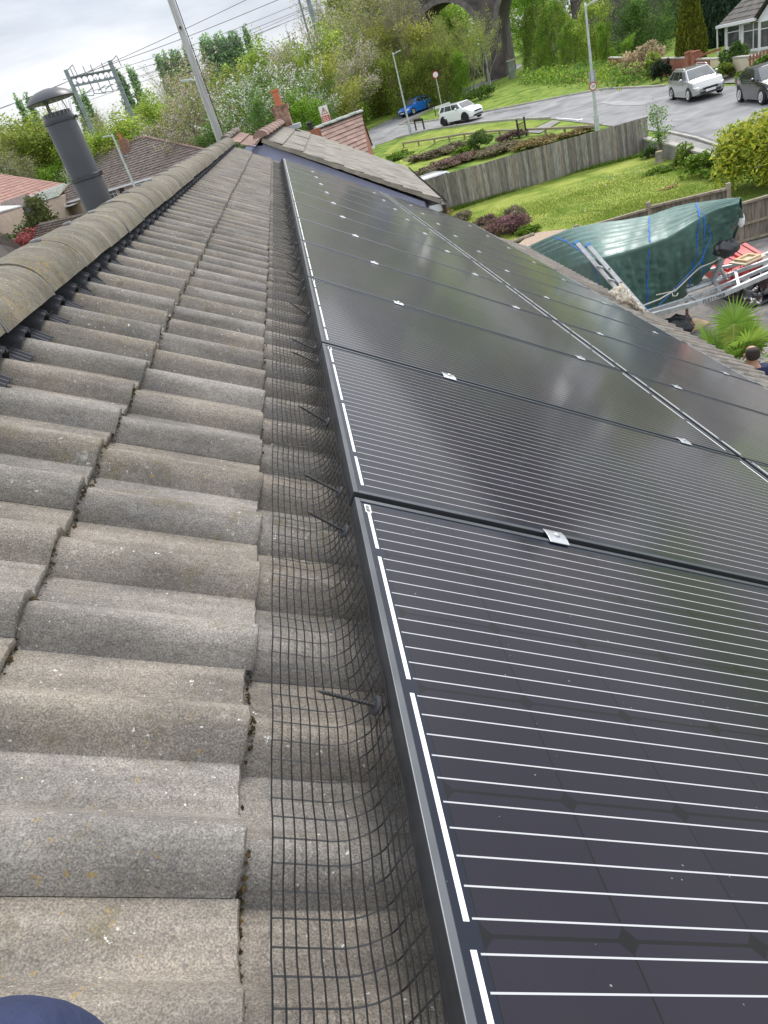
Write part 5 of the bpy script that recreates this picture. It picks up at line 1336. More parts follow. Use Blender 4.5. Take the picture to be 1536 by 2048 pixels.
        for s in (ws+1.15, ws+1.95):
            b = MB(); b.box((X(s), sgn*(hw*.992), belt-.14), (.18, .022, .028)); b.build('handle', pnt, c, bevel=.006)
        b = MB(); b.bar((X(fo+.42), sgn*(hw*.95), sill+.03), (X(fo+wb-.42), sgn*(hw*.95), sill+.03), .03, .09); b.build('sill_trim', CTRIM if arch else pnt, c)
        if rails:
            b = MB(); ww = gh(0, 1)[0]*.90; s0, s1 = sx(1, True)+.1, sx(1, False)-.1
            b.tube([(X(s0), sgn*ww, Ht-.01), (X(s0+.2), sgn*ww, Ht+.045), (X(s1-.2), sgn*ww, Ht+.045), (X(s1), sgn*ww, Ht-.01)], .018, 6); b.build('roof_rail', CHROME, c)
    b = MB(); b.box((X(.02), 0, nose-.02), (.10, Wd*.44, .12)); b.build('grille', CTRIM, c, bevel=.03)
    b = MB(); b.box((X(.03), 0, sill+.15), (.12, Wd*.62, .12)); b.build('lower_grille', CTRIM, c, bevel=.03)
    b = MB(); b.box((X(-.035), 0, nose-.135), (.02, .52, .115)); pl_ = b.build('number_plate', PLATE, c)
    b = MB(); b.box((X(L_+.01), 0, belt-.35), (.02, .52, .115)); b.build('number_plate', mat('yellow_plate', (.65, .45, .02), rough=.4), c)
    return c
def face(a, c_): return math.atan2(c_[1]-a[1], c_[0]-a[0])
SILV = paint('silver_paint', (.36, .36, .345), .25); WHT = paint('white_paint', (.80, .81, .82)); BLU = paint('blue_paint', (.012, .16, .60), .15); BLC = paint('black_paint', (.010, .011, .014))
p = Vector((23.45, 43.2, 0)); p.z = gz(p.x, p.y)+.05
car('silver estate car with roof rails parked at the kerb by the brick wall', SILV, p, face((0, 0), (-.15, -1)), 4.49, 1.79, 1.49, 2.65, .88, .96, .98, 1.15, 1.95, 3.75, .33, rails=True)
a_, c_ = G(1480, 206), G(1530, 213); d_ = (c_-a_).xy.normalized(); rt_ = Vector((-d_.y, d_.x)); 
if rt_.x < 0: rt_ = -rt_
p = ((a_+c_)/2).xy+rt_*.8; q = Vector((p.x, p.y, gz(p.x, p.y)+.05))
car('black hatchback with dark alloys at the right edge of the road', BLC, q, math.atan2(d_.y, d_.x), 4.28, 1.79, 1.46, 2.63, .88, .94, .97, 1.15, 1.95, 3.45, .335, rim=CHROME)
a_, c_ = G(892.4, 252), G(934, 247); d_ = Vector((.52, -.85)).normalized(); rt_ = Vector((-d_.y, d_.x))
if rt_.y < 0: rt_ = -rt_
p = ((a_+c_)/2).xy+rt_*.75; q = Vector((p.x, p.y, gz(p.x, p.y)+.05))
car('white compact car with black wheels driving along the curving road', WHT, q, math.atan2(d_.y, d_.x), 4.1, 1.80, 1.54, 2.6, .76, 1.02, 1.06, 1.05, 1.62, 3.75, .335, rim=CTRIM, arch=True, nose=.66, spoke=10)
a_, c_ = G(856, 219.5), G(828, 231); d_ = (c_-a_).xy.normalized(); rt_ = Vector((-d_.y, d_.x))
if rt_.y < 0: rt_ = -rt_
p = ((a_+c_)/2).xy+rt_*.75; q = Vector((p.x, p.y, gz(p.x, p.y)+.07))
car('bright blue hatchback with silver wheels on the lane by the grass island', BLU, q, math.atan2(d_.y, d_.x), 4.34, 1.80, 1.48, 2.64, .88, .95, .98, 1.2, 2.0, 3.5, .32)
p = Zp(868, 351, gz(7, 36)+1.46); q = Vector((p.x+.2, p.y+.5, gz(p.x, p.y)+.02))
car('white car mostly hidden behind the board fence beside the heather', WHT, q, R(14), 4.2, 1.76, 1.47, 2.6, .85, .95, .98, 1.15, 1.9, 3.4, .32)
# ------------------------------------------------------------------ lamps, signs, poles
GALVP = mat('galvanised_pole', (.42, .45, .46), (.54, .57, .58), rough=.5, metal=.35, scale=4)
def lamp(label, base, ztop, armdir=(1, 0), r0=.075, r1=.045, arm=.6):
    t_ = thing('street_lamp', label, 'street lamp', base); h = ztop-base.z
    b = MB(); b.tube([(0, 0, 0), (0, 0, 1.3)], r0*1.45, 10); b.tube([(0, 0, 1.3), (0, 0, h)], [r0, r1], 10); b.build('column', GALVP, t_, smooth=False)
    a = Vector((armdir[0], armdir[1], .14)).normalized()
    b = MB(); b.bar(Vector((0, 0, h-.02)), Vector((0, 0, h))+a*arm*.45, .07, .06); b.bar(Vector((0, 0, h+.02))+a*arm*.35, Vector((0, 0, h+.02))+a*arm*1.15, .2, .07); o = b.build('lamp_head', GALVP, t_, bevel=.015)
    b = MB(); b.bar(Vector((0, 0, h-.022))+a*arm*.45, Vector((0, 0, h-.022))+a*arm*1.1, .15, .02); b.build('lens', LAMP, o)
    b = MB(); b.tube([(0, 0, h), (0, 0, h+.13)], .05, 8); b.build('sensor', LAMP, t_)
    return t_
lb = G(822, 268); lamp('galvanised street lamp on the verge beside the black frame near the blue car', lb, D(788, 108, lb.xy.length).z, (.93, -.36), .09, .055)
lb = G(1197, 285); t_ = lamp('galvanised street lamp with a 20 sign rising behind the board fence', lb, D(1170, 12, lb.xy.length).z, (.93, -.36), .085, .05)
RED_ = mat('sign_red', (.45, .02, .02), rough=.4); SWH = mat('sign_white', (.72, .72, .72), rough=.4); SGREY = mat('sign_grey', (.35, .36, .36), rough=.5)
def to_cam(p): v = Vector(CAM)-p; v.z = 0; return v.normalized()
def roundel(t_, p, r, txt=None):
    n = to_cam(p); x = Vector((0, 0, 1)).cross(n); F_ = frame(p+n*.1, x, n)
    b = MB(); b.lathe([(0, -.008), (r, -.008), (r, .008), (0, .008)], 24, F_); s_ = b.build('sign_face', RED_, t_, world=True)
    b = MB(); b.lathe([(0, .006), (r*.76, .006), (r*.76, .011), (0, .011)], 24, F_); b.build('sign_centre', SWH, s_, world=True)
    if txt:
        F2 = frame(p+n*.1+n*.014, x, Vector((0, 0, 1))); F2 = Matrix(((x.x, 0, n.x, 0), (x.y, 0, n.y, 0), (0, 1, 0, 0), (0, 0, 0, 1))); F2.translation = p+n*.114
        text_mesh('numerals', txt, r*.95, F2, INK, s_)
p = D(1187, 172, lb.xy.length); roundel(t_, Vector((lb.x, lb.y, p.z)), .19, '20')
p = D(1182, 157, lb.xy.length); n = to_cam(lb); b = MB(); b.box((0, 0, 0), (.34, .02, .62), M=Matrix.Translation(Vector((lb.x, lb.y, p.z))-n*.1) @ Matrix.Rotation(math.atan2(n.y, n.x)+math.pi/2, 4, 'Z')); b.build('back_plate', SGREY, t_, world=True)
lb = G(879, 190); lb = D(879, 190, 84); lb.z = gz(lb.x, lb.y); t_ = thing('road_sign', 'round speed limit sign on a pole beside the lane near the stone wall', 'road sign', lb)
ts = D(869, 150, 84); b = MB(); b.tube([(0, 0, 0), (0, 0, ts.z-lb.z+.3)], .05, 8); b.build('pole', GALVP, t_); roundel(t_, Vector((lb.x, lb.y, ts.z)), .33)
p = D(980, 167, 92); p.z = gz(p.x, p.y); lamp('small street lamp by the path under the railway arch', p, D(974, 112, 92).z, (.9, .3), .08, .05)
lb = D(277, 392, 56); lb.z = gz(lb.x, lb.y); lamp('slim street lamp in front of the hipped bungalow', lb, D(230, 270, 56).z, (-.9, .2), .10, .06)
lb = D(437, 285, 36); lb.z = gz(lb.x, lb.y); lamp('tall street lamp rising close to the thick utility pole', lb, D(389, 160, 36).z, (-.8, .3), .075, .05)
# thick pole with wires
lb = D(445, 290, 22); top_ = D(349, -4, 22); zb = gz(lb.x, lb.y); t_ = thing('utility_pole', 'thick grey wooden utility pole rising beyond the ridge end', 'utility pole', (lb.x, lb.y, zb))
PW_ = mat('grey_pole_wood', (.26, .255, .245), (.42, .41, .40), rough=.9, scale=5, stretch=(6, 6, .3), bump=.3)
b = MB(); b.tube([(0, 0, 0), (0, 0, 5.2), (0, 0, 10.2)], [.115, .095, .075], 16); b.build('shaft', PW_, t_, smooth=True)
b = MB(); b.bar((0, -.14, 7.8), (0, .14, 7.8), .05, .05); b.tube([(.13, 0, 2.5), (.12, 0, 5.5), (.105, 0, 9.5)], .012, 5); b.build('cable_guard', CTRIM, t_)
# warning board
wp = D(650, 230, 44); wz_ = wp.z; t_ = thing('warning_sign', 'white and red warning board with a triangle behind the pantile roof', 'sign', (wp.x, wp.y, gz(wp.x, wp.y)))
n = to_cam(wp); x = Vector((0, 0, 1)).cross(n); up = Vector((0, 0, 1)); 
b = MB(); b.tube([(0, 0, 0), (0, 0, wz_-gz(wp.x, wp.y)-.6)], .045, 8); b.build('pole', GALVP, t_)
def onsign(a, c_, o=.0): return wp+x*a+up*c_+n*(.06+o)
b = MB(); b.prism([onsign(-.24, -.46), onsign(.24, -.46), onsign(.24, .46), onsign(-.24, .46)], n*.012); pn_ = b.build('panel', SWH, t_, world=True)
b = MB(); b.prism([onsign(-.22, -.44, .013), onsign(.22, -.44, .013), onsign(.22, -.02, .013), onsign(-.22, -.02, .013)], n*.004); b.build('lower_field', mat('sign_pale_red', (.50, .07, .06), rough=.5), pn_, world=True)
b = MB(); b.prism([onsign(-.2, .04, .013), onsign(.2, .04, .013), onsign(0, .40, .013)], n*.004); b.build('triangle', RED_, pn_, world=True)
b = MB(); b.prism([onsign(-.13, .08, .018), onsign(.13, .08, .018), onsign(0, .31, .018)], n*.003); b.build('triangle_field', SWH, pn_, world=True)
b = MB(); b.prism([onsign(-.02, .15, .022), onsign(.02, .15, .022), onsign(.025, .26, .022), onsign(-.025, .26, .022)], n*.003); b.prism([onsign(-.02, .10, .022), onsign(.02, .10, .022), onsign(.02, .135, .022), onsign(-.02, .135, .022)], n*.003); b.build('symbol', INK, pn_, world=True)
b = MB()
for i in range(4):
    for s0, s1 in ((-.17, .02), (.04, .16)): b.prism([onsign(s0, -.36+.08*i, .018), onsign(s1-.01*i, -.36+.08*i, .018), onsign(s1-.01*i, -.33+.08*i, .018), onsign(s0, -.33+.08*i, .018)], n*.002)
b.build('lettering_lines', SWH, pn_, world=True)
# black frames and gate posts on the verge
def two_post(label, pa, pb, h, bar=True, nm='street_nameplate'):
    A, Bq = G(*pa), G(*pb); t_ = thing(nm, label, 'nameplate' if nm == 'street_nameplate' else 'gate post', A)
    for p in (A, Bq):
        b = MB(); b.box((p.x, p.y, gz(p.x, p.y)+h/2), (.10, .10, h), .4); b.build('post', CTRIM, t_, world=True)
    if bar:
        b = MB(); b.bar(Vector((A.x, A.y, A.z+h*.9)), Vector((Bq.x, Bq.y, Bq.z+h*.9)), .05, .22); b.build('plate', CTRIM, t_, world=True)
    return t_
two_post('black two-post nameplate frame seen from behind on the near verge', (833, 262), (849, 260), .95)
A = G(872, 232.5); t_ = thing('street_nameplate', 'pale street nameplate on black posts on the grass island left of the white car', 'nameplate', A)
b = MB(); b.box((0, 0, .45), (.08, .08, .9)); b.build('post', CTRIM, t_); b = MB(); b.box((1.6, .5, .45), (.08, .08, .9)); b.build('post', CTRIM, t_)
b = MB(); b.bar((-.1, -.03, .72), (1.75, .45, .72), .03, .24); b.build('plate', SWH, t_)
for px, py, nm in ((1038.5, 278, 'left'), (1053, 272, 'right')):
    p = G(px, py); t_ = thing('gate_post', f'slim black gate post among the heather, {nm} of the two', 'gate post', p, group='black gate posts'); b = MB(); b.box((0, 0, .5), (.09, .09, 1.15)); b.build('shaft', CTRIM, t_); b = MB(); b.box((0, 0, 1.09), (.12, .12, .05)); b.build('cap', CTRIM, t_)
p = G(1039, 277); q = G(1053, 272); t_ = thing('metal_gate', 'thin black metal gate between the slim gate posts', 'gate', p)
b = MB()
for f in np.linspace(.1, .9, 6): r_ = p.lerp(q, f); b.bar(r_+Vector((0, 0, .1)), r_+Vector((0, 0, .85)), .03, .03)
b.build('bars', CTRIM, t_, world=True)
for z in (.15, .82):
    b = MB(); b.bar(p+Vector((0, 0, z)), q+Vector((0, 0, z)), .03, .04); b.build('crossbar', CTRIM, t_, world=True)
p = D(1024, 144, 98); p.z = gz(p.x, p.y); t_ = thing('cabinet', 'narrow grey green utility cabinet at the foot of the viaduct pier', 'cabinet', p)
ht_ = D(1023, 122, 98).z-p.z
b = MB(); b.box((0, 0, ht_/2), (.75, .5, ht_)); b.build('body', mat('cabinet_green', (.16, .19, .16), (.3, .32, .29), rough=.8, scale=2), t_, bevel=.03); b = MB(); b.box((0, 0, ht_+.08), (.95, .65, .16)); b.build('cap', KERB, t_)
# ------------------------------------------------------------------ viaduct
STONE = mat('sooty_stone', (.055, .045, .048), (.15, .125, .12), rough=.95, scale=.9, detail=9, bump=.7, bscale=3, pos=(.3, .7))
RING = mat('pale_ring_brick', (.12, .108, .10), (.21, .19, .175), rough=.95, scale=2, bump=.4, bscale=8)
def viaduct():
    # local frame: x along the viaduct, y through it (away), z up; origin at the near left corner of the pier by the path
    o = D(1012, 150, 104); fz = gz(o.x, o.y)
    far_ = D(1034, 128, 113)
    dy = Vector(((far_-o).x, (far_-o).y, 0)).normalized(); dx = Vector((dy.y, -dy.x, 0))
    if dx.x < 0: dx = -dx
    dpt = 8.2; fzl = fz
    t_ = thing('viaduct', 'dark sooty stone railway viaduct with tall round arches behind the trees', 'viaduct', (o.x, o.y, fz), math.atan2(dx.y, dx.x))
    top = 11.6; span = 8.6; pier = 2.6; spring = 5.4
    # openings: x ranges
    ops = [(0, span)]+[(-(i*(span+pier))-pier-span, -(i*(span+pier))-pier) for i in range(1)]
    b = MB()
    xs0, xs1 = -(span+pier)-2.5, 40
    def col(x0, x1): b.box(((x0+x1)/2, dpt/2, (top-3)/2), (x1-x0, dpt, top+3))
    solid = []; cur = xs0
    for a, c in sorted(ops): solid.append((cur, a)); cur = c
    solid.append((cur, xs1))
    for a, c in solid: col(a, c)
    n = 20
    for a, c in ops:
        r_ = (c-a)/2; cx = (a+c)/2; arc = [Vector((cx-r_*math.cos(math.pi*i/n), 0, spring+r_*math.sin(math.pi*i/n))) for i in range(n+1)]
        for y in (0, dpt):
            for i in range(n):
                p, q = arc[i]+Vector((0, y, 0)), arc[i+1]+Vector((0, y, 0)); b.quad(p, q, Vector((q.x, y, top-1.5)), Vector((p.x, y, top-1.5)))
        for i in range(n): b.quad(arc[i], arc[i+1], arc[i+1]+Vector((0, dpt, 0)), arc[i]+Vector((0, dpt, 0)))
        b.box((cx, dpt/2, top-.75), (c-a, dpt, 1.5))
    b.build('masonry', STONE, t_)
    for a, c in ops:
        r_ = (c-a)/2; cx = (a+c)/2; k = MB()
        i_ = [Vector((cx-(r_-.02)*math.cos(math.pi*i/n), -.06, spring+(r_-.02)*math.sin(math.pi*i/n))) for i in range(n+1)]; o_ = [Vector((cx-(r_+.62)*math.cos(math.pi*i/n), -.06, spring+(r_+.62)*math.sin(math.pi*i/n))) for i in range(n+1)]
        ib = [p+Vector((0, .3, 0)) for p in i_]; ob = [p+Vector((0, .3, 0)) for p in o_]
        k.grid([ib, i_, o_, ob]); k.build('arch_ring', RING, t_)
    k = MB(); k.box(((xs0+xs1)/2, -.15, top+.2), (xs1-xs0, .6, .5)); k.box(((xs0+xs1)/2, .1, top+1), (xs1-xs0, .4, 1.3)); k.box(((xs0+xs1)/2, dpt-.1, top+1), (xs1-xs0, .4, 1.3)); k.build('parapet', STONE, t_)
    return t_
viaduct()
# ------------------------------------------------------------------ railway masts and wires
STEEL = mat('mast_steel', (.20, .235, .25), (.28, .32, .33), rough=.6, metal=.3, scale=3)
def mast(label, top, base_px, dist, w_=.35, group='railway masts'):
    A = D(*top, dist); b0 = D(*base_px, dist); zb = gz(A.x, A.y)
    x0 = Vector(((A.x+b0.x)/2, (A.y+b0.y)/2, zb)); t_ = thing('railway_mast', label, 'mast', x0, group=group)
    b = MB(); b.box((0, 0, (A.z-zb)/2), (w_, w_*.8, A.z-zb)); b.build('column', STEEL, t_)
    b = MB(); b.bar((0, 0, A.z-zb-.2), (1.1, -.1, A.z-zb+.25), .08, .08); b.tube([(1.1, -.1, A.z-zb+.25), (1.15, -.1, A.z-zb-1.0)], .05, 5); b.build('bracket', STEEL, t_)
    return t_, A
m1, A1 = mast('left grey steel mast of the railway gantry above the trees', (130, 140), (172, 230), 110, .45)
m2, A2 = mast('right grey steel mast of the railway gantry above the trees', (216, 122), (258, 208), 110, .5)
ga, gb2 = D(143, 164, 110), D(230, 147, 110)
t_ = thing('railway_gantry', 'grey steel portal beam with round holes spanning the two railway masts', 'gantry', ((ga+gb2)/2).xy.to_3d()+Vector((0, 0, ga.z)))
b = MB(); d = (gb2-ga); n = 9
n = 8
for s_ in (.5, -.5): b.bar(ga+Vector((0, 0, s_)), gb2+Vector((0, 0, s_)), .4, .12)
for i in range(n):                       # plate web with a round hole in every bay
    p0 = ga+d*(i/n); p1 = ga+d*((i+1)/n); c = (p0+p1)/2; e_ = (p1-p0)/2; r0 = .34; m_ = 16; ri = []; ro = []
    for j in range(m_):
        a = 2*math.pi*j/m_; q = max(abs(math.cos(a)), abs(math.sin(a))); ri.append(c+e_.normalized()*r0*math.cos(a)+Vector((0, 0, r0*math.sin(a)))); ro.append(c+e_*(math.cos(a)/q)+Vector((0, 0, .5*math.sin(a)/q)))
    for off in (Vector((0, -.05, 0)), Vector((0, .05, 0))): b.grid([[v+off for v in ri], [v+off for v in ro]], close=True)
b.build('beam', STEEL, t_, world=True)
for f in (.1, .38, .55, .8):
    b = MB(); p = ga+d*f; b.tube([p+Vector((0, 0, .4)), p+Vector((0, 0, 1.4))], .06, 5); b.tube([p, p+Vector((0, 0, -1.7)), p+Vector((1.4, 0, -2.0)), p+Vector((1.7, 0, -1.2)), p+Vector((.6, 0, -1.5))], .06, 5); b.build('registration_arm', STEEL, t_, world=True)
m3, _ = mast('slim grey railway mast above the blossom at the top of the view', (604, -60), (590, 50), 105, .22)
m4, _ = mast('thick grey railway mast beside the slim one above the lime tree', (600, -70), (626, 45), 100, .5)
WIREM = mat('contact_wire', (.10, .10, .11), rough=.6)
for i, (pa, pb, da, db, r_) in enumerate([((-10, 222), (500, -4), 118, 100, .028), ((126, 160), (560, -2), 112, 100, .03), ((228, 140), (600, 6), 110, 100, .022), ((232, 152), (620, 12), 111, 101, .022), ((160, 190), (640, 18), 112, 102, .022), ((-10, 219.5), (216, 123), 118, 110, .025), ((250, 165), (640, 6), 114, 104, .02), ((180, 200), (560, 50), 113, 103, .02)]):
    A, Bq = D(*pa, da), D(*pb, db); b = MB(); pts = [A.lerp(Bq, k/10)-Vector((0, 0, 1.2*math.sin(math.pi*k/10)*.25)) for k in range(11)]
    b.tube([p for p in pts], r_, 4); tag(b.build('overhead_wire', WIREM), f'thin overhead railway line crossing the sky, {ORD[i]} from the top', 'wire', 'overhead railway wires')
# ------------------------------------------------------------------ trees and plants
def leafmat(name, trans=.35, rough=.6):
    return mat(name, (.9, .9, .9), (1.1, 1.1, 1.1), rough=rough, scale=.8, attr=True, trans=trans, spec=.25)
LEAF = leafmat('leaf', .42); PETAL = leafmat('petal', .3, .8); NEEDLE = leafmat('needle', .15, .8)
BARK = mat('bark', (.09, .075, .06), (.20, .175, .145), rough=.95, scale=6, bump=.5, bscale=20, stretch=(1, 1, .3))
BARKP = mat('pale_bark', (.20, .18, .145), (.34, .31, .26), rough=.95, scale=5, bump=.4, bscale=20, stretch=(1, 1, .3))
def quads_mesh(name, V, C, material, per=4):
    """V: (n, per, 3) array, C: (n, 3) colours"""
    n = V.shape[0]; me = bpy.data.meshes.new(name)
    me.vertices.add(n*per); me.vertices.foreach_set('co', V.reshape(-1).astype(np.float32))
    me.loops.add(n*per); me.loops.foreach_set('vertex_index', np.arange(n*per, dtype=np.int32))
    me.polygons.add(n); me.polygons.foreach_set('loop_start', np.arange(0, n*per, per, dtype=np.int32)); me.polygons.foreach_set('loop_total', np.full(n, per, dtype=np.int32))
    me.update(calc_edges=True)
    ca = me.color_attributes.new('col', 'FLOAT_COLOR', 'CORNER')
    cc = np.ones((n, per, 4), np.float32); cc[:, :, :3] = C[:, None, :]; ca.data.foreach_set('color', cc.reshape(-1))
    me.materials.append(material); return me
def leaves(rng, P, size, cols, name, material, asp=.55, up=.0, jitter=.35, droop=None):
    """one small bent leaf (quad) at every point of P"""
    n = len(P); a = rng.normal(size=(n, 3)); a[:, 2] = a[:, 2]*.7+up
    if droop is not None: a = a*.45+droop
    a /= np.linalg.norm(a, axis=1)[:, None]; b = rng.normal(size=(n, 3)); b -= a*(a*b).sum(1)[:, None]; b /= np.linalg.norm(b, axis=1)[:, None]
    s = size*rng.uniform(.6, 1.35, n)[:, None]
    V = np.stack([P-a*s*.5, P+b*s*asp*.5, P+a*s*.5, P-b*s*asp*.5], 1)
    C = cols*rng.uniform(1-jitter, 1+jitter, n)[:, None]
    return quads_mesh(name, V, C, material)
def branch_tree(rng, h, spread=.35, levels=4, r0=.16, lean=0., nkids=(3, 5), trunks=1, upb=.5, start=.3):
    """recursive limbs; returns tubes as MB and the twig ends / points along twigs"""
    b = MB(); tips = []; alongs = []
    def grow(p, d, L_, r, lv):
        k = 4 if lv < 2 else 3; pts = [p]; q = p
        for i in range(k):
            d = (d+Vector(rng.normal(size=3))*.12+Vector((0, 0, .04*upb))).normalized(); q = q+d*L_/k; pts.append(q)
        rs = [r*(1-.55*i/k) for i in range(k+1)]; b.tube(pts, rs, 5 if lv == 0 else 3, caps=False)
        if lv >= levels-2: alongs.extend(pts[1:])
        if lv == levels-1: tips.append(pts[-1]); return
        nk = rng.integers(nkids[0], nkids[1]+1)
        for j in range(nk):
            f = start+(1-start)*(j+.6)/nk if lv == 0 else .3+.7*(j+.5)/nk
            i = min(int(f*k), k-1); base = pts[i].lerp(pts[i+1], f*k-i)
            a = rng.uniform(0, 2*math.pi); dd = Vector((math.cos(a), math.sin(a), 0)); nd = (d*(.75+.2*upb)+dd*spread*1.6*rng.uniform(.7, 1.2)+Vector((0, 0, .3*upb))).normalized()
            grow(base, nd, L_*rng.uniform(.45, .68), max(r*(1-.5*f)*.55, .008), lv+1)
    for i in range(trunks):
        a = rng.uniform(0, 2*math.pi); o = Vector((math.cos(a), math.sin(a), 0))*(.25*(trunks > 1))
        grow(o, (Vector((0, 0, 1))+o*.6*rng.uniform(.3, 1.2)+Vector((lean, 0, 0))).normalized(), h*rng.uniform(.5, .62) if trunks == 1 else h*rng.uniform(.45, .65), r0, 0)
    return b, [np.array(t) for t in tips], [np.array(t) for t in alongs]
PAL = {
 'lime': [(.235, .325, .05), (.28, .36, .055), (.18, .27, .04), (.31, .37, .075)],
 'yellow': [(.27, .285, .05), (.31, .32, .06), (.21, .24, .045), (.20, .19, .06)],
 'olive': [(.19, .25, .035), (.25, .31, .05), (.15, .20, .035), (.23, .22, .07)],
 'dark': [(.07, .14, .03), (.10, .18, .04), (.055, .105, .025), (.13, .21, .04)],
 'mid': [(.12, .22, .025), (.17, .28, .03), (.09, .17, .022), (.22, .33, .04)],
 'poplar': [(.20, .29, .16), (.25, .34, .18), (.16, .24, .13)],  # distance haze is put into these paler leaf colours
 'tan': [(.30, .25, .15), (.36, .30, .19), (.24, .20, .12), (.28, .29, .10)],
 'pinkw': [(.58, .50, .46), (.50, .42, .38), (.66, .60, .54)],
 'white': [(.72, .72, .66), (.62, .62, .54), (.78, .78, .74)],
}
def pick(rng, pal, n): a = np.array(PAL[pal])*(1 if pal in ('white', 'pinkw') else 1.5); return a[rng.integers(0, len(a), n)]  # leaf colours lifted in place of air haze
PROTO = {}
def proto_tree(kind, seed):
    """unit: a 10 m tree with its base at the origin; returns (trunk mesh, crown mesh)"""
    key = (kind, seed)
    if key in PROTO: return PROTO[key]
    rng = np.random.default_rng(hash(kind) % 1000 if False else sum(map(ord, kind))*7+seed); H_ = 10.0
    extra = None
    if kind in ('lime', 'yellow', 'mid', 'olive', 'dark'):
        b, tips, al = branch_tree(rng, H_, .42, 4, .17, nkids=(4, 6), upb=.7, start=.12)
        T = np.array(al); 
        pts = []; cols = []
        for c in T[rng.permutation(len(T))[:900]]:
            n = rng.integers(10, 24); s = rng.uniform(.24, .55); q = c+rng.normal(size=(n, 3))*s*np.array([1, 1, .8]); pts.append(q)
            base = pick(rng, kind, 1)*rng.uniform(.72, 1.25); cols.append(np.repeat(base, n, 0))
        # lower skirts so the crown reaches low down
        for _ in range(220):
            a = rng.uniform(0, 6.28); r = rng.uniform(.6, 2.6)*(1 if kind != 'yellow' else .6); z = rng.uniform(.2, 4.2); n = 24; q = np.array([r*math.cos(a), r*math.sin(a), z])+rng.normal(size=(n, 3))*.4
            pts.append(q); cols.append(np.repeat(pick(rng, kind, 1)*rng.uniform(.6, 1.1), n, 0))
        P = np.concatenate(pts); C = np.concatenate(cols); cr_ = leaves(rng, P, .20, C, 'crown_'+kind, LEAF, .6)
    elif kind == 'bare':
        b, tips, al = branch_tree(rng, H_, .28, 5, .12, nkids=(3, 5), upb=1.0, trunks=2, start=.25)
        T = np.array(tips); T = T[rng.permutation(len(T))[:1500]]; k = 4
        P = np.repeat(T, k, 0)+rng.normal(size=(len(T)*k, 3))*.22; C = np.where(rng.random((len(P), 1)) < .5, pick(rng, 'tan', len(P)), pick(rng, 'olive', len(P))); cr_ = leaves(rng, P, .13, C, 'crown_bare', LEAF, .5)
    elif kind == 'thin':
        b, tips, al = branch_tree(rng, H_, .30, 5, .10, nkids=(3, 4), upb=.9, trunks=4, start=.15)
        T = np.array(al); T = T[rng.permutation(len(T))[:1500]]; k = 3
        P = np.repeat(T, k, 0)+rng.normal(size=(len(T)*k, 3))*.22; C = pick(rng, 'olive', len(P))*1.05; cr_ = leaves(rng, P, .15, C, 'crown_thin', LEAF, .5)
    elif kind in ('blossom', 'pinkblossom'):
        b, tips, al = branch_tree(rng, H_, .55, 4, .14, nkids=(4, 6), upb=.5, trunks=2, start=.1)
        T = np.array(tips); pts = []; cols = []; pal = 'white' if kind == 'blossom' else 'pinkw'
        T = T[rng.permutation(len(T))[:420 if kind == 'blossom' else 330]]
        for c in T:
            out_ = np.array([c[0], c[1], (c[2]-4)*.8+1.5]); out_ /= np.linalg.norm(out_)+1e-6; L_ = rng.uniform(.4, 1.1); n = rng.integers(9, 18)
            f = rng.uniform(-.7, 1, n)[:, None]; pts.append(c+out_*L_*f+rng.normal(size=(n, 3))*.085); cols.append(pick(rng, pal, n))
            b.tube([Vector(c-out_*.6), Vector(c+out_*L_)], .012, 3, caps=False)
        P = np.concatenate(pts); C = np.concatenate(cols); extra = leaves(rng, P, .14, C, 'flowers', PETAL, .85, jitter=.12)
        A_ = np.array(al); A_ = A_[rng.permutation(len(A_))[:520]]; n = 11
        P = np.repeat(A_, n, 0)+rng.normal(size=(len(A_)*n, 3))*.38; C = pick(rng, 'dark' if kind == 'blossom' else 'tan', len(P)); C = np.where(rng.random((len(P), 1)) < .35, pick(rng, 'mid', len(P)), C); cr_ = leaves(rng, P, .18, C, 'crown_'+kind, LEAF, .5)
    elif kind == 'poplar':
        b = MB(); b.tube([(0, 0, 0), (0, 0, 9.6)], [.14, .02], 5); pts = []
        for _ in range(260):
            z = rng.uniform(.6, 10); r = (.85*math.sin(min(1, z/3)*1.57)*(1-(z/10.4)**3))*rng.uniform(.2, 1); a = rng.uniform(0, 6.28); pts.append(np.array([r*math.cos(a), r*math.sin(a), z])+rng.normal(size=(10, 3))*np.array([.12, .12, .35]))
        P = np.concatenate(pts); cr_ = leaves(rng, P, .34, pick(rng, 'poplar', len(P)), 'crown_poplar', LEAF, .5, up=1.2)
    elif kind in ('conifer', 'darkconifer'):
        b = MB(); b.tube([(0, 0, 0), (0, 0, 9)], [.22, .03], 6); n = 15000; t = rng.random(n)**.75; z = .25+9.75*(1-t); 
        R0 = 2.9 if kind == 'conifer' else 2.6
        prof = R0*np.minimum(1, (1-z/10.15)**.62*1.02)*np.minimum(1, .72+z/3.2*.28)
        a = rng.uniform(0, 2*np.pi, n); lob = 1+.07*np.sin(a*7+z*1.3)+.05*np.sin(a*13-z*2.9); r = prof*lob*(.72+.30*rng.random(n)**.5)
        P = np.stack([r*np.cos(a), r*np.sin(a), z+rng.normal(size=n)*.1], 1)
        out_ = np.stack([np.cos(a)*.55, np.sin(a)*.55, np.full(n, 1.15 if kind == 'conifer' else -1.3)], 1)
        if kind == 'conifer':
            g = np.array([(.11, .135, .012), (.16, .18, .016), (.075, .10, .014), (.20, .205, .02)])[rng.integers(0, 4, n)]
        else: g = np.array([(.022, .045, .02), (.03, .06, .028), (.016, .035, .016)])[rng.integers(0, 3, n)]
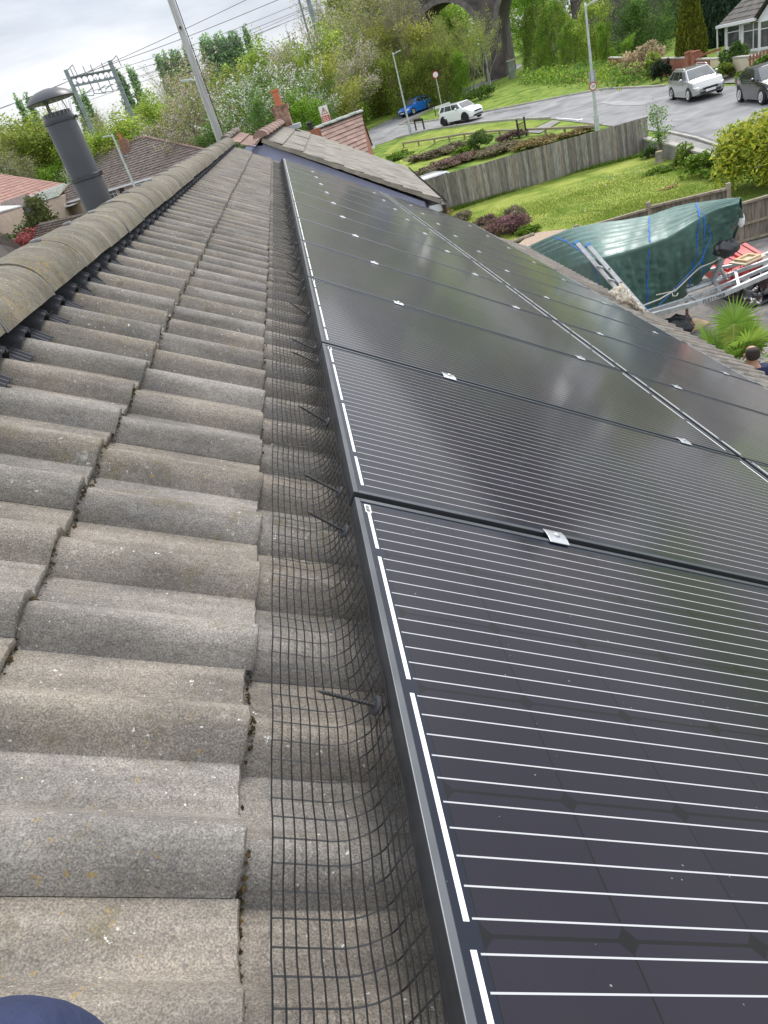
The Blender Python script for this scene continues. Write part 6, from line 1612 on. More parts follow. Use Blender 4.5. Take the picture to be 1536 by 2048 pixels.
        cr_ = leaves(rng, P, .42 if kind == 'conifer' else .6, g, 'crown_'+kind, NEEDLE, .32, droop=out_)
    elif kind == 'ivy':                    # a wide tumbling mass of hanging greenery
        b, tips, al = branch_tree(rng, H_, .5, 4, .18, nkids=(4, 6), upb=.4, start=.1); pts = []; cols = []
        for _ in range(1100):
            a = rng.uniform(0, 6.28); z = 10*rng.random()**.85; r = 3.6*math.sqrt(max(.02, 1-((z-2.5)/7.6)**2))*rng.uniform(.55, 1.02)*(1+.15*math.sin(a*5+z)); n = 24
            q = np.array([r*math.cos(a), r*math.sin(a), z]); L_ = rng.uniform(.5, 1.5); f = rng.random(n)[:, None]; pts.append(q+np.array([0.25*math.cos(a), .25*math.sin(a), -1])*L_*f+rng.normal(size=(n, 3))*.2)
            cols.append(np.repeat(pick(rng, ('dark', 'mid', 'olive', 'mid')[rng.integers(0, 4)], 1)*rng.uniform(.7, 1.15), n, 0))
        P = np.concatenate(pts); cr_ = leaves(rng, P, .20, np.concatenate(cols), 'crown_ivy', LEAF, .55, droop=np.array([0, 0, -.7]))
    tm = b.build('t', BARKP if kind in ('bare', 'thin', 'yellow') else BARK); tmesh = tm.data; bpy.data.objects.remove(tm)
    PROTO[key] = (tmesh, cr_, extra); return PROTO[key]
def place_tree(kind, seed, x, y, h, wid, label, name='tree', rz=0, zoff=0, group='trees along the railway', cat='tree'):
    tmesh, cmesh, ex = proto_tree(kind, seed)
    t_ = thing(name, label, cat, (x, y, gz(x, y)+zoff), rz, group); s = h/10
    o = bpy.data.objects.new('trunk', tmesh); COL.objects.link(o); o.parent = t_; o.scale = (s*wid, s*wid, s)
    o = bpy.data.objects.new('crown', cmesh); COL.objects.link(o); o.parent = t_; o.scale = (s*wid, s*wid, s)
    if ex is not None:
        o = bpy.data.objects.new('flowers', ex); COL.objects.link(o); o.parent = t_; o.scale = (s*wid, s*wid, s)
    return t_
tr_ = random.Random(99)
def T(kind, px, py, dist, wid, label, name=None):
    p = D(px, py, dist); h = p.z-gz(p.x, p.y)
    nm = name or {'lime': 'broadleaf_tree', 'yellow': 'broadleaf_tree', 'mid': 'broadleaf_tree', 'olive': 'broadleaf_tree', 'dark': 'broadleaf_tree', 'bare': 'bare_tree', 'thin': 'birch_tree', 'blossom': 'blossom_tree', 'pinkblossom': 'blossom_tree', 'poplar': 'poplar_tree', 'conifer': 'conifer_tree', 'darkconifer': 'conifer_tree', 'ivy': 'ivy_clad_tree'}[kind]
    return place_tree(kind, tr_.randrange(2), p.x, p.y, max(h, 1.5), wid, label, nm, tr_.uniform(0, 6.28))
TREES = [
 # far row of poplars
 ('poplar', 38, 205, 150, 1.1, 'dark poplar poking up left of the flue cowl'),
 ('poplar', 55, 200, 152, 1.1, 'dark poplar close left of the flue cowl'),
 ('poplar', 150, 190, 150, 1.25, 'dark green poplar between the left gantry mast and the cowl'),
 ('poplar', 168, 194, 152, 1.25, 'dark green poplar beside the left gantry mast'),
 ('poplar', 236, 148, 150, 1.25, 'tall dark poplar just right of the right gantry mast'),
 ('poplar', 262, 145, 150, 1.22, 'slim dark poplar right of the gantry, leftmost of its pair'),
 ('poplar', 316, 122, 150, 1.1, 'first poplar in the dark row left of the utility pole'),
 ('poplar', 330, 118, 150, 1.1, 'second poplar in the dark row left of the utility pole'),
 ('poplar', 344, 114, 150, 1.1, 'third poplar in the dark row left of the utility pole'),
 ('poplar', 358, 112, 150, 1.1, 'fourth poplar in the dark row left of the utility pole'),
 ('poplar', 372, 108, 150, 1.1, 'poplar just left of the utility pole shaft'),
 ('poplar', 404, 88, 150, 1.1, 'first poplar in the dark row right of the utility pole'),
 ('poplar', 418, 84, 150, 1.1, 'second poplar in the dark row right of the utility pole'),
 ('poplar', 432, 82, 150, 1.1, 'third poplar in the dark row right of the utility pole'),
 ('poplar', 446, 79, 150, 1.1, 'fourth poplar in the dark row right of the utility pole'),
 ('poplar', 460, 76, 150, 1.1, 'fifth poplar in the dark row right of the utility pole'),
 ('poplar', 474, 74, 150, 1.1, 'sixth poplar in the dark row right of the utility pole'),
 ('poplar', 490, 62, 150, 1.1, 'poplar half behind the tall lime green tree'),
 ('poplar', 323, 121, 152, 1.08, 'poplar between the first and second of the left dark row'),
 ('poplar', 351, 114, 152, 1.08, 'poplar between the third and fourth of the left dark row'),
 ('poplar', 411, 87, 152, 1.08, 'poplar between the first and second of the right dark row'),
 ('poplar', 439, 81, 152, 1.08, 'poplar between the third and fourth of the right dark row'),
 ('poplar', 467, 76, 152, 1.08, 'poplar between the fifth and sixth of the right dark row'),
 # left woodland
 ('olive', -30, 232, 146, 1.5, 'olive green tree at the left edge, farthest left'),
 ('olive', 12, 224, 143, 1.4, 'olive green tree at the left edge behind the red roofed house'),
 ('bare', 48, 230, 140, 1.5, 'bare brown tree left of the flue'),
 ('olive', 78, 226, 144, 1.4, 'olive green tree directly behind the flue cowl'),
 ('bare', 8, 290, 136, 1.6, 'bare thicket tree low at the left edge'),
 ('bare', 60, 300, 134, 1.6, 'bare thicket tree above the red roof'),
 ('mid', 88, 318, 132, 1.5, 'mid green bush tree above the red roof ridge'),
 ('lime', 60, 262, 137, 1.5, 'lime green tree left of the flue, in front of the olive ones'),
 ('bare', 145, 205, 128, 1.2, 'leafless pale tree left of the left gantry mast'),
 ('lime', 175, 238, 108, 1.7, 'bright lime tree right of the flue pipe'),
 ('lime', 215, 226, 110, 1.6, 'bright lime tree below the gantry beam'),
 ('mid', 172, 290, 106, 1.6, 'fresh green tree low behind the flue'),
 ('olive', 225, 268, 106, 1.4, 'olive green tree above the bungalow chimney'),
 ('yellow', 254, 215, 114, 1.5, 'yellow green tree right of the right gantry mast'),
 ('bare', 300, 122, 140, 1.2, 'leafless grey tree rising above the woodland left of the poplars'),
 ('bare', 285, 175, 125, 1.3, 'pale leafless tree right of the gantry'),
 ('lime', 335, 158, 118, 1.4, 'lime green tree below the poplar row'),
 ('pinkblossom', 290, 205, 106, 1.5, 'pinkish blossom tree above the hipped roof'),
 ('olive', 330, 205, 108, 1.5, 'olive green tree between two blossom trees'),
 ('olive', 300, 245, 104, 1.5, 'olive green bush tree right above the bungalow ridge'),
 ('pinkblossom', 382, 150, 100, 1.4, 'pinkish blossom tree just behind the utility pole'),
 ('pinkblossom', 372, 185, 92, 1.3, 'pinkish white blossom tree left of the utility pole foot'),
 ('yellow', 425, 130, 112, 1.5, 'yellow green tree just right of the utility pole'),
 ('olive', 460, 118, 108, 1.5, 'olive green tree behind the big white blossom tree'),
 ('dark', 400, 240, 90, 1.5, 'dark green tree at the foot of the utility pole'),
 # centre
 ('blossom', 512, 98, 66, 1.25, 'large white blossom tree behind the chimney pot'),
 ('blossom', 462, 150, 70, 1.2, 'white blossom tree right of the utility pole'),
 ('blossom', 585, 140, 68, 1, 'white blossom tree right of the chimney pot'),
 ('dark', 520, 210, 64, 1.3, 'dark green tree low behind the chimney'),
 ('lime', 533, 52, 104, 1.1, 'tall lime green tree above the big white blossom'),
 ('lime', 560, 70, 100, 1, 'lime green tree right of the tallest lime one'),
 ('pinkblossom', 588, 52, 98, 1.1, 'pinkish blossom tree below the slim railway mast'),
 ('lime', 628, 44, 98, 1, 'lime green tree under the thick railway mast'),
 ('yellow', 640, 82, 74, 1.1, 'yellow green tree with pale stems in the centre'),
 ('mid', 690, 150, 96, 1.2, 'fresh green tree low right of the yellow green one'),
 ('pinkblossom', 672, 66, 88, 1, 'pinkish blossom tree right of the yellow green one'),
 ('bare', 668, -30, 112, 1.1, 'tall leafless tree right of the thick railway mast'),
 ('bare', 700, -40, 108, 1.1, 'tall leafless tree with white sky showing through, upper centre'),
 ('olive', 706, 62, 104, 1.2, 'olive tree in front of the tall leafless trees'),
 ('yellow', 738, 105, 116, 1, 'golden olive tree left of the lamp by the blue car'),
 ('yellow', 752, 160, 112, 0.9, 'golden olive bush tree above the palisade fence'),
 ('mid', 600, 170, 62, 1, 'fresh green bush tree behind the pantile roof'),
 ('dark', 640, 180, 70, 1.2, 'dark green bush tree behind the warning board'),
 # brown woodland in front of the viaduct
 ('bare', 735, -60, 98, 1, 'pale stemmed bare tree, leftmost of the brown woodland'),
 ('bare', 765, -70, 96, 1, 'pale stemmed bare tree above the lamp by the blue car'),
 ('bare', 795, -60, 95, 1, 'pale stemmed bare tree right of the lamp head'),
 ('bare', 825, -70, 94, 1, 'pale stemmed bare tree in the middle of the brown woodland'),
 ('thin', 858, 30, 94, 1, 'pale stemmed bare tree left of the smaller viaduct arch'),
 ('thin', 885, 30, 93, 1, 'pale stemmed bare tree in front of the smaller viaduct arch'),
 ('thin', 915, 30, 92, 0.9, 'pale stemmed bare tree right of the smaller viaduct arch'),
 ('olive', 780, 60, 92, 1, 'olive tree low in the brown woodland behind the lamp'),
 ('olive', 825, 85, 92, 1.1, 'olive tree above the round road sign'),
 ('olive', 872, 80, 91, 1, 'olive tree behind the round road sign'),
 ('yellow', 800, 10, 99, 1.1, 'golden olive tree high in the brown woodland'),
 ('mid', 905, 95, 90, 1, 'fresh green bush tree left of the slender birch'),
 ('olive', 760, -20, 104, 1.2, 'olive tree behind the brown woodland at the top'),
 ('mid', 850, 110, 93, 0.9, 'green undergrowth tree behind the stone wall'),
 ('thin', 948, 22, 86, 0.85, 'slender multi-stemmed birch on the lawn before the viaduct'),
 ('olive', 705, -90, 128, 1.3, 'olive tree far behind the tall leafless trees at the top'),
 ('mid', 740, -85, 132, 1.2, 'fresh green tree far behind the leftmost pale stems'),
 ('olive', 778, -90, 130, 1.2, 'olive tree far behind the pale stems above the lamp'),
 ('mid', 812, -60, 128, 1.1, 'fresh green tree far behind the middle of the brown woodland'),
 ('olive', 872, -30, 122, 1.2, 'olive tree seen through the smaller viaduct arch'),
 ('mid', 915, -20, 120, 1.3, 'fresh green tree seen through the right half of the smaller viaduct arch'),
 ('mid', 1040, -30, 140, 1.3, 'green tree glimpsed through the taller arch'),
 ('mid', 1075, -60, 128, 1.2, 'green tree far behind the tumbling foliage'),
 # right of the viaduct
 ('ivy', 1062, 12, 104, 0.8, 'green ivy clad tree at the right of the viaduct arch'),
 ('ivy', 1100, 2, 92, 1, 'tumbling mass of grey green foliage right of the arch'),
 ('bare', 1095, -50, 100, 1.1, 'leafless crown above the tumbling foliage'),
 ('ivy', 1140, 40, 86, 1, 'hanging green shrub mass left of the lamp with the sign'),
 ('lime', 1178, -30, 84, 0.85, 'bright lime tree behind the lamp with the sign'),
 ('mid', 1205, 30, 82, 0.9, 'fresh green tree right of the lamp with the sign'),
 ('dark', 1252, -60, 84, 1.1, 'dark leafy tree left of the golden conifer'),
 ('dark', 1300, -70, 80, 1.1, 'dark leafy tree just behind the golden conifer'),
 ('mid', 1248, 70, 76, 0.9, 'fresh green bush tree above the brick wall'),
 ('mid', 1222, 92, 78, 0.9, 'green bush tree at the left end of the brick wall'),
 ('conifer', 1378, -42, 61, 0.78, 'golden green conical conifer behind the brick wall'),
 ('darkconifer', 1446, -110, 72, 0.9, 'dark drooping conifer left of the white house'),
 ('darkconifer', 1420, -90, 76, 0.9, 'dark drooping conifer behind the golden one'),
 ('dark', 1480, -120, 90, 1.1, 'dark leafy tree behind the white house roof'),
 ('dark', 1345, -100, 92, 1.2, 'dark leafy tree rising behind the golden conifer'),
]
for i, r_ in enumerate(TREES): T(*r_)
# far woodland filling in behind: reads as one mass
def far_wood():
    rng = np.random.default_rng(5); pts = []; cols = []
    for i in range(560):
        x = -120+260*rng.random(); y = 165+30*rng.random()-.12*x; z0 = gz(x, y); h = rng.uniform(5, 9.5) if x < 8 else rng.uniform(9, 16); n = 46
        q = np.array([x, y, z0])+np.stack([rng.normal(size=n)*2.2, rng.normal(size=n)*1.5, h*rng.random(n)], 1); pts.append(q)
        cols.append(np.repeat(pick(rng, ('olive', 'mid', 'tan', 'dark')[rng.integers(0, 4)], 1)*rng.uniform(.7, 1.1), n, 0))
    me = leaves(rng, np.concatenate(pts), .9, np.concatenate(cols), 'far_wood', LEAF, .6)
    o = bpy.data.objects.new('far_wood', me); COL.objects.link(o); tag(o, 'distant mixed woodland closing the view behind the railway', 'woodland', kind='stuff')
far_wood()
def undergrowth(name, label, pxs, dist, h, n, pals, size, dep=2.5):
    rng = np.random.default_rng(len(name)+n); pts = []; cols = []
    P = [D(*p, d_) if d_ else G(*p) for p, d_ in zip(pxs, dist)]
    for _ in range(n):
        k = rng.integers(0, len(P)-1); p = P[k].lerp(P[k+1], rng.random()); x, y = p.x+rng.normal()*dep*.4, p.y+abs(rng.normal())*dep; m_ = 26; hh_ = h*rng.uniform(.3, 1)
        pts.append(np.array([x, y, gz(x, y)])+np.stack([rng.normal(size=m_)*.5, rng.normal(size=m_)*.5, hh_*rng.random(m_)], 1)); cols.append(np.repeat(pick(rng, pals[rng.integers(0, len(pals))], 1)*rng.uniform(.7, 1.15), m_, 0))
    me = leaves(rng, np.concatenate(pts), size, np.concatenate(cols), name, LEAF, .55)
    o = bpy.data.objects.new(name, me); COL.objects.link(o); tag(o, label, 'undergrowth', kind='stuff')
undergrowth('undergrowth', 'brambles and ivy growing along the lane below the brown woodland', [(735, 236), (800, 203), (860, 181), (925, 164), (970, 150)], [0]*5, 2.6, 420, ('dark', 'olive', 'mid', 'tan'), .26)
undergrowth('undergrowth', 'rough green growth at the foot of the foliage right of the viaduct', [(1060, 140), (1120, 150), (1180, 150), (1230, 146), (1290, 148)], [88, 80, 74, 70, 60], 1.3, 300, ('dark', 'mid', 'mid', 'olive'), .22, 2.0)
undergrowth('undergrowth', 'scrub along the street below the railway woodland', [(-20, 330), (100, 340), (200, 300), (330, 270), (430, 270)], [132, 130, 112, 102, 88], 3.5, 460, ('dark', 'mid', 'olive', 'lime'), .32, 3)
# ------------------------------------------------------------------ bushes and garden plants
def bush(name, label, c, r, pal, n, size, seed=0, cat='shrub', material=None, asp=.55, lumps=26, group=None, parts=True, up=0.3, jit=.3):
    rng = np.random.default_rng(seed+31); pts = []; cols = []; palarr = np.array(pal)
    for _ in range(lumps):
        d = rng.normal(size=3); d[2] = abs(d[2])*.9-.15; d /= np.linalg.norm(d); k = rng.uniform(.45, .86); q = np.array(r)*d*k; m_ = max(4, n//lumps)
        v = rng.normal(size=(m_, 3)); v /= np.linalg.norm(v, axis=1)[:, None]; v *= rng.uniform(.55, 1.0, m_)[:, None]
        pts.append(q+v*np.array(r)*rng.uniform(.22, .40)); cols.append(palarr[rng.integers(0, len(palarr), m_)]*rng.uniform(.8, 1.15))
    P = np.concatenate(pts); P[:, 2] = np.maximum(P[:, 2]+r[2]*.55, .02)
    t_ = thing(name, label, cat, c, group=group)
    me = leaves(rng, P, size, np.concatenate(cols), 'foliage', material or LEAF, asp, up=up, jitter=jit)
    o = bpy.data.objects.new('foliage', me); COL.objects.link(o); o.parent = t_
    b = MB()
    for i in range(7):
        a = 6.28*i/7; b.tube([(0, 0, -.05), (r[0]*.25*math.cos(a), r[1]*.25*math.sin(a), r[2]*.6), (r[0]*.5*math.cos(a), r[1]*.5*math.sin(a), r[2]*1.0)], [.03, .02, .01], 4)
    b.build('stem', BARK, t_)
    return t_
def gp(px, py): return G(px, py)
VAR = [(.42, .42, .04), (.50, .50, .07), (.22, .29, .03), (.12, .20, .025), (.34, .37, .04), (.48, .50, .12)]
c = G(1500, 392); c = c+Vector((1.0, .55, 0)); bush('laurel_bush', 'big yellow green variegated bush at the right end of the lawn', c, (1.6, 1.5, 1.38), [tuple(1.25*q for q in v) for v in VAR], 22000, .15, 1, asp=.38, lumps=60, up=-.35)
MIDP = PAL['mid']; DK = PAL['dark']
c = G(1405, 352); bush('leafy_shrub', 'loose fresh green shrub left of the yellow green bush', c, (.75, .6, .55), PAL['mid']+[(.2, .3, .04)], 1600, .12, 2)
c = G(1370, 338); bush('leafy_shrub', 'tall loose lime shrub near the small tree', c, (.45, .4, .6), PAL['lime'][:3]+PAL['mid'], 900, .11, 3)
c = G(1450, 352); bush('leafy_shrub', 'low green weeds at the foot of the yellow green bush', c, (1.1, .6, .3), PAL['mid'], 1500, .10, 4)
c = G(1325, 345); bush('weed_patch', 'low tuft of green weeds below the tree stump', c, (.9, .45, .16), PAL['mid'], 1200, .08, 5)
c = G(1296, 318); bush('leafy_shrub', 'dark green shrub at the corner of the board fence', c, (.35, .3, .35), DK, 800, .08, 6)
HEA = [(.19, .085, .10), (.27, .14, .155), (.13, .06, .065), (.32, .19, .20), (.22, .15, .10)]; HEB = [(.26, .20, .155), (.34, .27, .21), (.19, .145, .11), (.28, .25, .15), (.16, .18, .07)]; HEO = [(.32, .23, .10), (.38, .28, .14), (.24, .19, .09), (.2, .2, .07)]
c = G(1012, 470); bush('heather_shrub', 'purple heather shrub on the lawn beside the log edging', c, (.95, .7, .42), HEA, 6000, .07, 7, lumps=30, jit=.5)
c = G(1030, 448); bush('heather_shrub', 'rusty brown heather shrub behind the purple one', c, (.6, .5, .42), HEB, 3500, .07, 8)
c = G(972, 452); bush('heather_shrub', 'small pinkish heather at the left of the purple one', c, (.5, .4, .25), HEA+HEB, 2000, .07, 9)
c = G(925, 444); bush('heather_shrub', 'tan dry shrub near the gutter of the lilac house', c, (.5, .4, .28), HEB, 2000, .07, 10)
c = G(888, 436); bush('heather_shrub', 'orange brown shrub tucked at the fence foot by the gutter', c, (.45, .35, .25), HEO, 1500, .07, 11)
c = G(1058, 468); bush('weed_patch', 'green tuft between the purple heather and the gravel', c, (.5, .4, .2), PAL['mid'], 1500, .08, 12)
c = G(957, 300); bush('round_bush', 'dark green clipped round bush among the heather', c, (1.0, 1.0, .7), DK+[(.10, .13, .03)], 4500, .10, 13, lumps=40)
for i, (px, py, rx, rz_, pal, lab) in enumerate([
    (845, 322, 1.5, .5, HEB, 'tan heather mound at the left end of the bed'), (880, 314, 1.6, .55, HEB, 'tan heather mound right of the leftmost one'), (905, 304, 1.5, .5, HEB, 'brown heather mound left of the round bush'),
    (925, 326, 1.6, .45, HEA+HEB, 'mauve heather mound in front of the round bush'), (890, 338, 1.7, .5, HEA, 'pinkish heather mound nearest the white car'), (985, 313, 1.7, .5, HEB, 'grey brown heather mound right of the round bush'),
    (1010, 303, 1.6, .5, HEB, 'grey brown heather mound left of the gate posts'), (1022, 280, 1.3, .45, HEA, 'mauve heather mound by the left gate post'), (1060, 297, 1.7, .45, HEO, 'orange brown heather mound along the board fence'),
    (1095, 287, 1.6, .4, HEO, 'tawny heather mound farther right along the board fence'), (945, 318, 1.2, .35, [(.42, .40, .12), (.5, .48, .2), (.2, .26, .05)], 'yellow flowered mound before the round bush'), (925, 310, .9, .4, PAL['mid'], 'bright green tuft left of the round bush'),
    (800, 318, 1.4, .45, PAL['mid'], 'fresh green mound right of the red leaved shrub'), (860, 348, 1.4, .4, HEB, 'brown heather mound behind the white car'), (1160, 268, 1.6, .35, HEO, 'rusty mound near the top of the board fence')]):
    c = G(px, py); bush('heather_mound', lab, c, (rx*.80, rx*.5, rz_*.72), [tuple(.5*(q+g) for q, g in zip(v, (.25, .2, .155))) for v in pal] if pal is HEA else pal, 2600, .13, 40+i, group='heather mounds in the verge garden', lumps=30, jit=.5)
c = G(768, 318); c = D(762, 318, 36); c.z = gz(c.x, c.y); bush('red_shrub', 'red leaved shrub at the corner of the pantile house', c, (1.0, .9, .95), [(.30, .09, .07), (.22, .07, .06), (.14, .10, .04), (.36, .16, .12)], 3000, .13, 60)
# shrubs by the white house and brick wall
c = D(1470, 120, 54); c.z = gz(c.x, c.y); bush('round_bush', 'dark rounded shrub with a bare stem in front of the white house windows', c, (1.0, .9, 1.15), DK, 3800, .16, 61)
c = D(1440, 128, 53); c.z = gz(c.x, c.y); bush('leafy_shrub', 'light green shrub at the left corner of the white house', c, (.9, .8, .65), PAL['mid']+PAL['olive'], 2600, .16, 62)
c = D(1497, 128, 50); c.z = gz(c.x, c.y); bush('leafy_shrub', 'yellow green shrub behind the cream wall', c, (.9, .8, .5), PAL['mid']+PAL['lime'][:2], 2600, .16, 63)
c = D(1530, 118, 49); c.z = gz(c.x, c.y); bush('leafy_shrub', 'dark shrub at the right edge beside the timber gate', c, (.8, .8, .8), DK+PAL['mid'], 2400, .16, 64)
c = D(1285, 138, 66); c.z = gz(c.x, c.y); bush('dry_shrub', 'tan dry clipped shrub above the brick wall', c, (1.8, 1.3, 1.35), [(.55, .44, .28), (.64, .52, .35), (.42, .33, .20)], 3400, .22, 65, up=1.0)
c = D(1310, 140, 63); c.z = gz(c.x, c.y); bush('leafy_shrub', 'lime shrub between the dry shrub and the golden conifer', c, (.8, .8, 1.2), PAL['lime'], 1400, .18, 66)
c = D(1322, 147, 60); c.z = gz(c.x, c.y); bush('leafy_shrub', 'very dark shrub spilling over the brick wall', c, (.9, .7, .9), [(.015, .03, .015), (.03, .05, .025)], 1600, .16, 67)
c = D(960, 193, 84); c.z = gz(c.x, c.y); bush('leafy_shrub', 'low green bush at the foot of the slender birch', c, (2.0, 1.2, .9), PAL['mid']+DK, 2000, .2, 68)
for i, (px, py, d_, r_, pal, lab, cat_) in enumerate([(14, 452, 80, (2.6, 1.6, 1.2), [(.30, .07, .08), (.42, .13, .14), (.2, .06, .05)], 'red flowering bush at the left edge behind the stained fence', 'shrub'), (62, 441, 82, (3.2, 1.8, 1.5), [(.30, .07, .08), (.42, .13, .14), (.2, .06, .05)], 'red flowering bush behind the middle of the stained fence', 'shrub'), (35, 434, 90, (4, 1.4, 1.6), DK, 'dark green hedge in front of the porch', 'hedge'), (80, 428, 88, (1.9, 1.9, 3.2), [(.08, .10, .03), (.12, .14, .04)], 'tall olive bush right of the porch', 'shrub'), (118, 436, 88, (4.5, 1.5, .8), HEB+DK, 'brown planting under the hipped bungalow wall', 'shrub'), (165, 423, 86, (4, 1.5, .8), HEB+PAL['olive'], 'mixed low planting left of the flue foot', 'shrub')]):
    c = D(px, py, d_); c.z = gz(c.x, c.y); bush('street_bush' if cat_ == 'shrub' else 'hedge', lab, c, r_, pal, 2200, .3, 70+i, cat=cat_)
c = D(136, 372, 118); c.z = gz(c.x, c.y); T('blossom', 134, 332, 118, .9, 'small white blossom tree left of the flue pipe above the red roof')
# small tree on the lawn end
def small_tree():
    rng = np.random.default_rng(77); p = G(1319, 318); t_ = thing('small_tree', 'small thin tree with grey green leaves at the end of the board fence', 'tree', p)
    top = D(1312, 222, p.xy.length).z-p.z; b = MB(); pts = []; al = []
    b.tube([(0, 0, 0), (.03, 0, top*.5), (0, .03, top)], [.055, .04, .012], 7)
    for i in range(26):
        z = top*rng.uniform(.28, 1.0); a = rng.uniform(0, 6.28); L_ = rng.uniform(.35, .8)*(1.15-z/top*.5); d = np.array([math.cos(a), math.sin(a), .55]); o = np.array([0, 0, z]); e = o+d*L_
        b.tube([Vector(o), Vector(o+d*L_*.5+[0, 0, .03]), Vector(e)], [.014, .009, .004], 4, caps=False)
        f = rng.uniform(.35, 1.05, 42)[:, None]; al.append(o+d*L_*f+rng.normal(size=(42, 3))*.09)
    b.build('trunk', BARKP, t_); P = np.concatenate(al); me = leaves(rng, P, .085, pick(rng, 'dark', len(P))*1.3, 'crown', LEAF, .5)
    o = bpy.data.objects.new('crown', me); COL.objects.link(o); o.parent = t_
small_tree()
p = G(1319, 326); t_ = thing('tree_stump', 'pale sawn tree stump at the foot of the small tree', 'stump', p); b = MB(); b.lathe([(.2, 0), (.15, .12), (.14, .42), (0, .43)], 14); b.build('stump', BARKP, t_); b = MB(); b.lathe([(0, .425), (.13, .43), (.125, .44), (0, .44)], 14); b.build('cut_face', PINE, t_)
# flowers in the lawn
def dots(name, label, pxs, n, cols, size, z, seed, spread=1.0):
    rng = np.random.default_rng(seed); P = [G(*p) for p in pxs]; pts = []
    for _ in range(n):
        k = rng.integers(0, len(P)); x = P[k].x+rng.normal()*spread; y = P[k].y+rng.normal()*spread*.7; pts.append((x, y, gz(x, y)+z*rng.uniform(.6, 1.2)))
    a = np.array(cols); me = leaves(rng, np.array(pts), size, a[rng.integers(0, len(a), n)], name, PETAL, .9, up=0, jitter=.1)
    o = bpy.data.objects.new(name, me); COL.objects.link(o); tag(o, label, 'flowers', kind='stuff')
dots('daisies', 'white daisies and dandelions scattered over the far end of the lawn', [(1250, 350), (1280, 338), (1320, 350), (1210, 370), (1180, 430)], 130, [(.75, .75, .7), (.7, .6, .1)], .05, .07, 3, .8)
dots('dandelions', 'yellow dandelions dotted over the big green by the road', [(930, 205), (900, 232), (1000, 200), (1080, 190), (1040, 205), (960, 218), (890, 238)], 420, [(.65, .55, .03), (.7, .62, .08)], .09, .1, 4, 2.6)
c = G(1341, 378); bush('flower_clump', 'clump of yellow and pink primroses in the middle of the lawn', c, (.36, .22, .10), [(.65, .58, .12), (.55, .25, .2), (.12, .2, .03), (.7, .66, .4)], 420, .06, 90, cat='flowers', material=PETAL)
# rough grass blades near the lawn edges
def blades(name, label, pxs, n, h, seed, spread, cols):
    rng = np.random.default_rng(seed); P = [G(*p) for p in pxs]; V = []; k = rng.integers(0, len(P)-1, n); f = rng.random(n)
    a = np.array([P[i].lerp(P[i+1], t_) for i, t_ in zip(k, f)]); a[:, 0] += rng.normal(size=n)*spread; a[:, 1] += rng.normal(size=n)*spread; a[:, 2] = [gz(x, y)+.02 for x, y in a[:, :2]]
    d = np.stack([rng.normal(size=n)*.35, rng.normal(size=n)*.35, np.ones(n)], 1)*h*rng.uniform(.5, 1.2, n)[:, None]; s = np.stack([rng.normal(size=n), rng.normal(size=n), np.zeros(n)], 1); s /= np.linalg.norm(s, axis=1)[:, None]; s *= .012
    V = np.stack([a-s, a+s, a+d*.6+s*.6, a+d], 1); c_ = np.array(cols)[rng.integers(0, len(cols), n)]*rng.uniform(.7, 1.2, n)[:, None]
    o = bpy.data.objects.new(name, quads_mesh(name, V, c_, LEAF)); COL.objects.link(o); tag(o, label, 'grass', kind='stuff')
GC = [(.16, .26, .03), (.22, .33, .05), (.10, .18, .02)]
blades('long_grass', 'longer grass along the foot of the board fence', [(868, 433), (935, 414), (1100, 360), (1290, 312)], 5200, .16, 5, .12, GC)
blades('lawn_blades', 'mown grass blades over the lawn between the fences', [(960, 450), (1040, 430), (1180, 390), (1300, 350), (1350, 400), (1200, 440), (1400, 400), (1100, 440)], 42000, .045, 6, 1.1, [(.17, .26, .03), (.24, .32, .05), (.30, .33, .08), (.13, .2, .02)])
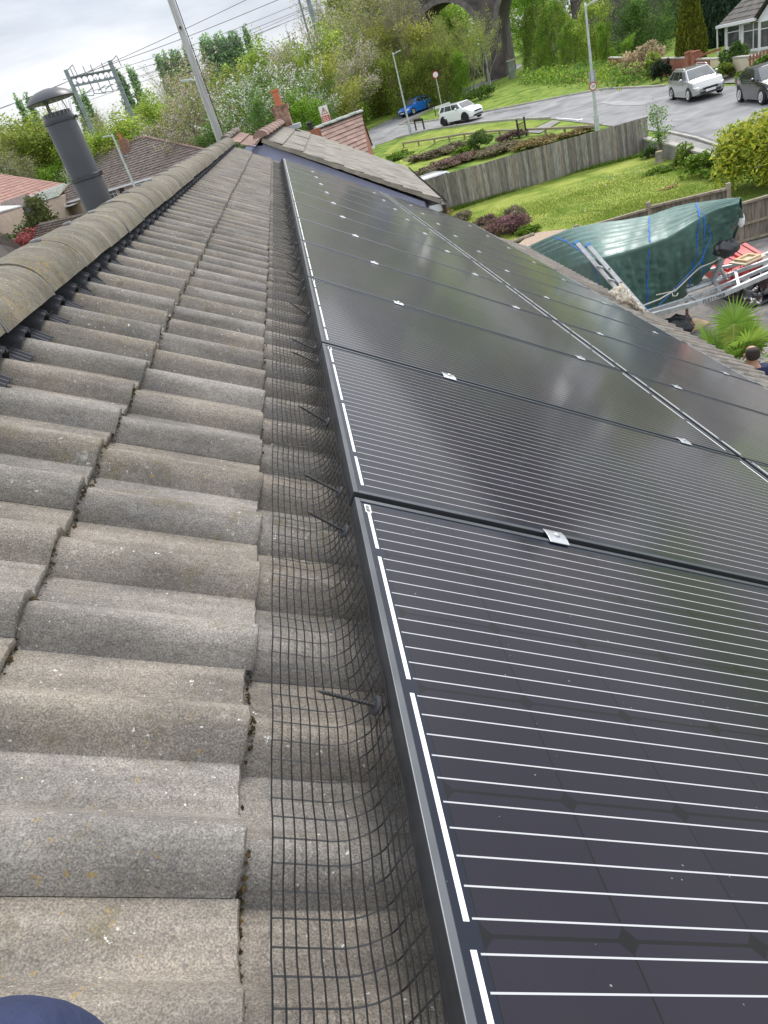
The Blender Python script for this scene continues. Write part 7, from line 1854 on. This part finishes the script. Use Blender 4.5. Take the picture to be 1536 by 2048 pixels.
# ------------------------------------------------------------------ fan palm by the drive
def palm():
    rng = np.random.default_rng(12); base = G(1446, 775); base = Zp(1464, 782, gz(5.6, 9.6)); t_ = thing('fan_palm', 'green fan palm with a short trunk beside the drive below the eaves', 'palm', (base.x, base.y, gz(base.x, base.y)))
    hz = .26; b = MB(); b.tube([(0, 0, 0), (.01, 0, .12), (0, 0, hz)], [.11, .12, .10], 10); b.build('trunk', mat('palm_fibre', (.07, .05, .03), (.16, .12, .08), rough=1, scale=20, bump=.8, bscale=40), t_)
    cols = [(.16, .27, .035), (.22, .34, .05), (.11, .20, .03), (.30, .38, .07)]; V = []; C = []; st = MB()
    for i in range(26):
        a = i*2.4+rng.uniform(-.3, .3); el = R(rng.uniform(-22, 75)); L_ = rng.uniform(.5, .9)
        d = np.array([math.cos(a)*math.cos(el), math.sin(a)*math.cos(el), math.sin(el)]); o = np.array([0, 0, hz-.02]); e = o+d*L_-np.array([0, 0, .08*L_*math.cos(el)]); st.tube([Vector(o), Vector(o+d*L_*.55), Vector(e)], [.014, .011, .008], 4, caps=False)
        side = np.cross(d, [0, 0, 1.]); side /= np.linalg.norm(side)+1e-6; upv = np.cross(side, d); bc = np.array(cols[rng.integers(0, 4)])*rng.uniform(.8, 1.2)
        n = 30; fan = rng.uniform(.40, .52); drp = .35*max(0, math.cos(el))
        for j in range(n):
            t = R(-118+236*j/(n-1)); ld = d*math.cos(t)+side*math.sin(t); ld = ld+upv*.12*(1-abs(math.cos(t))); ld /= np.linalg.norm(ld); w_ = np.cross(ld, upv); w_ /= np.linalg.norm(w_)+1e-6; ll = fan*rng.uniform(.85, 1.08)*(1-.22*abs(t)/2.1); ww = .016
            m1 = e+ld*ll*.55; tip = e+ld*ll-np.array([0, 0, drp*ll*rng.uniform(.3, 1.1)])
            V.append([e+w_*.003, e-w_*.003, m1-w_*ww, m1+w_*ww]); V.append([m1+w_*ww, m1-w_*ww, tip-w_*.002, tip+w_*.002]); g = rng.uniform(.8, 1.2); C += [bc*g, bc*g*1.05]
    st.build('stalk', mat('palm_stalk', (.22, .28, .06), (.3, .34, .1), rough=.7, scale=8), t_)
    o = bpy.data.objects.new('fronds', quads_mesh('fronds', np.array(V), np.array(C), LEAF)); COL.objects.link(o); o.parent = t_
palm()
c = Zp(1490, 770, -.25); bush('drive_plants', 'low leafy border plants between the palm and the person', Vector((c.x, c.y, gz(c.x, c.y))), (.5, .4, .25), [(.25, .14, .08), (.16, .2, .04), (.4, .3, .2), (.1, .14, .03)], 1400, .07, 95)
